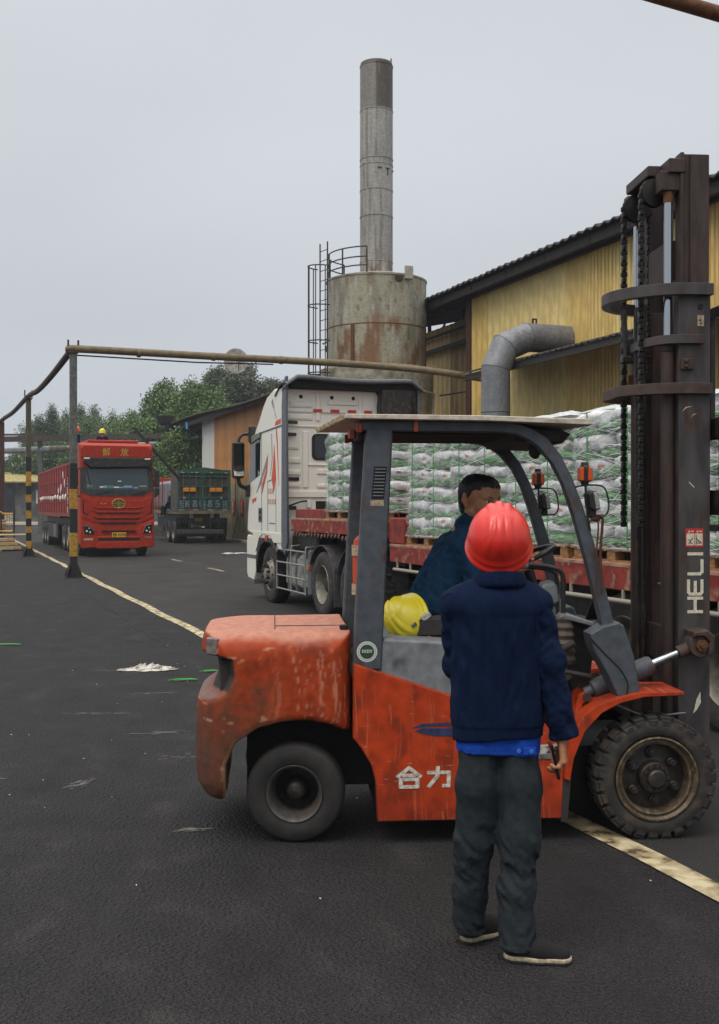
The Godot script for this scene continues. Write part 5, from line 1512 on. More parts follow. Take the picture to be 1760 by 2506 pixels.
func build_trailer() -> void:
	# origin under the left edge of the deck, t = 0 at the gooseneck step
	var o := road_thing("flatbed_trailer", "red flatbed trailer with worn paint carrying wrapped pallets", "trailer", 5.45, 13.35)
	var m := MB.new().span(q(0.0, 1.33, 0.02), q(2.5, 1.55, 4.35), 0.012)
	put(m, "upper_deck", "red_worn", o)
	put(MB.new().span(q(-0.004, 1.52, 0.02), q(2.504, 1.555, 4.352), 0.006), "deck_edge", "edge_pale", o)
	put(MB.new().span(q(0.06, 1.556, 2.75), q(2.44, 1.70, 4.30), 0.01), "front_box", "red_paint", o)
	m = MB.new().span(q(0.0, 1.02, -9.5), q(2.5, 1.25, -0.05), 0.012)
	put(m, "lower_deck", "red_worn", o)
	put(MB.new().span(q(-0.004, 1.22, -9.5), q(2.504, 1.256, -0.052), 0.006), "deck_edge", "edge_pale", o)
	put(MB.new().span(q(0.02, 1.257, -0.48), q(2.48, 1.60, 0.03), 0.02), "step_box", "red_paint", o)
	m = MB.new()
	for x in [0.7, 1.7]: m.span(q(x, 0.62, -9.4), q(x + 0.12, 1.02, 0.1)); m.span(q(x, 1.1, 0.0), q(x + 0.12, 1.33, 4.2))
	for f in [-1.5, -3.0, -8.5]: m.span(q(0.1, 0.9, f), q(2.4, 1.02, f + 0.12))
	m.span(q(0.5, 0.4, -8.2), q(2.0, 0.7, -4.9))
	put(m, "chassis", "black_paint", o)
	m = MB.new()
	var rr := RandomNumberGenerator.new()
	rr.seed = 3
	for i in 26:
		var f := 4.2 - i * 0.16
		m.box(q(0.01, 1.30 - rr.randf() * 0.03, f), Vector3(0.03, 0.05 + rr.randf() * 0.04, 0.06), 0.012, Basis(Vector3.RIGHT, rr.randf()))
	put(m, "rope_hooks", "rust_pale", o)
	m = MB.new()
	for i in 22:
		var f := -0.3 - i * 0.42
		m.box(q(0.01, 0.98, f), Vector3(0.03, 0.10, 0.03), 0.008)
	m.tube(PackedVector3Array([q(-0.0, 0.93, -0.2), q(-0.0, 0.93, -9.3)]), 0.022, 8)
	put(m, "rope_rail", "rail_pale", o)
	for f in [-5.25, -6.6, -7.95]:
		truck_wheel(o, q(0.06, 0.50, f), 0.6, "rear", 0.5)
		truck_wheel(o, q(2.44, 0.50, f), 0.6, "rear", 0.5, 1.0)
		m = MB.new()
		for i in 9:
			var a0 := PI * (0.12 + 0.76 * i / 9.0); var a1 := PI * (0.12 + 0.76 * (i + 1) / 9.0)
			var pa := q(0.3, 0.5 + sin(a0) * 0.57, f + cos(a0) * 0.57); var pb := q(0.3, 0.5 + sin(a1) * 0.57, f + cos(a1) * 0.57)
			m.beam(pa, pb, 0.56, 0.012, 0.0, (pa - q(0.3, 0.5, f)).normalized())
		put(m, "mudguard", "black_paint", o)

# ---------------------------------------------------------------- wrapped pallets
func bag_mesh(l: float, h: float, d: float, sd: int) -> Array:
	# [bag, printed patch near one end]
	var n := FastNoiseLite.new()
	n.seed = sd; n.frequency = 5.0
	var P := []
	for i in 21:
		var row := PackedVector3Array()
		var a := TAU * i / 20
		for j in 13:
			var b := PI * j / 12 - PI / 2
			var c := signf(cos(a)) * pow(absf(cos(a)), 0.45); var s := signf(sin(a)) * pow(absf(sin(a)), 0.6)
			var w := pow(maxf(cos(b), 0.0), 0.28)
			var p := Vector3(signf(sin(b)) * pow(absf(sin(b)), 0.72) * l * 0.5, s * h * 0.5 * w, c * d * 0.5 * w)
			p += Vector3(0, 0.22 * h, 0.16 * h) * n.get_noise_3d(p.x * 2.0, p.y * 3.0 + sd, p.z) + Vector3(0, 0.0, 0.10 * h) * n.get_noise_3d(p.x * 7.0, p.y * 8.0, sd)
			row.append(p)
		P.append(row)
	var Q := []
	for i in 3:
		var row := PackedVector3Array()
		for j in 4:
			var fi := 9.55 + 0.45 * i + (0.25 if j == 1 else 0.0) * (1 - i) ; var fj := 3.6 + 0.42 * j + 0.3 * (i - 1) * sd
			fj = 3.6 + 0.42 * j + 0.22 * (i - 1) * ((sd % 3) - 1)
			var a: Vector3 = P[int(fi)][int(fj)].lerp(P[int(fi) + 1][int(fj)], fi - int(fi))
			var b: Vector3 = P[int(fi)][int(fj) + 1].lerp(P[int(fi) + 1][int(fj) + 1], fi - int(fi))
			row.append(a.lerp(b, fj - int(fj)) + Vector3(0, 0, -0.003))
		Q.append(row)
	return [MB.new().grid(P, true).mesh(), MB.new().grid(Q).mesh()]

func build_loads() -> void:
	var kinds := {"w": [], "g": []}
	for i in 3:
		kinds.w.append(bag_mesh(0.66, 0.150, 0.46, i + 1))
		kinds.g.append(bag_mesh(0.45, 0.108, 0.62, i + 11))
	var pl := MB.new()
	var where := [["upper", 15.44, 1.556, "wrapped pallet of fertilizer bags right behind the white cab"], ["upper", 14.11, 1.556, "wrapped pallet of fertilizer bags at the step of the trailer deck"],
		["lower", 12.25, 1.257, "wrapped pallet of fertilizer bags behind the seated driver's back"], ["lower", 10.92, 1.257, "wrapped pallet of fertilizer bags above the red hard hat"],
		["lower", 9.59, 1.257, "wrapped pallet of fertilizer bags seen through the curved front guard post"], ["lower", 8.26, 1.257, "wrapped pallet of fertilizer bags just left of the forklift mast"], ["lower", 6.93, 1.257, "wrapped pallet of fertilizer bags on the far right beyond the mast"]]
	for e in where.size():
		var it: Array = where[e]
		var r := RandomNumberGenerator.new()
		r.seed = 100 + e
		var o := road_thing("wrapped_pallet", it[3], "pallet load", 5.50, it[1], "wrapped pallets on the trailer")
		o.position.y = it[2]
		# local: x across the trailer, z along it
		var L := 1.26; var W := 1.12
		var pal := put(MB.new().span(Vector3(0, 0.0, -L / 2), Vector3(W, 0.018, L / 2)), "pallet", "wood", o)
		for i in 3:
			for z in [-0.54, 0.0, 0.54]:
				put(MB.new().box(Vector3(0.05 + i * 0.51, 0.062, z), Vector3(0.10, 0.088, 0.13), 0.004), "block", "wood", pal)
		for i in 6:
			put(MB.new().box(Vector3(0.05 + i * 0.204, 0.119, 0), Vector3(0.13, 0.022, L), 0.003), "plank", "wood", pal)
		var y := 0.131
		var lean := r.randf_range(-0.02, 0.02)
		for k in 12:
			var white := k % 2 == 1
			var h := 0.116 if white else 0.086
			var cnt := 2 if white else 3
			for i in cnt:
				var kd: Array = kinds["w" if white else "g"][r.randi() % 3]
				var b := put(kd[0], "bag", "bag_white" if white else "bag_green", o)
				if white and r.randf() < 0.6: put(kd[1], "print", "print_orange", b)
				var zz := (i - (cnt - 1) * 0.5) * (0.62 if white else 0.415)
				b.position = Vector3((0.23 if white else 0.31) + r.randf_range(-0.015, 0.015) + lean * k * 0.2, y + h * 0.5 + r.randf_range(-0.012, 0.012), zz + r.randf_range(-0.025, 0.025))
				b.rotation = Vector3(r.randf_range(-0.10, 0.10), PI / 2 + r.randf_range(-0.07, 0.07), r.randf_range(-0.10, 0.10))
				b.scale = Vector3(r.randf_range(0.93, 1.05), r.randf_range(0.85, 1.12), 1.0)
			y += h
		put(MB.new().span(Vector3(0.26, 0.14, -L / 2 + 0.04), Vector3(W - 0.02, y - 0.02, L / 2 - 0.04), 0.06), "inner_bags", "bag_white", o)
		# bulging film over the whole stack
		var n := FastNoiseLite.new()
		n.seed = 50 + e; n.frequency = 3.2
		var P := []
		var ring := []
		for c in [[0.0, L / 2], [0.0, -L / 2], [W, -L / 2], [W, L / 2]]: ring.append(Vector2(c[0], c[1]))
		var loop := PackedVector2Array()
		for i in 4:
			var a: Vector2 = ring[i]; var b: Vector2 = ring[(i + 1) % 4]
			for j in 10: loop.append(a.lerp(b, 0.06 + 0.88 * j / 9.0))
		loop.append(loop[0])
		for p in loop:
			var row := PackedVector3Array()
			for j in 27:
				var v := j / 26.0
				var yy := 0.10 + v * (y - 0.08)
				var bulge := 0.012 * sin(v * 6.0 * TAU + 1.2) + 0.02 * n.get_noise_3d(p.x * 2.0, yy * 2.0, p.y * 2.0)
				var out := (p - Vector2(W / 2, 0)).normalized() * (bulge + 0.022 - 0.06 * smoothstep(0.9, 1.0, v))
				row.append(Vector3(p.x + out.x + lean * v, yy, p.y + out.y))
			P.append(row)
		put(MB.new().grid(P, true), "stretch_film", "film", o)
		var Q := []
		for i in 13:
			var row := PackedVector3Array()
			for j in 13:
				var u := i / 6.0 - 1.0; var v := j / 6.0 - 1.0
				var d := (1.0 - pow(absf(u), 4.0)) * (1.0 - pow(absf(v), 4.0))
				row.append(Vector3(W / 2 + u * (W / 2 - 0.02), y + 0.015 + d * 0.07 + 0.05 * d * n.get_noise_2d(u * 3.0 + e * 7.0, v * 3.0), v * (L / 2 - 0.02)))
			Q.append(row)
		put(MB.new().grid(Q), "top_sheet", "film_top", o)
		# thin white strips laid on the film in place of highlights
		var K := MB.new()
		for i in 150:
			var u0 := r.randf_range(0, 8.5); var v0 := r.randf(); var ln := r.randf_range(1.5, 5.0); var sl := r.randf_range(-0.09, 0.09) * ln / 3.0
			if r.randf() < 0.25: sl *= 4.0
			var w := r.randf_range(0.0008, 0.0028)
			var prev := Vector3.ZERO
			for s in 7:
				var uu := minf(u0 + ln * s / 6.0, 9.0); var vv := clampf(v0 + sl * s / 6.0, 0.02, 0.98) * 26.0
				var i0 := int(uu) + (0 if i % 4 else 10); var j0 := mini(int(vv), 25)
				if i % 4 == 0: i0 = 39 - int(uu)
				i0 = clampi(i0, 0, 39)
				var pt: Vector3 = P[i0][j0].lerp(P[i0 + 1][j0], uu - int(uu) if i % 4 else 1.0 - (uu - int(uu))).lerp(P[i0][j0 + 1].lerp(P[i0 + 1][j0 + 1], uu - int(uu)), vv - j0)
				var outv := Vector3(pt.x - W / 2, 0, pt.z).normalized() * 0.004
				pt += outv
				if s > 0: K.quad(prev - Vector3(0, w, 0), prev + Vector3(0, w, 0), pt + Vector3(0, w, 0), pt - Vector3(0, w, 0), outv.normalized())
				prev = pt
		tag(put(K, "film_glints", "glint_white", o), "", "", "", "stuff")
		var S := MB.new()
		for z in [-0.33, 0.30]:
			S.span(Vector3(-0.045, 0.12, z), Vector3(-0.040, y, z + 0.014))
		put(S, "strap", "strap_green", o)

func qf(x: float, y: float, f: float) -> Vector3: return Vector3(x, y, f)

func build_red_truck() -> void:
	var o := road_thing("tractor_truck", "bright red tractor truck driving towards the camera with gold emblem", "truck", 4.27, 38.2)
	var m := MB.new()
	m.T = Transform3D(Basis(Vector3(0, 0, 1), Vector3(0, 1, 0), Vector3(-1, 0, 0)), Vector3.ZERO)
	m.prism(pv([0.0, 0.42, 0.0, 2.10, -0.13, 3.10, -0.16, 3.42, -0.28, 3.86, -0.46, 3.95, -1.9, 3.98, -2.25, 3.9, -2.25, 1.0, -1.95, 0.95, -1.9, 0.6, -0.95, 0.5, -0.85, 0.42]), -2.5, 0.0, 0.06)
	var cab := put(m, "cab", "truck_red", o)
	put(MB.new().span(qf(0.3, 3.96, -0.55), qf(2.05, 4.06, -2.0), 0.04), "roof_hatch", "truck_red", o)
	m = MB.new().prism(pv([0.04, 3.41, 0.02, 3.75, 0.12, 3.86, 2.3, 3.86, 2.42, 3.75, 2.40, 3.41]), -0.27, -0.10, 0.04)
	var sg := put(m, "roof_panel", "truck_red", o)
	var ch := [[[0.25, 1.0, 0.05, 0.62], [0.1, 0.85, 0.45, 0.85, 0.30, 0.70], [0.15, 0.68, 0.15, 0.0], [0.15, 0.66, 0.48, 0.66, 0.45, 0.05], [0.30, 0.66, 0.30, 0.1], [0.15, 0.42, 0.46, 0.42], [0.6, 0.95, 0.95, 0.95, 0.85, 0.6], [0.75, 0.95, 0.58, 0.6], [0.62, 0.45, 0.92, 0.45], [0.56, 0.22, 1.0, 0.22], [0.78, 0.58, 0.78, 0.0]],
		[[0.25, 1.0, 0.30, 0.82], [0.05, 0.75, 0.5, 0.8], [0.25, 0.75, 0.2, 0.3, 0.02, 0.02], [0.22, 0.5, 0.45, 0.52, 0.38, 0.05], [0.68, 0.98, 0.5, 0.55], [0.6, 0.72, 0.98, 0.78], [0.88, 0.76, 0.72, 0.35, 0.45, 0.0], [0.58, 0.55, 0.75, 0.25, 1.0, 0.02]]]
	for i in 2:
		put(strokes(ch[i], Transform3D(Basis(), Vector3(0.75 + i * 0.62, 3.49, -0.098)), 0.26, 0.03, 0.006), "lettering", "gold", sg)
	m = MB.new().prism(pv([0.10, 3.42, 2.42, 3.42, 2.44, 3.20, 2.38, 3.12, 0.35, 3.07, 0.12, 3.25]), -0.2, 0.10, 0.02)
	put(m, "sun_visor", "black_paint", o)
	for x in [[0.10, 0.30], [2.16, 2.36]]: put(MB.new().span(Vector3(x[0], 3.36, 0.08), Vector3(x[1], 3.405, 0.104), 0.008), "marker_lamp", "lamp_white", o)
	var TW := Transform3D(Basis(Vector3.RIGHT, -0.13), Vector3(0, 2.10, 0.002))
	m = MB.new(); m.T = TW
	m.prism(pv([0.0, 0.15, 0.38, 0.0, 2.08, 0.0, 2.46, 0.18, 2.46, 1.0, 0.02, 1.0]), -0.02, 0.012, 0.004)
	put(m, "screen_frame", "black_paint", o)
	m = MB.new(); m.T = TW
	m.prism(pv([0.18, 0.24, 0.3, 0.22, 2.2, 0.22, 2.32, 0.25, 2.28, 0.97, 0.20, 0.97]), 0.0, 0.016, 0.003)
	var ws := put(m, "windscreen", "glass_screen", o)
	for b in [[0.65, 0.77, 0.29, "tape_white"], [0.78, 0.9, 0.28, "cloth_blue"], [0.92, 1.1, 0.28, "cloth_teal"], [1.12, 1.3, 0.285, "tape_white"], [1.31, 1.45, 0.28, "cloth_blue"], [1.46, 1.75, 0.29, "cloth_blue"], [1.8, 1.95, 0.27, "cloth_blue"], [1.26, 1.38, 0.5, "tape_white"], [2.0, 2.25, 0.33, "label_tan"], [0.22, 0.4, 0.3, "cloth_teal"]]:
		m = MB.new(); m.T = TW
		m.span(Vector3(b[0], b[2], 0.014), Vector3(b[1], b[2] + 0.06 + 0.03 * sin(b[0] * 9.0), 0.019), 0.003)
		put(m, "dashboard_item", b[3], ws)
	m = MB.new(); m.T = TW
	m.beam(Vector3(0.55, 0.05, 0.03), Vector3(1.1, 0.2, 0.03), 0.02, 0.02); m.beam(Vector3(1.75, 0.05, 0.03), Vector3(2.2, 0.16, 0.03), 0.02, 0.02)
	m.tube(p3([0.2, 0.95, 0.03, 0.35, 0.35, 0.03]), 0.012, 6)
	put(m, "wiper", "black", o)
	# front panel relief
	m = MB.new().prism(pv([0.02, 2.08, 0.42, 1.96, 2.06, 1.96, 2.46, 2.10, 2.47, 1.36, 2.1, 1.2, 1.88, 1.17, 0.62, 1.17, 0.4, 1.22, 0.03, 1.38]), -0.03, 0.02, 0.015)
	put(m, "front_panel", "truck_red", cab)
	m = MB.new()
	for b in [[0.42, 2.12, 1.745], [0.44, 2.12, 1.60], [0.44, 2.1, 1.41]]:
		m.prism(pv([b[0], b[2] + 0.02, b[0] + 0.18, b[2] - 0.035, b[1] - 0.18, b[2] - 0.035, b[1], b[2] + 0.02, b[1], b[2] - 0.02, b[1] - 0.17, b[2] - 0.075, b[0] + 0.17, b[2] - 0.075, b[0], b[2] - 0.02]), 0.0, 0.055, 0.012)
	put(m, "grille_bar", "truck_red", cab)
	m = MB.new()
	m.span(Vector3(0.65, 1.145, 0.0), Vector3(1.88, 1.20, 0.03))
	m.span(Vector3(0.7, 0.875, 0.0), Vector3(1.85, 0.915, 0.055))
	m.prism(pv([0.6, 0.66, 0.56, 0.56, 2.03, 0.56, 1.99, 0.66]), 0.0, 0.055)
	m.prism(pv([0.06, 1.95, 0.10, 1.95, 0.12, 1.55, 0.3, 1.42, 0.08, 1.5]), 0.0, 0.024)
	m.prism(pv([2.44, 1.95, 2.40, 1.95, 2.38, 1.55, 2.2, 1.42, 2.42, 1.5]), 0.0, 0.024)
	m.span(Vector3(0.5, 1.47, 0.0), Vector3(2.0, 1.50, 0.022)); m.span(Vector3(0.5, 1.28, 0.0), Vector3(2.0, 1.31, 0.022))
	put(m, "air_slot", "black", cab)
	m = MB.new()
	m.prism(pv([0.0, 1.24, 0.5, 1.08, 0.55, 0.92, 0.55, 0.72, 1.95, 0.72, 1.95, 0.92, 2.05, 1.1, 2.5, 1.28, 2.5, 0.36, 2.4, 0.32, 2.05, 0.34, 1.95, 0.28, 0.6, 0.28, 0.45, 0.34, 0.05, 0.30, 0.0, 0.4]), -0.15, 0.05, 0.03)
	m.prism(pv([0.48, 0.34, 0.6, 0.53, 2.0, 0.53, 2.1, 0.34, 2.0, 0.30, 0.6, 0.30]), 0.0, 0.10, 0.02)
	put(m, "bumper", "truck_red", o)
	for h in [[0.085, 1.09, 0.31, 1.065, 0.43, 0.92, 0.46, 0.78, 0.125, 0.81], [2.42, 1.14, 2.19, 1.075, 2.1, 0.82, 2.12, 0.80, 2.41, 0.84]]:
		var hl := put(MB.new().prism(pv(h), 0.03, 0.075, 0.01), "headlight", "glass_dark", o)
		var cx: float = 0.25 if h[0] < 1.0 else 2.28
		for e in [[-0.05, 0.90, 0.035], [0.06, 0.86, 0.03], [0.03, 1.0, 0.022]]:
			put(MB.new().ball(Vector3(cx + e[0], e[1], 0.072), Vector3(e[2], e[2], 0.01), 10), "lamp", "lamp_white", hl)
		m = MB.new()
		var pp := pv(h)
		m.tube(PackedVector3Array([Vector3(pp[0].x, pp[0].y, 0.075), Vector3(pp[1].x, pp[1].y, 0.075), Vector3(pp[2].x, pp[2].y, 0.075)]), 0.012, 6)
		put(m, "chrome_edge", "bare_metal", hl)
	put(MB.new().span(Vector3(0.10, 0.575, 0.03), Vector3(0.41, 0.655, 0.062), 0.01), "fog_lamp", "sole_cream", o)
	put(MB.new().span(Vector3(2.17, 0.63, 0.03), Vector3(2.42, 0.70, 0.062), 0.01), "fog_lamp", "lamp_grey", o)
	m = MB.new().span(Vector3(1.05, 0.685, 0.04), Vector3(1.53, 0.845, 0.075), 0.004)
	var pl := put(m, "number_plate", "plate_yellow", o)
	put(strokes([[0.1, 0.95, 0.9, 0.95], [0.5, 1.0, 0.5, 0.5], [0.1, 0.7, 0.9, 0.7], [0.15, 0.5, 0.85, 0.5, 0.85, 0.1, 0.15, 0.1, 0.15, 0.5]], Transform3D(Basis(), Vector3(1.07, 0.71, 0.0745)), 0.105, 0.014, 0.002), "plate_mark", "black", pl)
	var tx := TextMesh.new()
	tx.text = "K H5795"; tx.font_size = 64; tx.pixel_size = 0.0019; tx.depth = 0.003
	var fn := SystemFont.new(); fn.font_names = PackedStringArray(["Droid Sans"]); fn.font_weight = 700
	tx.font = fn
	var te := put(tx, "plate_mark", "black", pl, Vector3(1.345, 0.765, 0.0765))
	te.scale = Vector3(0.82, 1, 1)
	# oval emblem: ring, bars and the upright between them
	var em := MB.new()
	var rg := PackedVector3Array()
	for i in 41: rg.append(Vector3(1.277 + cos(TAU * i / 40) * 0.215, 1.84 + sin(TAU * i / 40) * 0.155, 0.045))
	em.tube(rg, 0.018, 8, false)
	for y in [0.055, 0.0, -0.055]:
		for k in [-1, 1]:
			var l := 0.15 - absf(y) * 0.7
			em.span(Vector3(1.277 + k * 0.035, 1.84 + y - 0.012, 0.03), Vector3(1.277 + k * (0.035 + l), 1.84 + y + 0.012, 0.055), 0.004)
	em.prism(pv([1.265, 1.96, 1.30, 1.93, 1.292, 1.76, 1.315, 1.73, 1.24, 1.73, 1.262, 1.76]), 0.03, 0.06, 0.004)
	em.span(Vector3(1.22, 1.70, 0.03), Vector3(1.335, 1.716, 0.055), 0.004)
	put(em, "emblem", "gold", o)
	var ov := PackedVector2Array()
	for i in 32: ov.append(Vector2(1.277 + cos(TAU * i / 32) * 0.21, 1.84 + sin(TAU * i / 32) * 0.15))
	put(MB.new().prism(ov, 0.0, 0.032), "emblem_field", "black_paint", o)
	put(strokes([[0, 0.5, 0.5, 0.5, 0.8, 0.3], [0.2, 0.7, 0.5, 0.75], [1.1, 0.6, 1.4, 0.4, 1.9, 0.6], [1.5, 0.8, 1.55, 0.3]], Transform3D(Basis(), Vector3(0.66, 1.79, 0.019)), 0.11, 0.018, 0.004), "script", "gold", cab)
	# mirrors
	for x in [-0.16, 2.62]:
		m = MB.new().box(Vector3(x, 2.72, -0.10), Vector3(0.18, 0.62, 0.12), 0.04)
		m.box(Vector3(x, 2.26, -0.10), Vector3(0.18, 0.26, 0.12), 0.04)
		m.tube(PackedVector3Array([Vector3(x, 3.0, -0.1), Vector3(0.05 if x < 0 else 2.45, 3.08, -0.15)]), 0.025, 6)
		m.tube(PackedVector3Array([Vector3(x, 2.12, -0.1), Vector3(0.03 if x < 0 else 2.47, 2.08, -0.1)]), 0.03, 6)
		put(m, "mirror", "black_paint", o)
	m = MB.new()
	m.span(qf(0.3, 0.5, -0.4), qf(2.2, 1.1, -7.0))
	m.span(qf(0.02, 0.35, -2.3), qf(0.5, 1.0, -3.9), 0.08)
	put(m, "chassis", "black_paint", o)
	put(MB.new().span(qf(-0.02, 0.4, -3.0), qf(0.4, 1.0, -3.9), 0.06), "fuel_tank", "tank_alu", o)
	for e in [[-1.4, 0.31, "front"], [-4.95, 0.6, "rear"], [-6.3, 0.6, "rear"]]:
		truck_wheel(o, qf(0.06, 0.52, e[0]), e[1], e[2])
		truck_wheel(o, qf(2.44, 0.52, e[0]), e[1], e[2], 0.52, 1.0)
	# high sided trailer behind it
	var t := road_thing("stake_trailer", "red high sided trailer full of white sacks behind the red truck", "trailer", 4.22, 38.2)
	m = MB.new()
	m.span(qf(0.0, 1.35, -2.75), qf(2.55, 1.62, -6.6), 0.02)
	m.span(qf(0.0, 1.30, -6.6), qf(2.55, 1.55, -17.2), 0.02)
	put(m, "bed", "red_worn", t)
	m = MB.new().span(qf(0.02, 1.5, -2.72), qf(2.53, 3.75, -2.8), 0.01)
	put(m, "headboard", "truck_red", t)
	for s in [0.0, 2.5]:
		m = MB.new()
		m.span(qf(s, 1.5, -2.8), qf(s + 0.05, 1.95, -17.2), 0.01)
		m.span(qf(s, 2.22, -2.8), qf(s + 0.05, 3.32, -17.2), 0.01)
		m.span(qf(s - 0.02, 3.26, -2.8), qf(s + 0.07, 3.36, -17.2), 0.01)
		m.span(qf(s - 0.02, 2.72, -2.8), qf(s + 0.06, 2.77, -17.2), 0.01)
		m.span(qf(s - 0.02, 1.9, -2.8), qf(s + 0.06, 1.96, -17.2), 0.01)
		m.span(qf(s, 1.5, -2.8), qf(s + 0.05, 3.3, -4.2), 0.01)
		put(m, "side_board", "red_panel", t)
		for i in 15: put(MB.new().span(qf(s - 0.035, 1.5, -2.85 - i * 1.02), qf(s + 0.055, 3.3, -2.95 - i * 1.02), 0.01), "stake", "red_panel", t)
	var r := RandomNumberGenerator.new()
	r.seed = 12
	for i in 24:
		m = MB.new().ball(qf(0.04, 2.06 + r.randf() * 0.06, -4.5 - i * 0.52), Vector3(0.09, 0.13, 0.23), 8)
		put(m, "sack", "tape_white" if r.randf() < 0.6 else "sack_pink", t)
	for e in [[-5.2, 2.95, 0.3], [-4.6, 2.62, 0.6], [-5.9, 2.5, 0.2], [-6.1, 2.38, 0.9], [-7.0, 2.35, 0.4]]:
		put(MB.new().box(qf(-0.03, e[1], e[0]), Vector3(0.012, 0.22, 0.30), 0.004, Basis(Vector3.RIGHT, e[2])), "loose_paper", "tape_white", t)
	var cs := [[[0.5, 1.0, 0.5, 0.1], [0.5, 0.55, 0.85, 0.55], [0.05, 0.08, 0.95, 0.08]], [[0.1, 0.9, 0.4, 0.9], [0.25, 1, 0.25, 0], [0.5, 0.9, 0.9, 0.9, 0.6, 0.1], [0.55, 0.6, 0.95, 0.05]], [[0.5, 1, 0.5, 0], [0.1, 0.7, 0.4, 0.65, 0.1, 0.2], [0.9, 0.8, 0.6, 0.55, 0.95, 0.1]], [[0.05, 0.9, 0.2, 0.8], [0.05, 0.5, 0.2, 0.45], [0.35, 0.9, 0.95, 0.9], [0.85, 0.9, 0.85, 0.0], [0.4, 0.65, 0.7, 0.65, 0.7, 0.3, 0.4, 0.3, 0.4, 0.65]]]
	for i in 4:
		put(strokes(cs[i], Transform3D(Basis(Vector3(0, 0, 1), Vector3(0, 1, 0), Vector3(-1, 0, 0)), qf(-0.004, 2.55 - 0.36 * i, -3.85)), 0.27, 0.045, 0.006), "lettering", "tape_white", t)
	m = MB.new()
	m.span(qf(0.4, 0.9, -6.2), qf(2.1, 1.3, -17.0))
	m.span(qf(0.0, 0.45, -7.6), qf(0.06, 1.05, -12.0))
	put(m, "chassis", "black_paint", t)
	put(MB.new().span(qf(-0.01, 0.5, -8.3), qf(0.05, 1.0, -9.5), 0.01), "side_guard", "bare_metal", t)
	for f in [-13.0, -14.3, -15.6]:
		truck_wheel(t, qf(0.05, 0.52, f), 0.6, "rear")
		truck_wheel(t, qf(2.5, 0.52, f), 0.6, "rear", 0.52, 1.0)
	put(MB.new().span(qf(0.1, 1.5, -2.85), qf(2.45, 3.1, -17.1), 0.1), "load", "bag_white", t)
	far_person("worker in yellow hard hat standing behind the red cab roof", R(5.55, 42.4, 2.93), 0.5, "helmet_yellow", "jacket_blue")
	far_person("worker in red hard hat beside the striped post top", R(4.65, 42.9, 3.02), 2.2, "helmet_red", "jacket_blue")

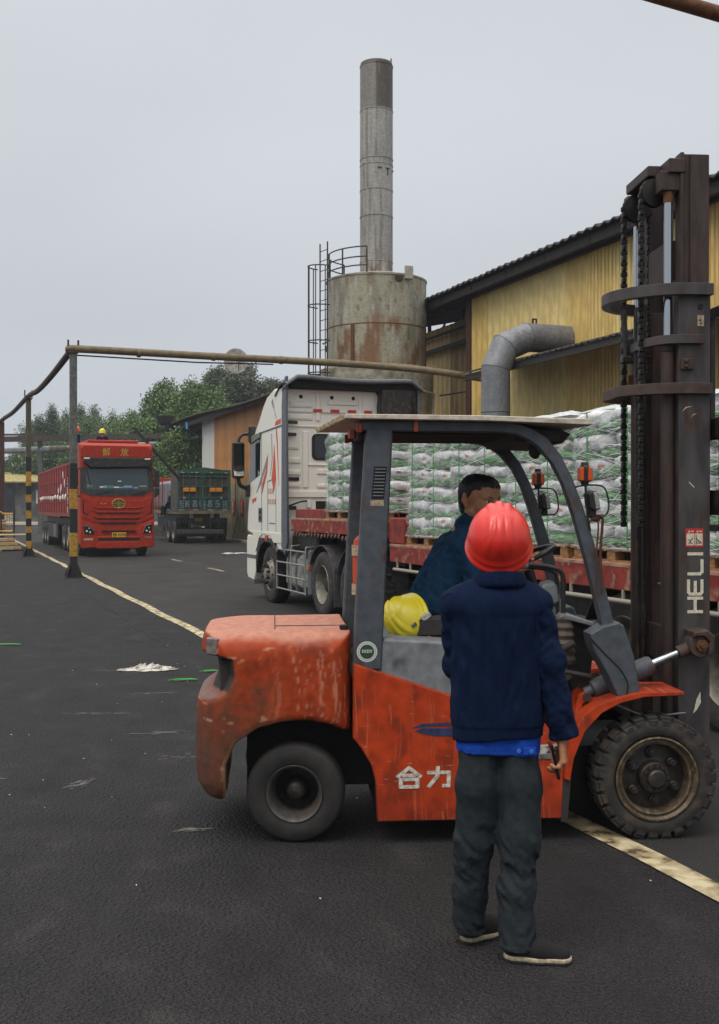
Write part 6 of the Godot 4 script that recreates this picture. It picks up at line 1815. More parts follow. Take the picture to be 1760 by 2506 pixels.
func build_green_truck() -> void:
	var o := road_thing("box_truck", "dark green high sided lorry parked by the orange shed, seen from behind", "truck", 10.04, 50.4)
	var m := MB.new().span(q(0.0, 1.55, 0.03), q(2.5, 3.42, 0.10))
	put(m, "tail_wall", "panel_brown", o)
	m = MB.new()
	for y in [[3.28, 3.45], [3.11, 3.16], [2.65, 2.70], [2.11, 2.17], [1.55, 1.60]]: m.span(q(0.0, y[0], -0.03), q(2.5, y[1], 0.05), 0.01)
	for x in [[0.0, 0.07], [0.52, 0.56], [1.11, 1.22], [1.28, 1.32], [1.77, 1.81], [2.36, 2.5], [1.05, 1.09]]: m.span(q(x[0], 1.55, -0.034), q(x[1], 3.42, 0.05), 0.008)
	m.prism(pv([0.0, 3.44, 1.16, 3.56, 1.3, 3.56, 2.5, 3.40]), -0.02, 0.03)
	put(m, "tail_frame", "truck_green", o)
	m = MB.new()
	for x in [0.25, 0.85, 1.51, 2.08]: m.span(q(x, 2.15, -0.02), q(x + 0.025, 3.3, 0.05))
	put(m, "frame_bar", "truck_green_pale", o)
	put(MB.new().span(q(0.05, 1.60, -0.006), q(2.45, 2.12, 0.03)), "number_board", "board_teal", o)
	var fn := SystemFont.new(); fn.font_names = PackedStringArray(["Droid Sans"]); fn.font_weight = 700
	var i := 0
	for c in ["K", "8", "Q", "8", "6"]:
		var tx := TextMesh.new()
		tx.text = c; tx.font_size = 64; tx.pixel_size = 0.0072; tx.depth = 0.01; tx.font = fn
		put(tx, "lettering", "paint_faded", o, Vector3(0.44 + i * 0.355, 1.86, 0.012))
		i += 1
	put(strokes([[0.05, 0.9, 0.45, 0.9], [0.1, 0.7, 0.4, 0.7, 0.4, 0.4, 0.1, 0.4, 0.1, 0.7], [0.25, 1.0, 0.25, 0.0], [0.6, 0.95, 0.95, 0.95], [0.55, 0.6, 1.0, 0.6], [0.78, 1.0, 0.78, 0.0], [0.6, 0.3, 0.95, 0.3], [0.05, 0.05, 0.95, 0.05]], Transform3D(Basis().scaled(Vector3(0.6, 1, 1)), Vector3(0.07, 1.66, 0.008)), 0.36, 0.035, 0.006), "lettering", "paint_faded", o)
	put(strokes([[0.05, 0.8, 0.35, 0.8], [0.2, 1.0, 0.2, 0.05, 0.1, 0.1], [0.05, 0.4, 0.38, 0.5], [0.5, 0.85, 0.95, 0.85], [0.72, 1.0, 0.72, 0.55], [0.45, 0.55, 1.0, 0.55], [0.5, 0.32, 0.95, 0.32], [0.72, 0.5, 0.72, 0.05], [0.45, 0.05, 1.0, 0.05]], Transform3D(Basis().scaled(Vector3(0.6, 1, 1)), Vector3(2.12, 1.66, 0.008)), 0.36, 0.035, 0.006), "lettering", "paint_faded", o)
	for x in [0.24, 0.55, 1.49, 1.80]: put(MB.new().span(q(x, 2.42, -0.10), q(x + 0.27, 2.61, 0.0), 0.02), "orange_lamp", "lamp_amber", o)
	for x in [[0.02, 0.3, "w"], [0.5, 0.7, "r"], [0.7, 0.95, "w"], [1.4, 1.65, "w"], [2.1, 2.35, "w"]]:
		put(MB.new().span(q(x[0], 1.56, -0.045), q(x[1], 1.60, -0.03)), "reflector", "tape_dull" if x[2] == "w" else "tape_red", o)
		put(MB.new().span(q(x[0] + 0.1, 3.30, -0.045), q(x[1], 3.345, -0.03)), "reflector", "tape_dull", o)
	for x in [0.29, 2.04]:
		put(MB.new().lathe(pv([0.03, 0.0, 0.06, 0.0, 0.06, 0.01, 0.03, 0.01]), 14, axis_z(Vector3(x, 2.14, 0.036))), "tie_ring", "tape_dull", o)
	m = MB.new()
	m.span(q(-0.02, 1.38, -0.06), q(2.55, 1.53, 9.0), 0.01)
	put(m, "floor", "floor_tan", o)
	m = MB.new().span(q(-0.02, 1.5, 0.06), q(0.02, 3.42, 1.6))
	m.span(q(2.48, 1.5, 0.06), q(2.52, 3.42, 3.0))
	put(m, "side_curtain", "curtain_grey", o)
	m = MB.new()
	for k in 8:
		var f := 0.12 + k * 0.19
		m.span(q(-0.035, 1.5, f), q(-0.02, 3.40, f + 0.09), 0.006)
	put(m, "curtain_folds", "curtain_grey", o)
	put(MB.new().span(q(0.1, 1.5, 1.6), q(2.45, 3.0, 1.66)), "inner_wall", "panel_brown", o)
	m = MB.new()
	m.span(q(0.5, 0.75, 0.1), q(0.62, 1.38, 8.0)); m.span(q(1.88, 0.75, 0.1), q(2.0, 1.38, 8.0))
	m.span(q(0.1, 0.95, 0.25), q(2.4, 1.2, 0.5)); m.span(q(0.7, 0.3, 1.0), q(1.8, 0.7, 3.2))
	m.span(q(0.55, 0.5, 0.0), q(0.62, 1.4, 0.06)); m.span(q(1.5, 0.5, 0.0), q(1.57, 1.4, 0.06))
	put(m, "chassis", "black_paint", o)
	m = MB.new().span(q(-0.05, 0.46, -0.02), q(2.15, 0.66, 0.05), 0.02)
	put(m, "bumper_bar", "mud_grey", o)
	put(MB.new().span(q(0.82, 1.03, 0.2), q(1.2, 1.22, 0.235)), "number_plate", "plate_dim", o)
	for x in [0.54, 1.52]: put(MB.new().span(q(x, 1.2, -0.01), q(x + 0.18, 1.38, 0.04), 0.01), "tail_bracket", "bare_metal", o)
	for f in [1.2, 2.5]:
		truck_wheel(o, q(0.0, 0.52, f), 0.6, "rear")
		truck_wheel(o, q(2.5, 0.52, f), 0.6, "rear", 0.52, 1.0)
	m = MB.new()
	for x in [0.02, 1.9]: m.span(q(x, 0.35, 0.5), q(x + 0.55, 1.2, 0.52))
	put(m, "mud_flap", "rubber", o)
	m = MB.new()
	for f in range(4, 9): m.span(q(0.0, 1.53, f * 1.0), q(0.05, 3.2, f * 1.0 + 0.07))
	m.span(q(-0.01, 3.0, 6.5), q(2.5, 3.2, 8.0), 0.03)
	put(m, "bed_frame", "truck_red", o)
	put(MB.new().box(q(1.2, 2.3, 5.0), Vector3(2.2, 1.4, 4.0), 0.2), "covered_load", "tarp_grey", o)
	put(MB.new().span(q(0.05, 1.54, 1.9), q(0.9, 1.60, 2.9), 0.02), "blue_sheet", "cloth_sky", o)
	far_person("person in black sitting on the truck bed left of the grey curtain", R(10.15, 52.6, 1.2) , 1.2, "", "black_cloth", true)

# ---------------------------------------------------------------- forklift
func helmet_mesh(front: float) -> MB:
	# dome along +y, wearer looks towards -z; double lip and a short peak
	var P := []
	var nu := 56
	for i in nu + 1:
		var an := TAU * i / nu
		var row := PackedVector3Array()
		var cx := sin(an); var cz := cos(an)
		var peak := front * pow(maxf(0.0, -cz), 2.5)
		for s in [[1.0, -0.052], [1.075, -0.05], [1.1, -0.043], [1.085, -0.034], [1.03, -0.026], [1.045, -0.018], [1.04, -0.008], [1.0, 0.0]]:
			var e: float = s[0]
			var pk := peak * clampf((e - 1.02) / 0.06, 0.0, 1.0)
			row.append(Vector3(cx * 0.119 * e, s[1] - pk * 0.25, cz * (0.137 * e + pk)))
		for j in range(1, 17):
			var el := PI * 0.5 * j / 16.0
			var rr := pow(cos(el), 0.86)
			var p := Vector3(cx * 0.119 * rr, 0.128 * sin(el), cz * 0.137 * rr)
			var w := smoothstep(0.10, 0.55, sin(el))
			var rib := 0.0
			for c in [[0.0, 0.013, 0.010], [-0.042, 0.010, 0.007], [0.042, 0.010, 0.007]]:
				rib += c[2] * smoothstep(c[1] + 0.006, c[1] - 0.004, absf(p.x - c[0] * (0.55 + 0.45 * rr)))
			row.append(p + p.normalized() * rib * w)
		P.append(row)
	return MB.new().grid(P, true)

func build_forklift() -> void:
	var ps := deg_to_rad(4.5)
	var fk := thing("forklift", "dirty orange forklift with tall raised dark mast, parked across the yard", "forklift", Vector3(-0.3307, 0, -5.56), ps)
	# counterweight: side profile cut by the wheel arch and the rear recess, rounded in plan
	var prof := pv([-0.30, 0.20, -0.47, 0.205, -0.545, 0.27, -0.562, 0.40, -0.556, 0.58, -0.54, 0.745, -0.515, 0.85, -0.505, 0.976, -0.50, 1.05, -0.48, 1.095, 0.30, 1.10, 0.30, 0.55, 0.30, 0.20])
	var notch := pv([-0.7, 0.985, -0.40, 0.975, -0.318, 0.955, -0.312, 0.87, -0.345, 0.79, -0.414, 0.745, -0.7, 0.73])
	var arch := pv([-0.355, -0.1, -0.355, 0.404, -0.301, 0.53, -0.185, 0.61, -0.058, 0.642, 0.07, 0.645, 0.18, 0.623, 0.269, 0.575, 0.40, 0.45, 0.45, -0.1])
	var sd := func(p: Vector2, poly: PackedVector2Array) -> float:
		var d := 1e9
		var s := 1.0
		var m := poly.size()
		for i in m:
			var a := poly[i]; var b := poly[(i + m - 1) % m]
			var e := b - a; var w := p - a
			var h := w - e * clampf(w.dot(e) / e.length_squared(), 0.0, 1.0)
			d = minf(d, h.length_squared())
			var c1 := p.y >= a.y; var c2 := p.y < b.y; var c3 := e.x * w.y > e.y * w.x
			if (c1 and c2 and c3) or not (c1 or c2 or c3): s = -s
		return s * sqrt(d)
	var smax := func(a: float, b: float, k: float) -> float:
		var m := k - absf(a - b)
		return maxf(a, b) + (m * m * 0.25 / k if m > 0.0 else 0.0)
	var dent := FastNoiseLite.new()
	dent.seed = 4; dent.frequency = 3.0
	var cw := Sdf.new()
	cw.lo = Vector3(-0.62, 0.16, -1.19); cw.hi = Vector3(0.33, 1.14, 0.01)
	cw.A.append(Vector3.ZERO); cw.D.append(Vector3.ZERO); cw.L.append(1.0); cw.RA.append(5.0); cw.RB.append(5.0)
	cw.margin = 0.03
	cw.extra = func(p: Vector3, _d: float) -> float:
		var p2 := Vector2(p.x, p.y)
		# rear bulge bows backwards across the width
		var wz := absf(p.z + 0.59)
		var bow := 0.05 * smoothstep(0.2, 0.55, wz)
		var f1: float = sd.call(p2 + Vector2(-bow * smoothstep(0.2, -0.5, p.x), 0), prof)
		var qx := -p.x - 0.562 + 0.36; var qz := wz - 0.55 + 0.36
		var pl := Vector2(maxf(qx, 0), maxf(qz, 0)).length() + minf(maxf(qx, qz), 0.0) - 0.36
		if f1 > 0.12 or pl > 0.12: return maxf(f1, pl)
		var f2: float = smax.call(f1, pl, 0.15)
		f2 = maxf(f2, p.x - 0.296)
		f2 = smax.call(f2, -sd.call(p2 + Vector2(0.085 * smoothstep(0.54, 0.25, wz), 0), notch), 0.02)
		f2 = smax.call(f2, -sd.call(p2, arch), 0.035)
		return f2 + 0.004 * dent.get_noise_3dv(p)
	var pn := FastNoiseLite.new()
	pn.seed = 6; pn.frequency = 1.0; pn.fractal_octaves = 4
	cw.paint = func(p: Vector3, nn: Vector3) -> Color:
		var c := Color(0.385, 0.050, 0.009)
		var mo := pn.get_noise_3d(p.x * 5.0, p.y * 5.0, p.z * 5.0)
		c = c.lerp(Color(0.23, 0.032, 0.012), smoothstep(0.0, 0.4, mo) * 0.8)
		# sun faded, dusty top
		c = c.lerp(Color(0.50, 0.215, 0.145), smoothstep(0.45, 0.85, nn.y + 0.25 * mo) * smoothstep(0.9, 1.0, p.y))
		# grime and bare patches on the low rear corner
		var low := smoothstep(0.02, -0.34, p.x + 0.2 * mo) * smoothstep(1.0, 0.5, p.y + 0.3 * mo)
		c = c.lerp(Color(0.105, 0.046, 0.026), low * 0.9)
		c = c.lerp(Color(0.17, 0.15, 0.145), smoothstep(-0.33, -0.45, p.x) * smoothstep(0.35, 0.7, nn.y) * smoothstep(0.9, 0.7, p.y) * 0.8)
		# the recess walls behind are coloured dark brown
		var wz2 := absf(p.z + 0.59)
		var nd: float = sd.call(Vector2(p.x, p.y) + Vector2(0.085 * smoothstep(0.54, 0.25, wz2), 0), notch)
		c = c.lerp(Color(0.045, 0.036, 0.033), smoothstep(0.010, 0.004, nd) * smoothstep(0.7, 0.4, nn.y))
		# drips
		var dr := pn.get_noise_3d(p.x * 42.0 + 0.7 * sin(p.y * 14.0), p.y * 0.9, p.z * 42.0)
		c = c.lerp(Color(0.60, 0.27, 0.17), smoothstep(0.16, 0.34, dr) * smoothstep(-0.16, 0.0, p.x) * smoothstep(1.04, 0.98, p.y) * 0.6)
		# scrapes
		var sc := pn.get_noise_3d(p.x * 6.0 + 9.0, p.y * 46.0, 2.0)
		var ar := pn.get_noise_3d(p.x * 3.0, p.y * 3.0, 8.0)
		if nn.y < 0.5: c = c.lerp(Color(0.52, 0.30, 0.19) if ar > 0.12 else Color(0.07, 0.05, 0.045), smoothstep(0.26, 0.36, sc) * smoothstep(0.05, 0.25, absf(ar)) * smoothstep(0.1, -0.2, p.x) * 0.8)
		# worn lip of the wheel arch
		var e: float = sd.call(Vector2(p.x, p.y), arch)
		c = c.lerp(Color(0.42, 0.24, 0.13), smoothstep(0.022, 0.008, absf(e) + 0.02 * mo) * smoothstep(0.05, -0.15, p.x) * 0.7)
		return c
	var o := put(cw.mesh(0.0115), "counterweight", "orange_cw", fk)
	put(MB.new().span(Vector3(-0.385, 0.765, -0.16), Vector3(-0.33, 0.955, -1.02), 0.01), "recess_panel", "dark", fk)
	var m := MB.new()
	m.box(Vector3(-0.422, 1.02, -0.158), Vector3(0.03, 0.09, 0.085), 0.008, Basis(Vector3.UP, 0.80))
	put(m, "tail_lamp", "lamp_grey", fk)
	m = MB.new().box(Vector3(-0.10, 1.1015, -0.6), Vector3(0.004, 0.003, 0.75))
	m.box(Vector3(0.09, 1.1012, -0.38), Vector3(0.38, 0.003, 0.006))
	put(m, "lid_seam", "black", o)
	put(MB.new().span(Vector3(0.24, 1.10, -0.2), Vector3(0.285, 1.125, -0.16), 0.006), "rubber_stop", "rubber", fk)
	# side panels, near and far
	var panel := pv([0.304, 0.94, 0.786, 0.777, 1.0, 0.70, 1.2, 0.63, 1.41, 0.62, 1.43, 0.52, 1.408, 0.35, 1.40, 0.116, 0.43, 0.120, 0.421, 0.315, 0.398, 0.408, 0.343, 0.501, 0.304, 0.55])
	put(MB.new().prism(panel, -0.035, -0.11, 0.008), "side_panel", "orange", fk)
	put(MB.new().prism(panel, -1.14, -1.07, 0.008), "side_panel", "orange", fk)
	m = MB.new()
	m.span(Vector3(-0.25, 0.24, -0.34), Vector3(1.42, 0.60, -0.86))
	m.span(Vector3(0.44, 0.13, -0.12), Vector3(1.40, 0.75, -1.06))
	m.span(Vector3(-0.05, 0.2, -0.30), Vector3(0.05, 0.32, -0.88))
	m.span(Vector3(1.3, 0.2, -0.25), Vector3(1.95, 0.45, -0.93))
	put(m, "chassis", "black", fk)
	# hood under the seat
	m = MB.new().prism(pv([0.35, 0.88, 0.445, 1.045, 0.465, 1.066, 0.95, 1.035, 0.99, 1.0, 0.99, 0.66, 0.786, 0.74]), -0.07, -1.09, 0.02)
	put(m, "hood", "hood_grey", fk)
	m = MB.new()
	m.prism(pv([0.30, 0.86, 0.46, 0.87, 0.79, 0.755, 1.0, 0.66, 1.4, 0.6, 0.5, 0.6]), -0.09, -1.08)
	put(m, "floor_plate", "dark", fk)
	# step plate with numbers
	m = MB.new().span(Vector3(1.20, 0.455, -0.03), Vector3(1.40, 0.505, -0.12), 0.004)
	put(m, "step_plate", "plate_white", fk)
	m = MB.new().span(Vector3(1.16, 0.43, -0.029), Vector3(1.41, 0.455, -0.12), 0.003)
	put(m, "step_edge", "bare_metal", fk)
	var txt := TextMesh.new()
	txt.text = "2.0"; txt.font_size = 40; txt.depth = 0.001; txt.pixel_size = 0.0012
	var fnt := SystemFont.new(); fnt.font_names = PackedStringArray(["Droid Sans"]); fnt.font_weight = 700
	txt.font = fnt
	put(txt, "number", "black", fk, Vector3(1.345, 0.48, -0.0285))
	# fenders over the drive wheels
	var fen := pv([1.405, 0.33, 1.43, 0.523, 1.50, 0.658, 1.576, 0.713, 1.692, 0.752, 1.806, 0.778, 2.04, 0.776, 2.04, 0.758, 1.825, 0.752, 1.70, 0.722, 1.60, 0.672, 1.51, 0.578, 1.452, 0.44, 1.43, 0.32])
	put(MB.new().prism(fen, 0.0, -0.34, 0.004), "fender", "orange", fk)
	put(MB.new().prism(fen, -0.84, -1.18, 0.004), "fender", "orange", fk)
	m = MB.new().prism(pv([1.44, 0.40, 1.50, 0.70, 1.515, 0.745, 1.545, 0.765, 1.575, 0.745, 1.60, 0.70, 1.66, 0.665, 1.63, 0.655, 1.585, 0.675, 1.555, 0.715, 1.53, 0.70, 1.525, 0.60, 1.46, 0.40]), -0.12, -0.15, 0.004)
	m.prism(pv([1.44, 0.40, 1.50, 0.70, 1.515, 0.745, 1.545, 0.765, 1.575, 0.745, 1.60, 0.70, 1.66, 0.665, 1.63, 0.655, 1.585, 0.675, 1.555, 0.715, 1.53, 0.70, 1.525, 0.60, 1.46, 0.40]), -0.25, -0.28, 0.004)
	put(m, "cylinder_bracket", "orange", fk)
	put(MB.new().prism(pv([1.39, 0.10, 1.425, 0.10, 1.445, 0.33, 1.43, 0.36, 1.40, 0.3]), -0.028, -0.12, 0.004), "side_edge", "dark", fk)
	# painted leaf of blue beside the letters and the lettering itself
	m = MB.new().prism(pv([0.60, 0.60, 0.66, 0.625, 0.86, 0.63, 0.86, 0.612, 0.68, 0.607]), -0.0335, -0.036)
	m.prism(pv([0.62, 0.588, 0.66, 0.602, 0.86, 0.598, 0.86, 0.56, 0.74, 0.558, 0.66, 0.572]), -0.0332, -0.036)
	put(m, "blue_decal", "decal_blue", fk)
	var chars := [
		[[0.5, 0.98, 0.04, 0.55], [0.5, 0.98, 0.96, 0.55], [0.28, 0.60, 0.72, 0.60], [0.16, 0.40, 0.84, 0.40, 0.84, 0.03, 0.16, 0.03, 0.16, 0.40]],
		[[0.08, 0.72, 0.92, 0.72, 0.90, 0.06, 0.70, 0.06], [0.46, 0.98, 0.44, 0.55, 0.10, 0.04]],
		[[0.10, 0.86, 0.90, 0.86, 0.55, 0.36, 0.05, 0.03], [0.18, 0.62, 0.50, 0.34, 0.95, 0.03], [0.50, 0.72, 0.52, 0.62]],
		[[0.1, 0.82, 0.9, 0.82], [0.48, 1.0, 0.22, 0.52, 0.86, 0.52], [0.05, 0.28, 0.95, 0.28], [0.54, 0.66, 0.54, 0.0]]]
	for i in 4:
		put(strokes(chars[i], Transform3D(Basis().scaled(Vector3(1.22, 1, 1)), Vector3(0.528 + i * 0.155, 0.296, -0.0348)), 0.104, 0.017, 0.002), "lettering", "letter_white", fk)
	# overhead guard: pillars, rails, cross bars and the pale sheet on top
	var pil := pv([0.37, 2.15, 0.511, 2.15, 0.451, 0.90, 0.300, 0.90])
	var nearp := put(MB.new().prism(pil, -0.055, -0.15, 0.012), "rear_pillar", "slate", fk)
	put(MB.new().prism(pil, -0.99, -1.085, 0.012), "rear_pillar", "slate", fk)
	m = MB.new().prism(pv([0.412, 1.955, 0.478, 1.955, 0.463, 1.79, 0.397, 1.79]), -0.0535, -0.06)
	put(m, "vent", "black", nearp)
	for i in 9:
		m = MB.new().box(Vector3(0.4445 - 0.0016 * i, 1.94 - i * 0.0172, -0.055), Vector3(0.055, 0.006, 0.009), 0.0, Basis(Vector3.RIGHT, -0.5))
		put(m, "slat", "slate", nearp)
	put(MB.new().span(Vector3(0.392, 1.752, -0.0545), Vector3(0.462, 1.782, -0.06)), "worn_label", "label_tan", nearp)
	m = MB.new().lathe(pv([0.0535, -0.003, 0.0535, 0.001, 0.0, 0.001]), 36, axis_z(Vector3(0.375, 0.998, -0.055)))
	put(m, "round_sticker", "sticker_white", nearp)
	m = MB.new().lathe(pv([0.037, 0.0, 0.037, 0.002, 0.0, 0.002]), 30, axis_z(Vector3(0.375, 0.998, -0.055)))
	put(m, "sticker_centre", "sticker_green", nearp)
	m = MB.new()
	for i in 30:
		var an := TAU * i / 30
		m.box(Vector3(0.375 + cos(an) * 0.045, 0.998 + sin(an) * 0.045, -0.0538), Vector3(0.003, 0.0055, 0.001), 0.0, Basis(Vector3.BACK, an - PI / 2))
	put(m, "sticker_ring_print", "black", nearp)
	txt = TextMesh.new()
	txt.text = "EKIIV"; txt.font_size = 30; txt.depth = 0.001; txt.pixel_size = 0.00072; txt.font = fnt
	put(txt, "sticker_print", "sticker_white", nearp, Vector3(0.375, 1.0, -0.0525))
	var rail := pv([0.344, 2.195, 1.10, 2.19, 1.18, 2.18, 1.245, 2.156, 1.322, 2.11, 1.398, 2.017, 1.455, 1.904, 1.503, 1.783, 1.56, 1.607, 1.598, 1.485, 1.69, 1.10, 1.622, 1.10, 1.531, 1.467, 1.465, 1.699, 1.407, 1.867, 1.35, 1.975, 1.275, 2.062, 1.22, 2.10, 1.16, 2.125, 1.08, 2.135, 0.50, 2.14, 0.344, 2.14])
	put(MB.new().prism(rail, -0.06, -0.125, 0.007), "guard_rail", "slate", fk)
	put(MB.new().prism(rail, -1.015, -1.08, 0.007), "guard_rail", "slate", fk)
	for i in 7:
		put(MB.new().span(Vector3(0.36, 2.13, -0.18 - i * 0.128), Vector3(1.24, 2.16, -0.23 - i * 0.128), 0.006), "guard_bar", "dark_brown", fk)
	for x in [0.40, 0.8, 1.16]:
		put(MB.new().span(Vector3(x, 2.155, -0.12), Vector3(x + 0.07, 2.185, -1.02), 0.006), "cross_bar", "dark_brown", fk)
	m = MB.new().prism(pv([1.16, 2.165, 1.42, 2.16, 1.475, 2.135, 1.43, 2.085, 1.18, 2.095]), -0.15, -1.0, 0.008)
	put(m, "front_plate", "dark_brown", fk)
	put(MB.new().span(Vector3(0.62, 2.137, -0.056), Vector3(0.64, 2.196, -0.06)), "orange_tape", "lamp_orange", fk)
	# ribbed sheet lying on the guard
	var sheet := MB.new()
	for i in 9:
		var w0 := -0.01 + i * 0.12
		var sk := 0.10 * i / 9.0
		sheet.prism(pv([0.255 - sk, 2.197, 0.258 - sk, 2.222, 1.0, 2.217, 1.545 - sk, 2.203, 1.545 - sk, 2.172, 1.0, 2.190]), -w0, -w0 - 0.112, 0.004)
		sheet.prism(pv([0.27 - sk, 2.2, 0.27 - sk, 2.212, 1.0, 2.207, 1.53 - sk, 2.19, 1.53 - sk, 2.18, 1.0, 2.196]), -w0 - 0.108, -w0 - 0.125)
	put(sheet, "roof_sheet", "sheet_pale", fk)
	m = MB.new()
	for i in 12:
		m.box(Vector3(0.245 - 0.008 * i, 2.205, -0.03 - i * 0.085), Vector3(0.02, 0.03, 0.02), 0.003, Basis(Vector3.BACK, 0.5 * sin(i * 3.0)))
	put(m, "torn_edge", "label_tan", fk)
	for s in [[-0.075, "lamp_red"], [-1.0, "lamp_red"]]:
		m = MB.new().box(Vector3(0.335, 2.155, s[0]), Vector3(0.03, 0.05, 0.05), 0.004)
		put(m, "guard_lamp", s[1], fk)
	m = MB.new().box(Vector3(0.305, 2.13, -0.2), Vector3(0.03, 0.045, 0.10), 0.004)
	put(m, "tail_light", "lamp_red", fk)
	put(MB.new().box(Vector3(0.34, 2.125, -0.2), Vector3(0.03, 0.06, 0.18), 0.006), "tail_light_housing", "dark", fk)
	# extinguisher strapped between the pillars
	m = MB.new().lathe(pv([0.0, 1.25, 0.055, 1.25, 0.058, 1.27, 0.058, 1.52, 0.05, 1.56, 0.025, 1.585, 0.0, 1.59]), 20, Transform3D(Basis(), Vector3(0.40, 0, -0.62)))
	var ext := put(m, "red_cylinder", "orange_dirty", fk)
	for y in [1.28, 1.50]:
		put(MB.new().lathe(pv([0.060, y - 0.03, 0.064, y - 0.03, 0.064, y + 0.03, 0.060, y + 0.03]), 20, Transform3D(Basis(), Vector3(0.40, 0, -0.62))), "strap", "label_tan", ext)
	# seat
	m = MB.new()
	m.box(Vector3(0.79, 1.10, -0.6), Vector3(0.50, 0.11, 0.50), 0.04)
	var seat := put(m, "seat", "vinyl", fk)
	var bk := []
	for i in 9:
		var row := PackedVector3Array()
		for j in 9:
			var u := -1.0 + i * 0.25; var vv := j / 8.0
			row.append(Vector3(0.67 - 0.18 * vv - 0.03 * (1.0 - u * u) * (1.0 - absf(vv - 0.5)), 1.12 + 0.37 * vv * (1.0 - 0.10 * u * u), -0.6 + u * 0.24))
		bk.append(row)
	m = MB.new().grid(bk)
	var bk2 := []
	for r in bk:
		var row := PackedVector3Array()
		for p in r: row.append(p + Vector3(-0.09, 0.01, 0))
		bk2.append(row)
	m.grid(bk2)
	for i in 8:
		m.quad(bk[i][8], bk[i + 1][8], bk2[i + 1][8], bk2[i][8], Vector3.UP)
		m.quad(bk[0][i], bk[0][i + 1], bk2[0][i + 1], bk2[0][i], Vector3(0, 0, 1))
		m.quad(bk[8][i], bk[8][i + 1], bk2[8][i + 1], bk2[8][i], Vector3(0, 0, -1))
	put(m, "backrest", "vinyl", fk)
	m = MB.new().beam(Vector3(0.60, 1.10, -0.50), Vector3(0.50, 1.36, -0.50), 0.03, 0.05, 0.006)
	put(m, "seat_frame", "dark", fk)
	m = MB.new().beam(Vector3(0.68, 1.12, -0.29), Vector3(0.86, 1.14, -0.28), 0.04, 0.06, 0.01)
	m.box(Vector3(0.74, 1.10, -0.27), Vector3(0.16, 0.10, 0.05), 0.012)
	put(m, "seat_slide", "dark", fk)
	put(MB.new().box(Vector3(0.71, 1.155, -0.26), Vector3(0.06, 0.035, 0.03), 0.008, Basis(Vector3.BACK, 0.6)), "belt_buckle", "plate_white", fk)
	# cowl, dash, wheel and levers
	var cowl := pv([1.615, 1.124, 1.70, 1.142, 1.727, 1.125, 1.783, 0.962, 1.815, 0.774, 1.699, 0.733, 1.634, 0.87, 1.555, 1.012, 1.543, 1.082])
	put(MB.new().prism(cowl, -0.03, -0.17, 0.012), "cowl", "slate", fk)
	put(MB.new().prism(cowl, -0.97, -1.11, 0.012), "cowl", "slate", fk)
	m = MB.new().tube(curve(p3([1.545, 1.06, -0.0285, 1.62, 0.98, -0.0285, 1.70, 0.90, -0.0285, 1.745, 0.82, -0.0285, 1.735, 0.745, -0.0285])), 0.004, 6)
	put(m, "cowl_gap", "black", fk)
	m = MB.new().prism(pv([1.36, 1.10, 1.44, 1.165, 1.60, 1.115, 1.66, 1.09, 1.62, 0.74, 1.52, 0.72, 1.46, 0.9]), -0.30, -1.0, 0.015)
	put(m, "dash_panel", "black_paint", fk)
	put(MB.new().prism(pv([1.43, 1.15, 1.45, 1.172, 1.62, 1.122, 1.61, 1.10]), -0.2, -0.98, 0.006), "dash_top", "hood_grey", fk)
	m = MB.new().box(Vector3(1.40, 1.27, -0.34), Vector3(0.11, 0.14, 0.12), 0.03, Basis(Vector3.BACK, 0.15))
	m.box(Vector3(1.44, 1.14, -0.36), Vector3(0.10, 0.2, 0.1), 0.02)
	put(m, "instrument_pod", "hood_grey", fk)
	m = MB.new()
	var sw := Transform3D(Basis(Vector3.BACK, 0.42), Vector3(1.33, 1.455, -0.58))
	var ring := PackedVector3Array()
	for i in 37: ring.append(sw * Vector3(cos(TAU * i / 36) * 0.17, 0, sin(TAU * i / 36) * 0.17))
	m.tube(ring, 0.014, 10, false)
	for a in [0.3, 2.4, 4.5]: m.tube(PackedVector3Array([sw * Vector3(0, -0.03, 0), sw * Vector3(cos(a) * 0.165, 0, sin(a) * 0.165)]), 0.012, 8)
	m.tube(p3([1.335, 1.43, -0.58, 1.42, 1.12, -0.58]), 0.03, 12)
	put(m, "steering_wheel", "vinyl", fk)
	m = MB.new().tube(curve(p3([1.24, 1.435, -0.28, 1.36, 1.425, -0.26, 1.43, 1.405, -0.25, 1.458, 1.37, -0.25, 1.46, 1.25, -0.25, 1.46, 1.12, -0.25]), 4), 0.013, 8)
	m.tube(curve(p3([1.22, 1.42, -0.34, 1.36, 1.41, -0.31, 1.42, 1.39, -0.31, 1.44, 1.35, -0.31, 1.445, 1.12, -0.31]), 4), 0.011, 8)
	put(m, "lever", "black_paint", fk)
	m = MB.new().tube(p3([1.20, 1.425, -0.28, 1.27, 1.433, -0.28]), 0.022, 10)
	put(m, "lever_grip", "hood_grey", fk)
	var pr := PackedVector2Array()
	for i in 12: pr.append(Vector2(0.062 - 0.0015 * i + (0.010 if i % 2 else 0.0), 0.90 + i * 0.022))
	pr.append(Vector2(0.012, 1.165))
	put(MB.new().lathe(pr, 16, Transform3D(Basis(), Vector3(1.46, 0, -0.25))), "lever_boot", "boot_tan", fk)
	m = MB.new().tube(p3([1.30, 0.72, -0.2, 1.38, 0.95, -0.2, 1.50, 1.02, -0.16]), 0.02, 8)
	m.tube(p3([1.36, 0.72, -0.24, 1.46, 0.86, -0.2, 1.6, 0.83, -0.2]), 0.016, 8)
	m.box(Vector3(1.42, 0.83, -0.22), Vector3(0.14, 0.10, 0.06), 0.01, Basis(Vector3.BACK, 0.6))
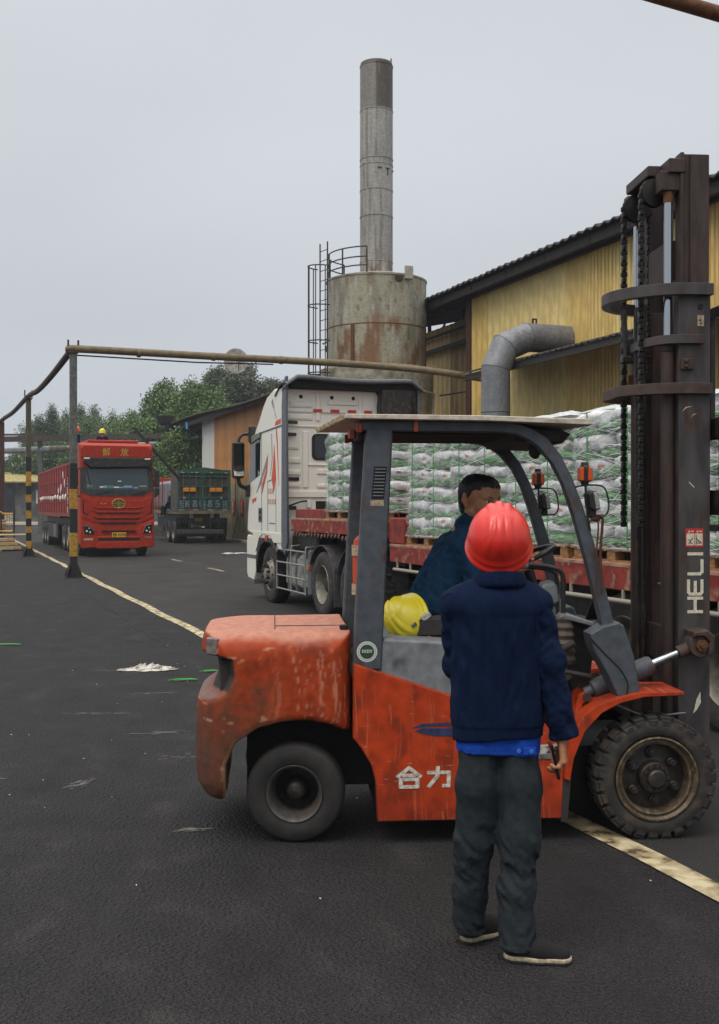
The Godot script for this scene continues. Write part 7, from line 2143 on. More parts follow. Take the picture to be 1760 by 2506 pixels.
	m.box(Vector3(1.36, 0.92, -0.24), Vector3(0.05, 0.14, 0.05), 0.01, Basis(Vector3.BACK, -0.4))
	put(m, "pedal_links", "dark", fk)
	put(MB.new().box(Vector3(1.425, 0.975, -0.19), Vector3(0.055, 0.03, 0.03), 0.005, Basis(Vector3.BACK, 0.3)), "pale_bracket", "plate_white", fk)
	put(MB.new().box(Vector3(1.43, 0.81, -0.185), Vector3(0.028, 0.026, 0.004), 0.0, Basis(Vector3.BACK, 0.7)), "small_label", "plate_white", fk)
	# signal lamps and work lamps on wire hoops
	for s in [-0.05, -1.07]:
		m = MB.new().lathe(pv([0.0, 1.86, 0.018, 1.86, 0.022, 1.876, 0.026, 1.88, 0.028, 1.955, 0.02, 1.963, 0.02, 1.98, 0.0, 1.98]), 16, Transform3D(Basis(), Vector3(1.52, 0, s)))
		var sl := put(m, "signal_lamp", "black_paint", fk)
		for k in [-1, 1]:
			m = MB.new().box(Vector3(1.52 + k * 0.022, 1.917, s + 0.004), Vector3(0.026, 0.074, 0.056), 0.011)
			put(m, "lens", "lamp_orange", sl)
		m = MB.new().tube(curve(p3([1.47, 1.85, s, 1.52, 1.86, s, 1.588, 1.86, s, 1.623, 1.848, s, 1.642, 1.806, s, 1.649, 1.747, s, 1.637, 1.71, s, 1.614, 1.698, s, 1.527, 1.698, s]), 4), 0.005, 8)
		m.tube(p3([1.522, 1.87, s, 1.535, 1.70, s, 1.55, 1.62, s]), 0.006, 8)
		put(m, "lamp_hoop", "black_paint", fk)
		m = MB.new().prism(pv([1.525, 1.815, 1.545, 1.832, 1.575, 1.825, 1.59, 1.735, 1.56, 1.725, 1.535, 1.74]), s + 0.05, s - 0.05, 0.01)
		m.box(Vector3(1.56, 1.715, s), Vector3(0.035, 0.05, 0.04), 0.008)
		var wl := put(m, "work_lamp", "black_paint", fk)
		m = MB.new().prism(pv([1.55, 1.822, 1.577, 1.822, 1.591, 1.738, 1.566, 1.733]), s + 0.054, s - 0.054, 0.006)
		put(m, "lamp_glass", "lamp_glass", wl)
	m = MB.new()
	m.tube(curve(p3([1.55, 1.69, -0.045, 1.58, 1.70, -0.04, 1.61, 1.69, -0.04, 1.612, 1.655, -0.04, 1.60, 1.50, -0.035, 1.605, 1.35, -0.03, 1.598, 1.29, -0.03]), 3), 0.008, 6)
	m.tube(curve(p3([1.54, 1.67, -0.045, 1.565, 1.675, -0.04, 1.59, 1.66, -0.04, 1.58, 1.52, -0.035, 1.575, 1.36, -0.03, 1.572, 1.24, -0.03]), 3), 0.005, 6)
	m.ball(Vector3(1.575, 1.685, -0.042), Vector3(0.03, 0.016, 0.012), 8)
	put(m, "rag_strap", "rag", fk)
	m = MB.new()
	m.ball(Vector3(1.29, 2.05, -0.2), Vector3(0.035, 0.05, 0.03), 10)
	put(m, "hanging_lamp", "dark_brown", fk)
	# mast
	mast(fk)
	# wheels
	wheels(fk)

func mast(fk: Node3D) -> void:
	var m := MB.new()
	for s in [[-0.275, -1], [-0.925, 1]]:
		var z: float = s[0]
		var k: float = s[1]
		m = MB.new()
		m.span(Vector3(2.125, 0.12, z), Vector3(2.284, 2.96, z + k * 0.018), 0.003)
		m.span(Vector3(2.110, 0.12, z), Vector3(2.132, 2.96, z + k * 0.085), 0.003)
		m.span(Vector3(2.270, 0.12, z + k * 0.002), Vector3(2.290, 2.96, z + k * 0.085), 0.003)
		put(m, "outer_rail", "mast_grey", fk)
		m = MB.new()
		m.span(Vector3(2.150, 0.3, z + k * 0.024), Vector3(2.262, 3.69, z + k * 0.042), 0.003)
		m.span(Vector3(2.128, 0.3, z + k * 0.022), Vector3(2.15, 3.70, z + k * 0.105), 0.003)
		m.span(Vector3(2.262, 0.3, z + k * 0.022), Vector3(2.284, 3.69, z + k * 0.105), 0.003)
		m.span(Vector3(2.178, 2.97, z + k * 0.006), Vector3(2.284, 3.685, z + k * 0.024), 0.004)
		put(m, "inner_rail", "mast_brown", fk)
		m = MB.new().span(Vector3(2.14, 0.5, z + k * 0.12), Vector3(2.26, 2.9, z + k * 0.15), 0.004)
		put(m, "carriage_rail", "mast_brown", fk)
	# cross beam, pulleys, chains
	m = MB.new().span(Vector3(2.06, 3.585, -0.29), Vector3(2.155, 3.665, -0.91), 0.006)
	m.span(Vector3(1.985, 3.60, -0.42), Vector3(2.1, 3.66, -0.80), 0.006)
	m.prism(pv([2.02, 3.49, 2.15, 3.49, 2.15, 3.60, 2.02, 3.60]), -0.31, -0.40, 0.008)
	m.prism(pv([2.00, 3.49, 2.15, 3.49, 2.15, 3.60, 2.00, 3.60]), -0.80, -0.89, 0.008)
	put(m, "top_beam", "mast_brown", fk)
	for s in [[2.035, 3.515, -0.455], [2.03, 3.505, -0.745]]:
		m = MB.new().lathe(pv([0.0, -0.028, 0.05, -0.028, 0.078, -0.026, 0.078, -0.018, 0.066, -0.014, 0.066, 0.014, 0.078, 0.018, 0.078, 0.026, 0.05, 0.03, 0.03, 0.034, 0.0, 0.034]), 28, axis_z(Vector3(s[0], s[1], s[2])))
		put(m, "chain_wheel", "greasy", fk)
		m = MB.new()
		var y := 3.50
		var i := 0
		while y > 1.62:
			m.box(Vector3(s[0] - 0.074, y, s[2]), Vector3(0.026 if i % 2 else 0.038, 0.034, 0.042 if i % 2 else 0.026), 0.007)
			if y > 2.5: m.box(Vector3(s[0] + 0.074, y, s[2]), Vector3(0.018 if i % 2 else 0.026, 0.030, 0.032 if i % 2 else 0.022), 0.005)
			y -= 0.032; i += 1
		for k in 9:
			var a := PI * k / 8.0
			m.box(Vector3(s[0] + cos(a) * 0.074, s[1] + sin(a) * 0.074, s[2]), Vector3(0.02, 0.03, 0.03), 0.005, Basis(Vector3.BACK, a))
		put(m, "lift_chain", "greasy", fk)
	for s in [[2.075, -0.345], [2.075, -0.855]]:
		m = MB.new().tube(p3([s[0], 2.66, s[1], s[0], 3.44, s[1]]), 0.0235, 20)
		put(m, "cylinder_rod", "chrome", fk)
		m = MB.new().tube(p3([s[0], 3.43, s[1], s[0], 3.53, s[1]]), 0.027, 16)
		put(m, "rod_head", "rusty", fk)
		m = MB.new().lathe(pv([0.0, 0.3, 0.038, 0.3, 0.038, 2.60, 0.044, 2.61, 0.044, 2.68, 0.026, 2.69]), 20, Transform3D(Basis(), Vector3(s[0], 0, s[1])))
		put(m, "lift_cylinder", "mast_brown", fk)
	# bowed cross members behind the mast
	for s in [[2.905, 2.97, 1.815, 0.05, 2.292], [2.365, 2.425, 1.86, 0.05, 2.288]]:
		m = MB.new()
		var pts := curve(p3([s[4], 0, -0.262, 2.11, 0, -0.262, 1.98, 0, -0.32, 1.86, 0, -0.44, s[2], 0, -0.60, 1.86, 0, -0.76, 1.98, 0, -0.88, 2.11, 0, -0.938, s[4], 0, -0.938]), 4)
		m.ribbon(pts, s[0], s[1], s[3])
		put(m, "cross_member", "mast_grey" if s[0] > 2.5 else "mast_rust", fk)
	m = MB.new()
	var pts2 := curve(p3([2.24, 2.665, -0.268, 2.10, 2.665, -0.268, 2.02, 2.66, -0.33, 1.985, 2.655, -0.45, 1.98, 2.655, -0.6, 2.0, 2.655, -0.74, 2.1, 2.655, -0.85]), 4)
	m.ribbon(pts2, 2.64, 2.69, 0.035)
	put(m, "cross_member", "mast_grey", fk)
	m = MB.new().span(Vector3(2.10, 3.02, -0.40), Vector3(2.17, 3.24, -0.80), 0.005)
	put(m, "cross_plate", "mast_brown", fk)
	m = MB.new().span(Vector3(2.12, 0.86, -0.3), Vector3(2.16, 1.06, -0.9), 0.005)
	m.span(Vector3(2.12, 0.2, -0.3), Vector3(2.16, 0.5, -0.9), 0.005)
	m.span(Vector3(2.17, 1.25, -0.48), Vector3(2.19, 2.3, -0.72), 0.004)
	put(m, "back_plate", "mast_brown", fk)
	m = MB.new().span(Vector3(2.12, 2.50, -0.258), Vector3(2.19, 2.56, -0.28), 0.004)
	m.box(Vector3(2.145, 2.545, -0.252), Vector3(0.018, 0.018, 0.02), 0.004)
	m.box(Vector3(2.145, 2.518, -0.252), Vector3(0.018, 0.018, 0.02), 0.004)
	put(m, "clamp", "mast_rust", fk)
	# hoses
	m = MB.new()
	m.tube(p3([1.985, 2.9, -0.62, 1.985, 2.62, -0.62, 1.995, 1.5, -0.62, 2.0, 0.7, -0.62]), 0.012, 8)
	m.tube(p3([2.06, 2.5, -0.70, 2.06, 0.7, -0.70]), 0.011, 8)
	m.tube(p3([2.10, 2.4, -0.50, 2.11, 0.6, -0.50]), 0.014, 8)
	m.tube(curve(p3([1.93, 2.90, -0.68, 1.94, 2.78, -0.68, 1.95, 2.62, -0.68]), 3), 0.017, 8)
	m.box(Vector3(1.955, 2.60, -0.66), Vector3(0.09, 0.04, 0.06), 0.008)
	m.box(Vector3(2.02, 2.72, -0.80), Vector3(0.06, 0.06, 0.06), 0.012)
	put(m, "hose", "black_paint", fk)
	put(MB.new().box(Vector3(2.03, 2.50, -0.8), Vector3(0.065, 0.065, 0.03), 0.006), "rusty_block", "rusty", fk)
	put(MB.new().tube(p3([2.085, 1.31, -0.52, 2.16, 1.30, -0.40]), 0.006, 6), "tie_wire", "bare_metal", fk)
	# lettering HELI reading upwards on the rail, warning plate, small marks
	var zf := -0.2745
	var hl := [
		[[0.0, 0.5, 1.0, 0.5], [0.0, 0.0, 0.0, 1.0], [1.0, 0.0, 1.0, 1.0]],
		[[1.0, 0.0, 0.15, 0.0, 0.0, 0.12, 0.0, 0.88, 0.15, 1.0, 1.0, 1.0], [0.0, 0.5, 0.9, 0.5]],
		[[0.0, 1.0, 0.0, 0.15, 0.15, 0.0, 1.0, 0.0]],
		[[0.0, 0.0, 0.0, 1.0]]]
	var y0 := [1.17, 1.267, 1.378, 1.488]
	var bz := Basis(Vector3(0, 1, 0), Vector3(-1, 0, 0), Vector3(0, 0, 1))
	for i in 4:
		put(strokes(hl[i], Transform3D(bz * Basis().scaled(Vector3(0.98, 1, 1)), Vector3(2.243, y0[i], zf)), 0.076, 0.017, 0.0015), "lettering", "letter_cream", fk)
	m = MB.new().span(Vector3(2.150, 1.525, zf), Vector3(2.250, 1.628, zf + 0.0015))
	var wp := put(m, "warning_plate", "sign_red", fk)
	for k in 2:
		var x := 2.155 + k * 0.047
		put(MB.new().span(Vector3(x, 1.535, zf + 0.0012), Vector3(x + 0.043, 1.60, zf + 0.0022)), "pictogram_panel", "letter_cream", wp)
		m = MB.new()
		var T := Transform3D(Basis(), Vector3(x + 0.004, 1.542, zf + 0.0018))
		m = strokes([[0.15, 0.7, 0.5, 0.55, 0.9, 0.85], [0.5, 0.55, 0.55, 0.2, 0.85, 0.05], [0.5, 0.4, 0.25, 0.1], [0.78, 0.95, 0.86, 0.95]] if k == 0 else [[0.1, 1.4, 0.1, 0.0], [0.1, 0.9, 0.45, 0.6, 0.8, 0.4, 0.95, 0.1], [0.45, 0.6, 0.35, 0.1], [0.8, 0.4, 0.6, 0.05]], T, 0.034, 0.0045, 0.0008)
		put(m, "pictogram", "black", wp)
		m = MB.new()
		m.T = Transform3D(Basis(), Vector3(x + 0.008, 1.606, zf + 0.0012))
		m.prism(pv([0, 0, 0.014, 0, 0.007, 0.013]), 0, 0.001)
		m.span(Vector3(0.017, 0.003, 0), Vector3(0.032, 0.009, 0.001))
		put(m, "warning_mark", "letter_cream", wp)
	m = MB.new().span(Vector3(2.215, 2.74, zf), Vector3(2.252, 2.80, zf + 0.0015))
	var hp := put(m, "hook_label", "label_tan", fk)
	put(strokes([[0.5, 1.0, 0.5, 0.6, 0.75, 0.4, 0.5, 0.15, 0.25, 0.35], [0.3, 0.9, 0.7, 0.9]], Transform3D(Basis(), Vector3(2.218, 2.745, zf + 0.001)), 0.03, 0.004, 0.001), "hook_mark", "black", hp)
	put(MB.new().lathe(pv([0.008, 0.0, 0.014, 0.0, 0.014, 0.004, 0.008, 0.004]), 16, axis_z(Vector3(2.232, 2.845, zf))), "hole_rim", "black", fk)
	m = MB.new()
	m.T = Transform3D(Basis(), Vector3(0, 0, zf))
	m.prism(pv([2.195, 0.61, 2.215, 0.69, 2.235, 0.73, 2.238, 0.67, 2.215, 0.63]), 0, 0.001)
	m.prism(pv([2.17, 1.885, 2.20, 1.855, 2.197, 1.852, 2.168, 1.88]), 0, 0.001)
	m.prism(pv([2.13, 2.27, 2.15, 2.295, 2.19, 2.30, 2.155, 2.29]), 0, 0.001)
	m.prism(pv([2.18, 2.235, 2.19, 2.255, 2.215, 2.26, 2.19, 2.25]), 0, 0.001)
	put(m, "scratch", "letter_cream", fk)
	# tilt cylinder and its mast bracket
	var a := Vector3(1.545, 0.735, -0.2); var b := Vector3(2.19, 1.0, -0.2)
	var d := (b - a).normalized()
	var perp := Vector3(0, 0, 1)
	var bb := Basis(perp.cross(d).normalized(), d, perp)
	m = MB.new().lathe(pv([0.0, 0.02, 0.03, 0.02, 0.03, 0.06, 0.052, 0.07, 0.052, 0.40, 0.045, 0.42, 0.022, 0.42]), 24, Transform3D(Basis(d.cross(perp), d, perp), a))
	put(m, "tilt_cylinder", "slate", fk)
	put(MB.new().tube(PackedVector3Array([a + d * 0.41, b - d * 0.10]), 0.021, 16), "tilt_rod", "chrome", fk)
	m = MB.new().tube(PackedVector3Array([b - d * 0.12, b + d * 0.02]), 0.036, 16)
	m.lathe(pv([0.0, -0.05, 0.062, -0.05, 0.068, -0.04, 0.068, 0.04, 0.062, 0.05, 0.03, 0.05, 0.03, 0.06, 0.0, 0.06]), 24, axis_z(b + Vector3(0.0, 0.0, 0.0)))
	m.prism(pv([2.14, 1.075, 2.22, 1.085, 2.262, 1.05, 2.255, 0.96, 2.22, 0.94, 2.23, 1.02, 2.2, 1.05, 2.14, 1.045]), -0.13, -0.28, 0.01)
	put(m, "tilt_bracket", "mast_rust", fk)
	put(MB.new().lathe(pv([0.0, 0.055, 0.034, 0.055, 0.034, 0.07, 0.015, 0.07, 0.015, 0.085, 0.0, 0.085]), 6, axis_z(b)), "pin", "rusty", fk)
	put(MB.new().lathe(pv([0.0, -0.02, 0.022, -0.02, 0.022, 0.02, 0.0, 0.02]), 14, axis_z(Vector3(1.552, 0.735, -0.13))), "pin", "dark", fk)
	put(MB.new().tube(curve(p3([1.70, 0.70, -0.1, 1.78, 0.665, -0.1, 1.86, 0.635, -0.12, 1.95, 0.628, -0.14, 2.12, 0.628, -0.2]), 4), 0.006, 8), "hose", "bare_metal", fk)
	# carriage with load backrest and forks in front of the mast
	m = MB.new()
	m.span(Vector3(2.33, 1.70, -0.10), Vector3(2.375, 1.84, -1.08), 0.006)
	m.span(Vector3(2.33, 2.12, -0.10), Vector3(2.375, 2.24, -1.08), 0.006)
	m.span(Vector3(2.29, 1.65, -0.40), Vector3(2.34, 2.3, -0.46), 0.006)
	m.span(Vector3(2.29, 1.65, -0.74), Vector3(2.34, 2.3, -0.80), 0.006)
	put(m, "fork_carriage", "black_paint", fk)
	m = MB.new()
	for i in 7: m.span(Vector3(2.345, 2.2, -0.08 - i * 0.165), Vector3(2.375, 2.86, -0.11 - i * 0.165), 0.004)
	m.span(Vector3(2.343, 2.80, -0.08), Vector3(2.377, 2.86, -1.10), 0.004)
	put(m, "load_backrest", "black_paint", fk)
	for z in [-0.28, -0.86]:
		m = MB.new().span(Vector3(2.378, 1.64, z), Vector3(2.42, 2.22, z - 0.1), 0.006)
		m.prism(pv([2.378, 1.60, 2.378, 1.645, 3.45, 1.615, 3.47, 1.605, 3.45, 1.60]), z, z - 0.1, 0.004)
		put(m, "fork", "black_paint", fk)

func wheels(fk: Node3D) -> void:
	for s in [[0.0, 1.0], [-1.18, -1.0]]:
		var T := axis_z(Vector3(1.894, 0.322, s[0]))
		if s[1] < 0: T = Transform3D(Basis(Vector3.RIGHT, -PI / 2), Vector3(1.894, 0.322, s[0]))
		var m := MB.new()
		m.lathe(pv([0.20, -0.20, 0.285, -0.20, 0.302, -0.185, 0.306, -0.165, 0.306, -0.03, 0.300, -0.012, 0.285, -0.002, 0.262, 0.0, 0.235, -0.001, 0.222, -0.012, 0.218, -0.03]), 60, T, 50.0)
		var nl := 27
		for i in nl:
			for h in 2:
				var a := TAU * (i + 0.5 * h) / nl
				var c := Vector3(cos(a) * 0.306, -0.052 - h * 0.097, sin(a) * 0.306)
				m.box(T * c, Vector3(0.040, 0.082, 0.058), 0.005, T.basis * Basis(Vector3.UP, -a))
				if h == 0: m.box(T * Vector3(cos(a) * 0.294, -0.011, sin(a) * 0.294), Vector3(0.030, 0.022, 0.050), 0.005, T.basis * Basis(Vector3.UP, -a))
		var wh := put(m, "front_wheel", "tyre", fk)
		m = MB.new().lathe(pv([0.20, -0.20, 0.20, -0.11, 0.176, -0.10, 0.176, -0.035, 0.181, -0.022, 0.190, -0.018, 0.196, -0.022, 0.205, -0.022, 0.219, -0.010, 0.222, 0.001, 0.213, 0.004, 0.206, -0.006]), 48, T, 40.0)
		put(m, "rim", "rim_brown", wh)
		m = MB.new().lathe(pv([0.178, -0.112, 0.178, -0.095, 0.10, -0.085, 0.085, -0.08, 0.082, -0.03, 0.076, -0.022, 0.05, -0.022, 0.047, 0.002, 0.038, 0.01, 0.0, 0.012]), 40, T)
		put(m, "hub", "hub_dark", wh)
		for i in 6:
			var a := TAU * i / 6 + 0.45
			m = MB.new().lathe(pv([0.028, -0.10, 0.028, -0.07, 0.020, -0.065]), 12, T * Transform3D(Basis(), Vector3(cos(a) * 0.126, 0, sin(a) * 0.126)))
			m.lathe(pv([0.021, -0.075, 0.021, -0.048, 0.012, -0.046, 0.012, -0.036, 0.0, -0.036]), 6, T * Transform3D(Basis(), Vector3(cos(a) * 0.126, 0, sin(a) * 0.126)))
			put(m, "wheel_nut", "hub_dark", wh)
		m = MB.new()
		for i in 12:
			var a := TAU * i / 12
			m.lathe(pv([0.0098, -0.03, 0.0098, -0.012, 0.0, -0.012]), 8, T * Transform3D(Basis(), Vector3(cos(a) * 0.064, 0, sin(a) * 0.064)))
		put(m, "hub_bolts", "hub_dark", wh)
	for s in [[-0.1, 1.0, -0.14], [-1.08, -1.0, -0.14]]:
		var B := Basis(Vector3.UP, s[2]) * Basis(Vector3.RIGHT, PI / 2 * s[1])
		var T := Transform3D(B, Vector3(0.0, 0.258, s[0]))
		var m := MB.new().lathe(pv([0.12, -0.17, 0.22, -0.17, 0.248, -0.155, 0.256, -0.13, 0.258, -0.085, 0.256, -0.035, 0.250, -0.012, 0.236, -0.002, 0.20, 0.002, 0.155, 0.0, 0.146, -0.008, 0.143, -0.03]), 56, T, 50.0)
		var wh := put(m, "rear_wheel", "tyre_smooth", fk)
		m = MB.new().lathe(pv([0.118, -0.16, 0.112, -0.14, 0.120, -0.06, 0.130, -0.02, 0.138, 0.0, 0.146, 0.006, 0.149, -0.006]), 44, T, 50.0)
		put(m, "rim", "rim_grey", wh)
		m = MB.new().lathe(pv([0.118, -0.15, 0.075, -0.145, 0.062, -0.13, 0.056, -0.09, 0.048, -0.065, 0.03, -0.052, 0.0, -0.048]), 32, T, 50.0)
		put(m, "hub", "hub_dark", wh)

# ---------------------------------------------------------------- people
func joined(list: Array) -> ArrayMesh:
	# several [mesh, transform] into one surface
	var vs := PackedVector3Array(); var ns := PackedVector3Array(); var ix := PackedInt32Array()
	for e in list:
		var ar: Array = e[0].surface_get_arrays(0)
		var T: Transform3D = e[1]
		var nb := T.basis.orthonormalized()
		var o := vs.size()
		for p in ar[Mesh.ARRAY_VERTEX]: vs.append(T * p)
		for p in ar[Mesh.ARRAY_NORMAL]: ns.append(nb * p)
		for i in ar[Mesh.ARRAY_INDEX]: ix.append(o + i)
	var ar := []
	ar.resize(Mesh.ARRAY_MAX)
	ar[Mesh.ARRAY_VERTEX] = vs; ar[Mesh.ARRAY_NORMAL] = ns; ar[Mesh.ARRAY_INDEX] = ix
	var am := ArrayMesh.new()
	am.add_surface_from_arrays(Mesh.PRIMITIVE_TRIANGLES, ar)
	return am

func head_sdf() -> Sdf:
	# faces -z, skull centre at the origin
	var s := Sdf.new()
	s.K = 0.022
	s.cap(Vector3(0, 0.028, 0.022), Vector3(0, 0.032, -0.030), 0.080, 0.074)
	s.cap(Vector3(0, -0.02, -0.048), Vector3(0, -0.075, -0.055), 0.056, 0.040)
	for k in [-1.0, 1.0]:
		s.cap(Vector3(0.046 * k, -0.055, -0.015), Vector3(0.010 * k, -0.098, -0.064), 0.026, 0.020)
		s.cap(Vector3(0.036 * k, -0.022, -0.066), Vector3(0.040 * k, -0.028, -0.058), 0.026, 0.026)
	s.cap(Vector3(0, -0.06, 0.02), Vector3(0, -0.16, 0.035), 0.056, 0.060)
	var d := Sdf.new()
	d.K = 0.008
	d.cap(Vector3(0, 0.008, -0.100), Vector3(0, -0.034, -0.118), 0.009, 0.013)
	for k in [-1.0, 1.0]:
		d.cap(Vector3(0.012 * k, -0.038, -0.106), Vector3(0.012 * k, -0.036, -0.100), 0.010, 0.010)
		d.cap(Vector3(0.012 * k, 0.020, -0.096), Vector3(0.044 * k, 0.020, -0.082), 0.010, 0.010)
		d.cap(Vector3(0.077 * k, 0.022, 0.016), Vector3(0.078 * k, -0.004, 0.020), 0.014, 0.013)
		d.cap(Vector3(0.078 * k, -0.004, 0.020), Vector3(0.074 * k, -0.032, 0.008), 0.012, 0.008)
	d.cap(Vector3(-0.020, -0.064, -0.094), Vector3(0.020, -0.064, -0.094), 0.0075)
	d.cap(Vector3(-0.015, -0.074, -0.092), Vector3(0.015, -0.074, -0.092), 0.008)
	var ids := PackedInt32Array(range(d.A.size()))
	s.extra = func(p: Vector3, f: float) -> float:
		for k in [-1.0, 1.0]:
			var e := 0.0175 - Vector3((p.x - 0.032 * k) * 0.75, p.y + 0.001, p.z + 0.106).length()
			var m := 0.014 - absf(f - e)
			f = maxf(f, e) + (m * m * 0.25 / 0.014 if m > 0.0 else 0.0)
		var g2 := d.f(p, ids)
		var m2 := 0.012 - absf(f - g2)
		return minf(f, g2) - (m2 * m2 * 0.25 / 0.012 if m2 > 0.0 else 0.0)
	s.margin = 0.03
	s.lo -= Vector3(0.03, 0, 0.06); s.hi += Vector3(0.03, 0, 0)
	return s

func hair_sdf() -> Sdf:
	var s := Sdf.new()
	s.K = 0.02
	s.cap(Vector3(0, 0.036, 0.026), Vector3(0, 0.042, -0.026), 0.086, 0.079)
	s.cap(Vector3(0, -0.02, 0.05), Vector3(0, -0.05, 0.045), 0.062, 0.055)
	var n := FastNoiseLite.new()
	n.seed = 5; n.frequency = 26.0
	s.extra = func(p: Vector3, f: float) -> float:
		f += 0.009 * n.get_noise_3d(p.x, p.y * 0.45, p.z)
		var line := lerpf(0.066, -0.075, smoothstep(-0.05, 0.05, p.z)) + 0.022 * n.get_noise_3d(p.x * 1.5, 3.0, p.z * 1.5)
		if absf(p.x) > 0.06 and p.z < 0.0: line = minf(line, 0.05)
		return maxf(f, line - p.y)
	s.margin = 0.02
	return s

func add_eyes(parent: Node3D, T: Transform3D) -> void:
	for k in [-1.0, 1.0]:
		var m := MB.new()
		m.T = T
		m.ball(Vector3(0.032 * k, -0.001, -0.084), Vector3(0.0135, 0.0075, 0.0115), 12)
		var e := put(m, "eye", "eye_white", parent)
		m = MB.new()
		m.T = T
		m.ball(Vector3(0.032 * k, -0.001, -0.0922), Vector3(0.006, 0.006, 0.0045), 10)
		put(m, "iris", "black", e)
		m = MB.new()
		m.T = T
		m.tube(curve(p3([0.014 * k, 0.017, -0.104, 0.032 * k, 0.023, -0.098, 0.052 * k, 0.016, -0.083]), 4), 0.0035, 6)
		put(m, "eyebrow", "hair", parent)

func hand_sdf(sx: float, c: Array) -> Sdf:
	# wrist at the origin, fingers towards -y, palm towards +z, thumb towards sx
	var s := Sdf.new()
	s.K = 0.009
	var xs := [0.030, 0.010, -0.010, -0.028]
	var ln := [0.070, 0.078, 0.073, 0.056]
	s.cap(Vector3(0, 0.05, 0), Vector3(0, 0, 0), 0.026, 0.024)
	for i in 4:
		var x: float = xs[i]
		var p := Vector3(x * sx, -0.088 + absf(x - 0.008) * 0.25, 0.0)
		s.cap(Vector3(x * 0.55 * sx, 0.0, 0), p, 0.0155, 0.0125)
		var a := 0.0
		for j in 3:
			a += c[j] * (1.0 + 0.12 * i)
			var e: float = ln[i] * [0.44, 0.32, 0.24][j]
			var q2 := p + Vector3(x * sx * 0.06, -cos(a) * e, sin(a) * e)
			s.cap(p, q2, 0.0098 - 0.0008 * j, 0.009 - 0.0008 * j)
			p = q2
	s.chain([Vector3(0.018 * sx, -0.015, 0.004), Vector3(0.042 * sx, -0.048, 0.018), Vector3(0.045 * sx, -0.080, 0.030), Vector3(0.036 * sx, -0.102, 0.040)], [0.017, 0.0125, 0.0105, 0.0085])
	return s

func shoe(parent: Node3D, T: Transform3D) -> void:
	var up := Sdf.new()
	up.K = 0.03
	up.chain([Vector3(0, 0.048, -0.035), Vector3(0, 0.042, -0.13), Vector3(0, 0.026, -0.215)], [0.037, 0.040, 0.036])
	up.cap(Vector3(0, 0.06, -0.035), Vector3(0, 0.085, -0.04), 0.036, 0.034)
	up.cuts = [[Vector3(0, 0.022, 0), Vector3.DOWN]]
	put(joined([[up.mesh(0.007), T]]), "shoe", "shoe_black", parent)
	for l in [[0.008, 0.027, 0.041, "sole", "sole_cream"], [0.0, 0.0085, 0.042, "outsole", "rubber"]]:
		var so := Sdf.new()
		so.K = 0.02
		so.chain([Vector3(0, 0.015, -0.036), Vector3(0.002, 0.015, -0.12), Vector3(0, 0.015, -0.215)], [l[2], l[2] + 0.002, l[2]])
		so.cuts = [[Vector3(0, l[0], 0), Vector3.DOWN], [Vector3(0, l[1], 0), Vector3.UP]]
		put(joined([[so.mesh(0.006), T]]), l[3], l[4], parent)

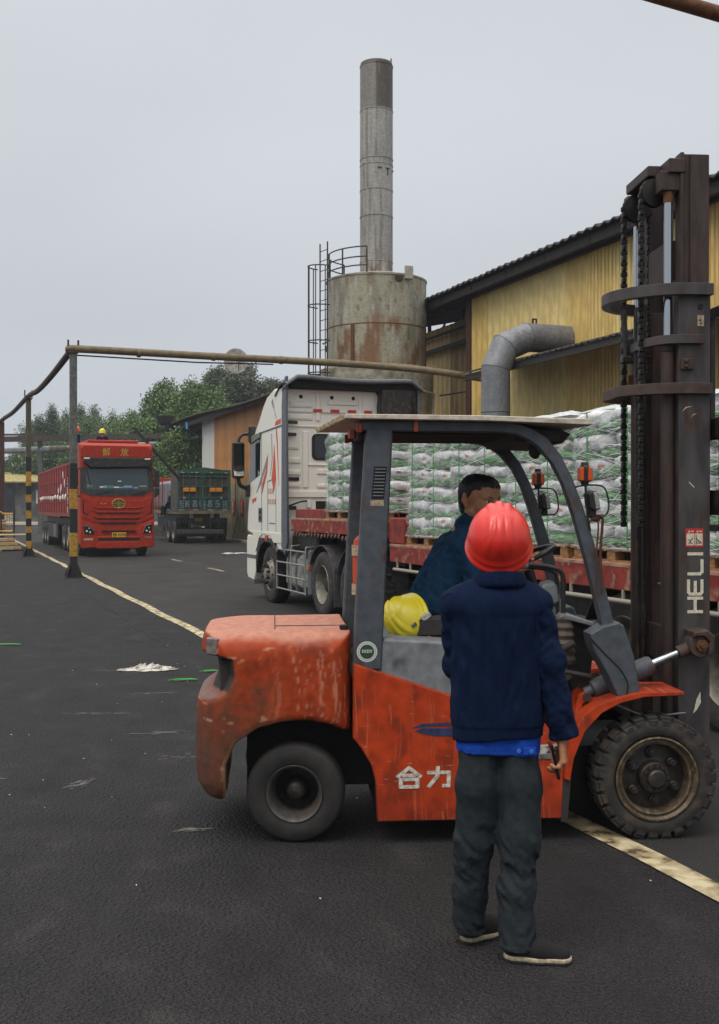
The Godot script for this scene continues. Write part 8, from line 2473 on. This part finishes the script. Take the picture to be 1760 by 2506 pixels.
func build_man() -> void:
	var o := thing("person", "standing person in dark blue work jacket and red hard hat, seen from behind", "person", Vector3(0.566, 0, -4.29))
	var wr := FastNoiseLite.new()
	wr.seed = 9; wr.frequency = 6.0; wr.fractal_octaves = 2
	var wr2 := FastNoiseLite.new()
	wr2.seed = 14; wr2.frequency = 11.0; wr2.fractal_octaves = 2
	var headT := Transform3D(Basis(Vector3.UP, -0.25) * Basis(Vector3.RIGHT, 0.42), Vector3(-0.016, 1.585, -0.012))
	# body
	var b := Sdf.new()
	b.K = 0.03
	b.chain([Vector3(-0.018, 1.50, 0.02), Vector3(-0.025, 1.36, 0.0), Vector3(-0.025, 0.95, -0.01)], [0.055, 0.06, 0.06])
	b.chain([Vector3(-0.15, 1.36, 0), Vector3(-0.172, 1.10, -0.06), Vector3(-0.08, 1.02, -0.27)], [0.045, 0.04, 0.028])
	b.chain([Vector3(0.11, 1.36, 0), Vector3(0.17, 1.14, 0.015), Vector3(0.228, 0.83, 0.02)], [0.045, 0.04, 0.026])
	b.chain([Vector3(-0.10, 0.9, 0), Vector3(-0.115, 0.48, -0.02), Vector3(-0.125, 0.07, -0.085)], [0.045, 0.046, 0.034])
	b.chain([Vector3(0.055, 0.9, 0), Vector3(0.058, 0.48, 0.03), Vector3(0.042, 0.07, 0.075)], [0.045, 0.05, 0.034])
	var hT := Transform3D(Basis(Vector3(0.25, 0, -0.97), Vector3(-0.06, 1, 0.0), Vector3(0.97, 0.06, 0.25)).orthonormalized() * Basis(Vector3.UP, PI), Vector3(0.228, 0.835, 0.02))
	var hl := Transform3D(Basis(Vector3.RIGHT, -1.3), Vector3(-0.075, 1.02, -0.28))
	put(joined([[b.mesh(0.014), Transform3D()], [head_sdf().mesh(0.0045), headT], [hand_sdf(-1.0, [0.55, 0.6, 0.4]).mesh(0.004), hT], [hand_sdf(1.0, [0.4, 0.5, 0.3]).mesh(0.005), hl]]), "body", "skin", o)
	put(joined([[hair_sdf().mesh(0.006), headT]]), "hair", "hair", o)
	add_eyes(o, headT)
	# jacket
	var j := Sdf.new()
	j.K = 0.045
	j.cap(Vector3(-0.102, 1.34, -0.01), Vector3(-0.096, 0.76, -0.01), 0.114, 0.106)
	j.cap(Vector3(0.055, 1.34, -0.01), Vector3(0.058, 0.76, -0.01), 0.110, 0.104)
	j.cap(Vector3(-0.02, 1.36, 0.02), Vector3(-0.02, 0.76, -0.005), 0.10, 0.104)
	j.cap(Vector3(-0.05, 1.425, 0.0), Vector3(-0.188, 1.365, 0.0), 0.055, 0.064)
	j.cap(Vector3(0.01, 1.425, 0.0), Vector3(0.130, 1.368, 0.0), 0.055, 0.064)
	j.extra = func(p: Vector3, f: float) -> float:
		var fold := 0.020 * (absf(wr.get_noise_3d(p.x * 1.5 + p.y * 0.55, p.y * 0.5 - p.x * 0.5, p.z)) - 0.2) + 0.010 * (absf(wr2.get_noise_3d(p.x + p.y * 0.5, p.y * 0.8 + p.x, p.z)) - 0.2)
		fold = 0.017 * (absf(wr.get_noise_3d(p.x * 2.0 + p.y * 0.25, p.y * 0.4, p.z * 1.5 + 3.0)) - 0.2) + 0.012 * (absf(wr2.get_noise_3d(p.x * 1.1 + absf(p.x + 0.02) * p.y, p.y * 0.5 - absf(p.x + 0.02) * 0.8, p.z)) - 0.2)
		f += fold * (0.35 + 0.65 * smoothstep(1.42, 1.25, p.y)) * smoothstep(0.84, 0.93, p.y)
		f += 0.0035 * smoothstep(0.892, 0.888, p.y)
		if p.z > -0.02: f += 0.0016 * smoothstep(1.338, 1.333, p.y + 0.03 * absf(p.x + 0.02))
		# pleats down from the yoke
		if p.z > 0.0:
			for x in [-0.13, 0.105]:
				f += 0.007 * exp(-pow((p.x - x - 0.015 * sin(p.y * 5.0)) / 0.008, 2.0)) * smoothstep(0.93, 1.05, p.y) * smoothstep(1.335, 1.30, p.y)
		return maxf(f, 0.838 - p.y + 0.012 * sin(p.x * 9.0 + 1.0))
	j.margin = 0.03
	var sl := Sdf.new()
	sl.K = 0.03
	sl.chain([Vector3(0.122, 1.365, 0.0), Vector3(0.174, 1.14, 0.015), Vector3(0.246, 0.82, 0.02)], [0.066, 0.062, 0.064])
	sl.extra = func(p: Vector3, f: float) -> float:
		f += 0.022 * (absf(wr.get_noise_3d(p.x, p.y * 1.2 + p.x * 1.5, p.z)) - 0.2) + 0.010 * (absf(wr2.get_noise_3d(p.x, p.y * 1.4 - p.x, p.z)) - 0.2)
		var t := p.y - 0.25 * p.x
		f += 0.004 * smoothstep(0.852, 0.847, t)
		return maxf(f, 0.785 - t)
	sl.margin = 0.03
	var sr := Sdf.new()
	sr.K = 0.03
	sr.chain([Vector3(-0.186, 1.365, 0.0), Vector3(-0.174, 1.11, -0.06), Vector3(-0.085, 1.03, -0.24)], [0.066, 0.055, 0.052])
	sr.extra = func(p: Vector3, f: float) -> float:
		return maxf(f + 0.022 * (absf(wr.get_noise_3d(p.x, p.y * 1.5, p.z)) - 0.2), -0.24 - p.z)
	sr.margin = 0.03
	var jk := put(joined([[j.mesh(0.011), Transform3D()], [sl.mesh(0.010), Transform3D()], [sr.mesh(0.012), Transform3D()]]), "jacket", "jacket_blue", o)
	var co := Sdf.new()
	co.K = 0.02
	for i in 20:
		var a0 := TAU * i / 20; var a1 := TAU * (i + 1) / 20
		for h in 4:
			var r := 0.082 + 0.012 * (3 - h) / 3.0
			var dy := 0.012 * h
			co.cap(Vector3(-0.016 + cos(a0) * r, 1.438 + dy + 0.012 * sin(a0), 0.0 + sin(a0) * r), Vector3(-0.016 + cos(a1) * r, 1.438 + dy + 0.012 * sin(a1), sin(a1) * r), 0.010)
	put(co.mesh(0.007), "collar", "jacket_blue", jk)
	# shirt hem under the jacket
	var sh := Sdf.new()
	sh.K = 0.02
	sh.cap(Vector3(-0.02, 0.95, -0.01), Vector3(-0.02, 0.72, -0.01), 0.088, 0.090)
	sh.cap(Vector3(-0.098, 0.95, -0.01), Vector3(-0.096, 0.72, -0.01), 0.088, 0.090)
	sh.cap(Vector3(0.058, 0.95, -0.01), Vector3(0.056, 0.72, -0.01), 0.088, 0.090)
	sh.cuts = [[Vector3(0, 0.779, 0), Vector3(-0.05, -1, 0)], [Vector3(0, 0.9, 0), Vector3.UP]]
	sh.extra = func(p: Vector3, f: float) -> float:
		return f + 0.004 * wr2.get_noise_3d(p.x * 1.4, p.y, p.z) + 0.002 * smoothstep(0.806, 0.802, p.y)
	sh.margin = 0.02
	var hem := put(sh.mesh(0.010), "shirt_hem", "shirt_blue", o)
	var m := MB.new()
	m.box(Vector3(0.089, 0.806, 0.084), Vector3(0.05, 0.03, 0.006), 0.003)
	put(m, "tab", "shirt_blue", hem)
	for x in [0.048, 0.096]:
		m = MB.new().lathe(pv([0.004, 0.0, 0.009, 0.0, 0.009, 0.003, 0.006, 0.004, 0.0, 0.003]), 14, axis_z(Vector3(x, 0.806, 0.0875 if x > 0.06 else 0.082)))
		put(m, "button", "button_blue", hem)
	# trousers
	var t := Sdf.new()
	t.K = 0.035
	t.chain([Vector3(-0.098, 0.80, -0.01), Vector3(-0.102, 0.66, -0.01), Vector3(-0.117, 0.42, -0.02), Vector3(-0.124, 0.22, -0.055), Vector3(-0.128, 0.02, -0.085)], [0.078, 0.084, 0.073, 0.066, 0.068])
	t.chain([Vector3(0.055, 0.80, -0.01), Vector3(0.060, 0.66, 0.0), Vector3(0.062, 0.46, 0.03), Vector3(0.044, 0.26, 0.05), Vector3(0.044, 0.02, 0.075)], [0.078, 0.086, 0.078, 0.067, 0.074])
	t.extra = func(p: Vector3, f: float) -> float:
		var kn := exp(-pow((p.y - 0.33) / 0.12, 2.0)) + exp(-pow((p.y - 0.06) / 0.07, 2.0)) + 0.35
		f += 0.024 * kn * (absf(wr.get_noise_3d(p.x * 1.3 + 2.0, p.y * 1.5 + p.x * 1.6, p.z * 1.3 + p.y * 0.5)) - 0.18)
		f += 0.004 * kn * wr.get_noise_3d(p.x * 1.2 + 5.0, p.y * 1.7 + p.x * 1.3, p.z * 1.2)
		f += 0.003 * kn * wr2.get_noise_3d(p.x, p.y * 1.8 - p.x * 1.4, p.z)
		f += 0.006 * wr.get_noise_3d(p.x * 2.0, p.y * 0.4, p.z * 2.0) * smoothstep(0.3, 0.5, p.y)
		# seat seam
		if p.z > 0.0: f += 0.006 * exp(-pow((p.x + 0.022) / 0.008, 2.0)) * smoothstep(0.5, 0.6, p.y)
		f += 0.003 * smoothstep(0.078, 0.074, p.y)
		return maxf(maxf(f, 0.045 - p.y), p.y - 0.80)
	t.margin = 0.035
	put(t.mesh(0.010), "trousers", "trousers_grey", o)
	shoe(o, Transform3D(Basis(Vector3.UP, -PI / 2 - 0.16), Vector3(-0.005, 0, 0.075)))
	shoe(o, Transform3D(Basis(Vector3.UP, -PI / 2 + 0.62), Vector3(-0.15, 0, -0.075)))
	# hard hat and the phone in the hand
	var hb := Basis(Vector3.UP, -0.10) * Basis(Vector3.RIGHT, 0.70) * Basis().scaled(Vector3.ONE * 1.03)
	put(joined_mb(helmet_mesh(0.05), Transform3D(hb, Vector3(-0.017, 1.622, -0.008))), "hard_hat", "helmet_red", o)
	m = MB.new().box(Vector3(0.195, 0.755, 0.02), Vector3(0.012, 0.14, 0.065), 0.004, Basis(Vector3.BACK, 0.22))
	var ph := put(m, "phone", "phone_black", null)
	ph.position = o.position
	tag(ph, "black phone held in the hand of the person in the red hard hat", "phone")

func joined_mb(m: MB, T: Transform3D) -> ArrayMesh:
	var r := MB.new()
	for i in m.v.size():
		r.v.append(T * m.v[i]); r.n.append(T.basis.orthonormalized() * m.n[i]); r.uv.append(m.uv[i])
	return r.mesh()

func build_driver() -> void:
	var ps := deg_to_rad(4.5)
	var base := Vector3(0.80, 1.12, -0.6)
	var F := Transform3D(Basis(Vector3.UP, ps), Vector3(-0.3307, 0, -5.56))
	var o := thing("person", "black haired driver in dark blue short sleeves sitting in the forklift, head turned", "person", F * base, ps)
	var wr := FastNoiseLite.new()
	wr.seed = 21; wr.frequency = 7.0; wr.fractal_octaves = 2
	var fd := Vector3(0.56, -0.10, 0.82).normalized()
	var zz := -fd
	var xx := Vector3.UP.cross(zz).normalized()
	var headT := Transform3D(Basis(xx, zz.cross(xx), zz) * Basis().scaled(Vector3(1.2, 1.2, 1.2)), Vector3(1.055, 1.785, -0.55))
	var b := Sdf.new()
	b.K = 0.03
	b.chain([Vector3(1.03, 1.70, -0.58), Vector3(0.96, 1.56, -0.59), Vector3(0.80, 1.22, -0.6)], [0.056, 0.07, 0.09])
	b.chain([Vector3(0.97, 1.53, -0.41), Vector3(1.02, 1.31, -0.36), Vector3(1.22, 1.40, -0.43)], [0.04, 0.04, 0.028])
	b.chain([Vector3(1.0, 1.53, -0.77), Vector3(1.12, 1.33, -0.82), Vector3(1.27, 1.42, -0.73)], [0.04, 0.04, 0.028])
	b.chain([Vector3(0.82, 1.22, -0.5), Vector3(1.22, 1.13, -0.47), Vector3(1.26, 0.72, -0.46)], [0.07, 0.055, 0.04])
	b.chain([Vector3(0.82, 1.22, -0.7), Vector3(1.22, 1.13, -0.73), Vector3(1.26, 0.72, -0.73)], [0.07, 0.055, 0.04])
	var ha := Transform3D(Basis(Vector3.BACK, PI / 2 + 0.4), Vector3(1.22, 1.40, -0.43))
	var hb := Transform3D(Basis(Vector3.BACK, PI / 2 + 0.4), Vector3(1.27, 1.42, -0.73))
	put(joined([[b.mesh(0.016), Transform3D()], [head_sdf().mesh(0.0045), headT], [hand_sdf(1.0, [0.6, 0.7, 0.5]).mesh(0.005), ha], [hand_sdf(-1.0, [0.6, 0.7, 0.5]).mesh(0.005), hb]]), "body", "skin", o, -base)
	put(joined([[hair_sdf().mesh(0.006), headT]]), "hair", "hair", o, -base)
	add_eyes(o, Transform3D(Basis(), -base) * headT)
	var s := Sdf.new()
	s.K = 0.06
	s.cap(Vector3(0.955, 1.49, -0.50), Vector3(0.80, 1.16, -0.50), 0.112, 0.118)
	s.cap(Vector3(0.965, 1.49, -0.68), Vector3(0.80, 1.16, -0.70), 0.112, 0.118)
	s.cap(Vector3(0.90, 1.50, -0.59), Vector3(0.76, 1.24, -0.6), 0.10, 0.10)
	s.cap(Vector3(0.99, 1.60, -0.54), Vector3(0.965, 1.54, -0.41), 0.066, 0.078)
	s.cap(Vector3(1.0, 1.60, -0.64), Vector3(0.995, 1.54, -0.77), 0.066, 0.078)
	s.cap(Vector3(0.965, 1.54, -0.405), Vector3(1.025, 1.28, -0.36), 0.078, 0.072)
	s.cap(Vector3(0.995, 1.54, -0.775), Vector3(1.11, 1.33, -0.82), 0.078, 0.072)
	s.cap(Vector3(1.02, 1.665, -0.52), Vector3(1.0, 1.655, -0.65), 0.030, 0.030)
	s.cap(Vector3(1.0, 1.665, -0.56), Vector3(0.985, 1.655, -0.60), 0.045, 0.045)
	s.extra = func(p: Vector3, f: float) -> float:
		f += 0.026 * (absf(wr.get_noise_3d(p.x * 1.3 + p.y * 0.8, p.y * 0.7, p.z * 1.2)) - 0.2)
		f += 0.004 * wr.get_noise_3d(p.x * 3.0, p.y * 3.0 + p.x * 3.0, p.z * 3.0)
		if p.z > -0.45 and p.x > 0.92: f = maxf(f, 1.325 - p.y + (p.x - 1.0) * 0.15)
		return maxf(f, 1.15 - p.y)
	s.margin = 0.04
	put(s.mesh(0.012), "shirt", "shirt_navy", o, -base)
	var t := Sdf.new()
	t.K = 0.05
	t.chain([Vector3(0.80, 1.21, -0.51), Vector3(1.22, 1.14, -0.47), Vector3(1.27, 0.76, -0.46)], [0.105, 0.075, 0.06])
	t.chain([Vector3(0.80, 1.21, -0.69), Vector3(1.22, 1.14, -0.73), Vector3(1.27, 0.76, -0.73)], [0.105, 0.075, 0.06])
	t.extra = func(p: Vector3, f: float) -> float: return f + 0.008 * wr.get_noise_3d(p.x, p.y * 1.5, p.z)
	t.margin = 0.03
	put(t.mesh(0.015), "trousers", "trousers_grey", o, -base)
	for z in [-0.46, -0.73]: shoe(o, Transform3D(Basis(Vector3.UP, -PI / 2), Vector3(1.23, 0.67, z) - base))
	# yellow hard hat lying on the hood
	var hy := Vector3(-0.80, 0.10, 0.60).normalized()
	var hz := Vector3(-0.45, 0.72, -0.4)
	hz = (hz - hy * hz.dot(hy)).normalized()
	var hT := Transform3D(Basis(hy.cross(hz), hy, hz), Vector3.ZERO)
	var hp := F * Vector3(0.62, 1.135, -0.36)
	var hh := put(joined_mb(helmet_mesh(0.04), hT), "hard_hat", "helmet_yellow")
	hh.position = hp
	tag(hh, "yellow hard hat lying on its side on the forklift hood behind the seat", "hard hat")
	var m := MB.new()
	for i in 6:
		var dv := Vector3(-0.75 + 0.02 * i, 0.62, -0.35 + 0.13 * i).normalized()
		m.ball(hT * (dv * Vector3(0.117, 0.126, 0.135)), Vector3.ONE * 0.0045, 6)
	put(m, "vent_holes", "black", hh)
	m = MB.new().box(hT * Vector3(-0.075, 0.045, -0.095), Vector3(0.03, 0.02, 0.02), 0.004, Basis(Vector3.BACK, 0.7))
	put(m, "grey_badge", "bare_metal", hh)

func far_person(label: String, at: Vector3, turn: float, hat: String, top: String, sitting := false) -> void:
	var o := thing("person", label, "person", at, turn)
	var b := Sdf.new()
	b.K = 0.03
	var h := 0.0 if not sitting else -0.42
	b.cap(Vector3(0, 1.60 + h, 0), Vector3(0, 1.63 + h, 0), 0.09, 0.09)
	b.cap(Vector3(0, 1.55 + h, -0.03), Vector3(0, 1.52 + h, -0.05), 0.055, 0.05)
	b.cap(Vector3(0, 1.5 + h, 0), Vector3(0, 1.2 + h, 0), 0.06, 0.10)
	for k in [-1.0, 1.0]:
		b.chain([Vector3(0.17 * k, 1.4 + h, 0), Vector3(0.23 * k, 1.14 + h, -0.03), Vector3(0.18 * k, 1.0 + h, -0.22)], [0.045, 0.04, 0.03])
		b.cap(Vector3(0.18 * k, 1.0 + h, -0.22), Vector3(0.17 * k, 0.97 + h, -0.30), 0.035, 0.028)
		if sitting: b.chain([Vector3(0.1 * k, 0.5, 0), Vector3(0.13 * k, 0.52, -0.4), Vector3(0.13 * k, 0.12, -0.45), Vector3(0.13 * k, 0.06, -0.58)], [0.07, 0.055, 0.04, 0.035])
		else: b.chain([Vector3(0.1 * k, 0.9, 0), Vector3(0.11 * k, 0.48, -0.01), Vector3(0.11 * k, 0.08, 0.02), Vector3(0.11 * k, 0.05, -0.14)], [0.075, 0.055, 0.042, 0.035])
	put(b.mesh(0.03), "body", "skin", o)
	var j := Sdf.new()
	j.K = 0.06
	j.cap(Vector3(-0.08, 1.38 + h, 0), Vector3(-0.07, 0.92 + h, 0), 0.11, 0.11)
	j.cap(Vector3(0.08, 1.38 + h, 0), Vector3(0.07, 0.92 + h, 0), 0.11, 0.11)
	for k in [-1.0, 1.0]: j.chain([Vector3(0.16 * k, 1.4 + h, 0), Vector3(0.23 * k, 1.14 + h, -0.03), Vector3(0.18 * k, 1.0 + h, -0.2)], [0.07, 0.06, 0.05])
	put(j.mesh(0.03), "jacket", top, o)
	var t := Sdf.new()
	for k in [-1.0, 1.0]:
		if sitting: t.chain([Vector3(0.1 * k, 0.5, 0), Vector3(0.13 * k, 0.52, -0.4), Vector3(0.13 * k, 0.14, -0.45)], [0.09, 0.075, 0.06])
		else: t.chain([Vector3(0.09 * k, 0.9, 0), Vector3(0.11 * k, 0.48, -0.01), Vector3(0.11 * k, 0.12, 0.02)], [0.09, 0.075, 0.06])
	put(t.mesh(0.03), "trousers", "trousers_grey", o)
	if hat: put(joined_mb(helmet_mesh(0.05), Transform3D(Basis(), Vector3(0, 1.65 + h, 0))), "hard_hat", hat, o)
	else:
		var m := MB.new().ball(Vector3(0, 1.655 + h, 0.015), Vector3(0.098, 0.085, 0.10), 14)
		put(m, "hair", "hair", o)
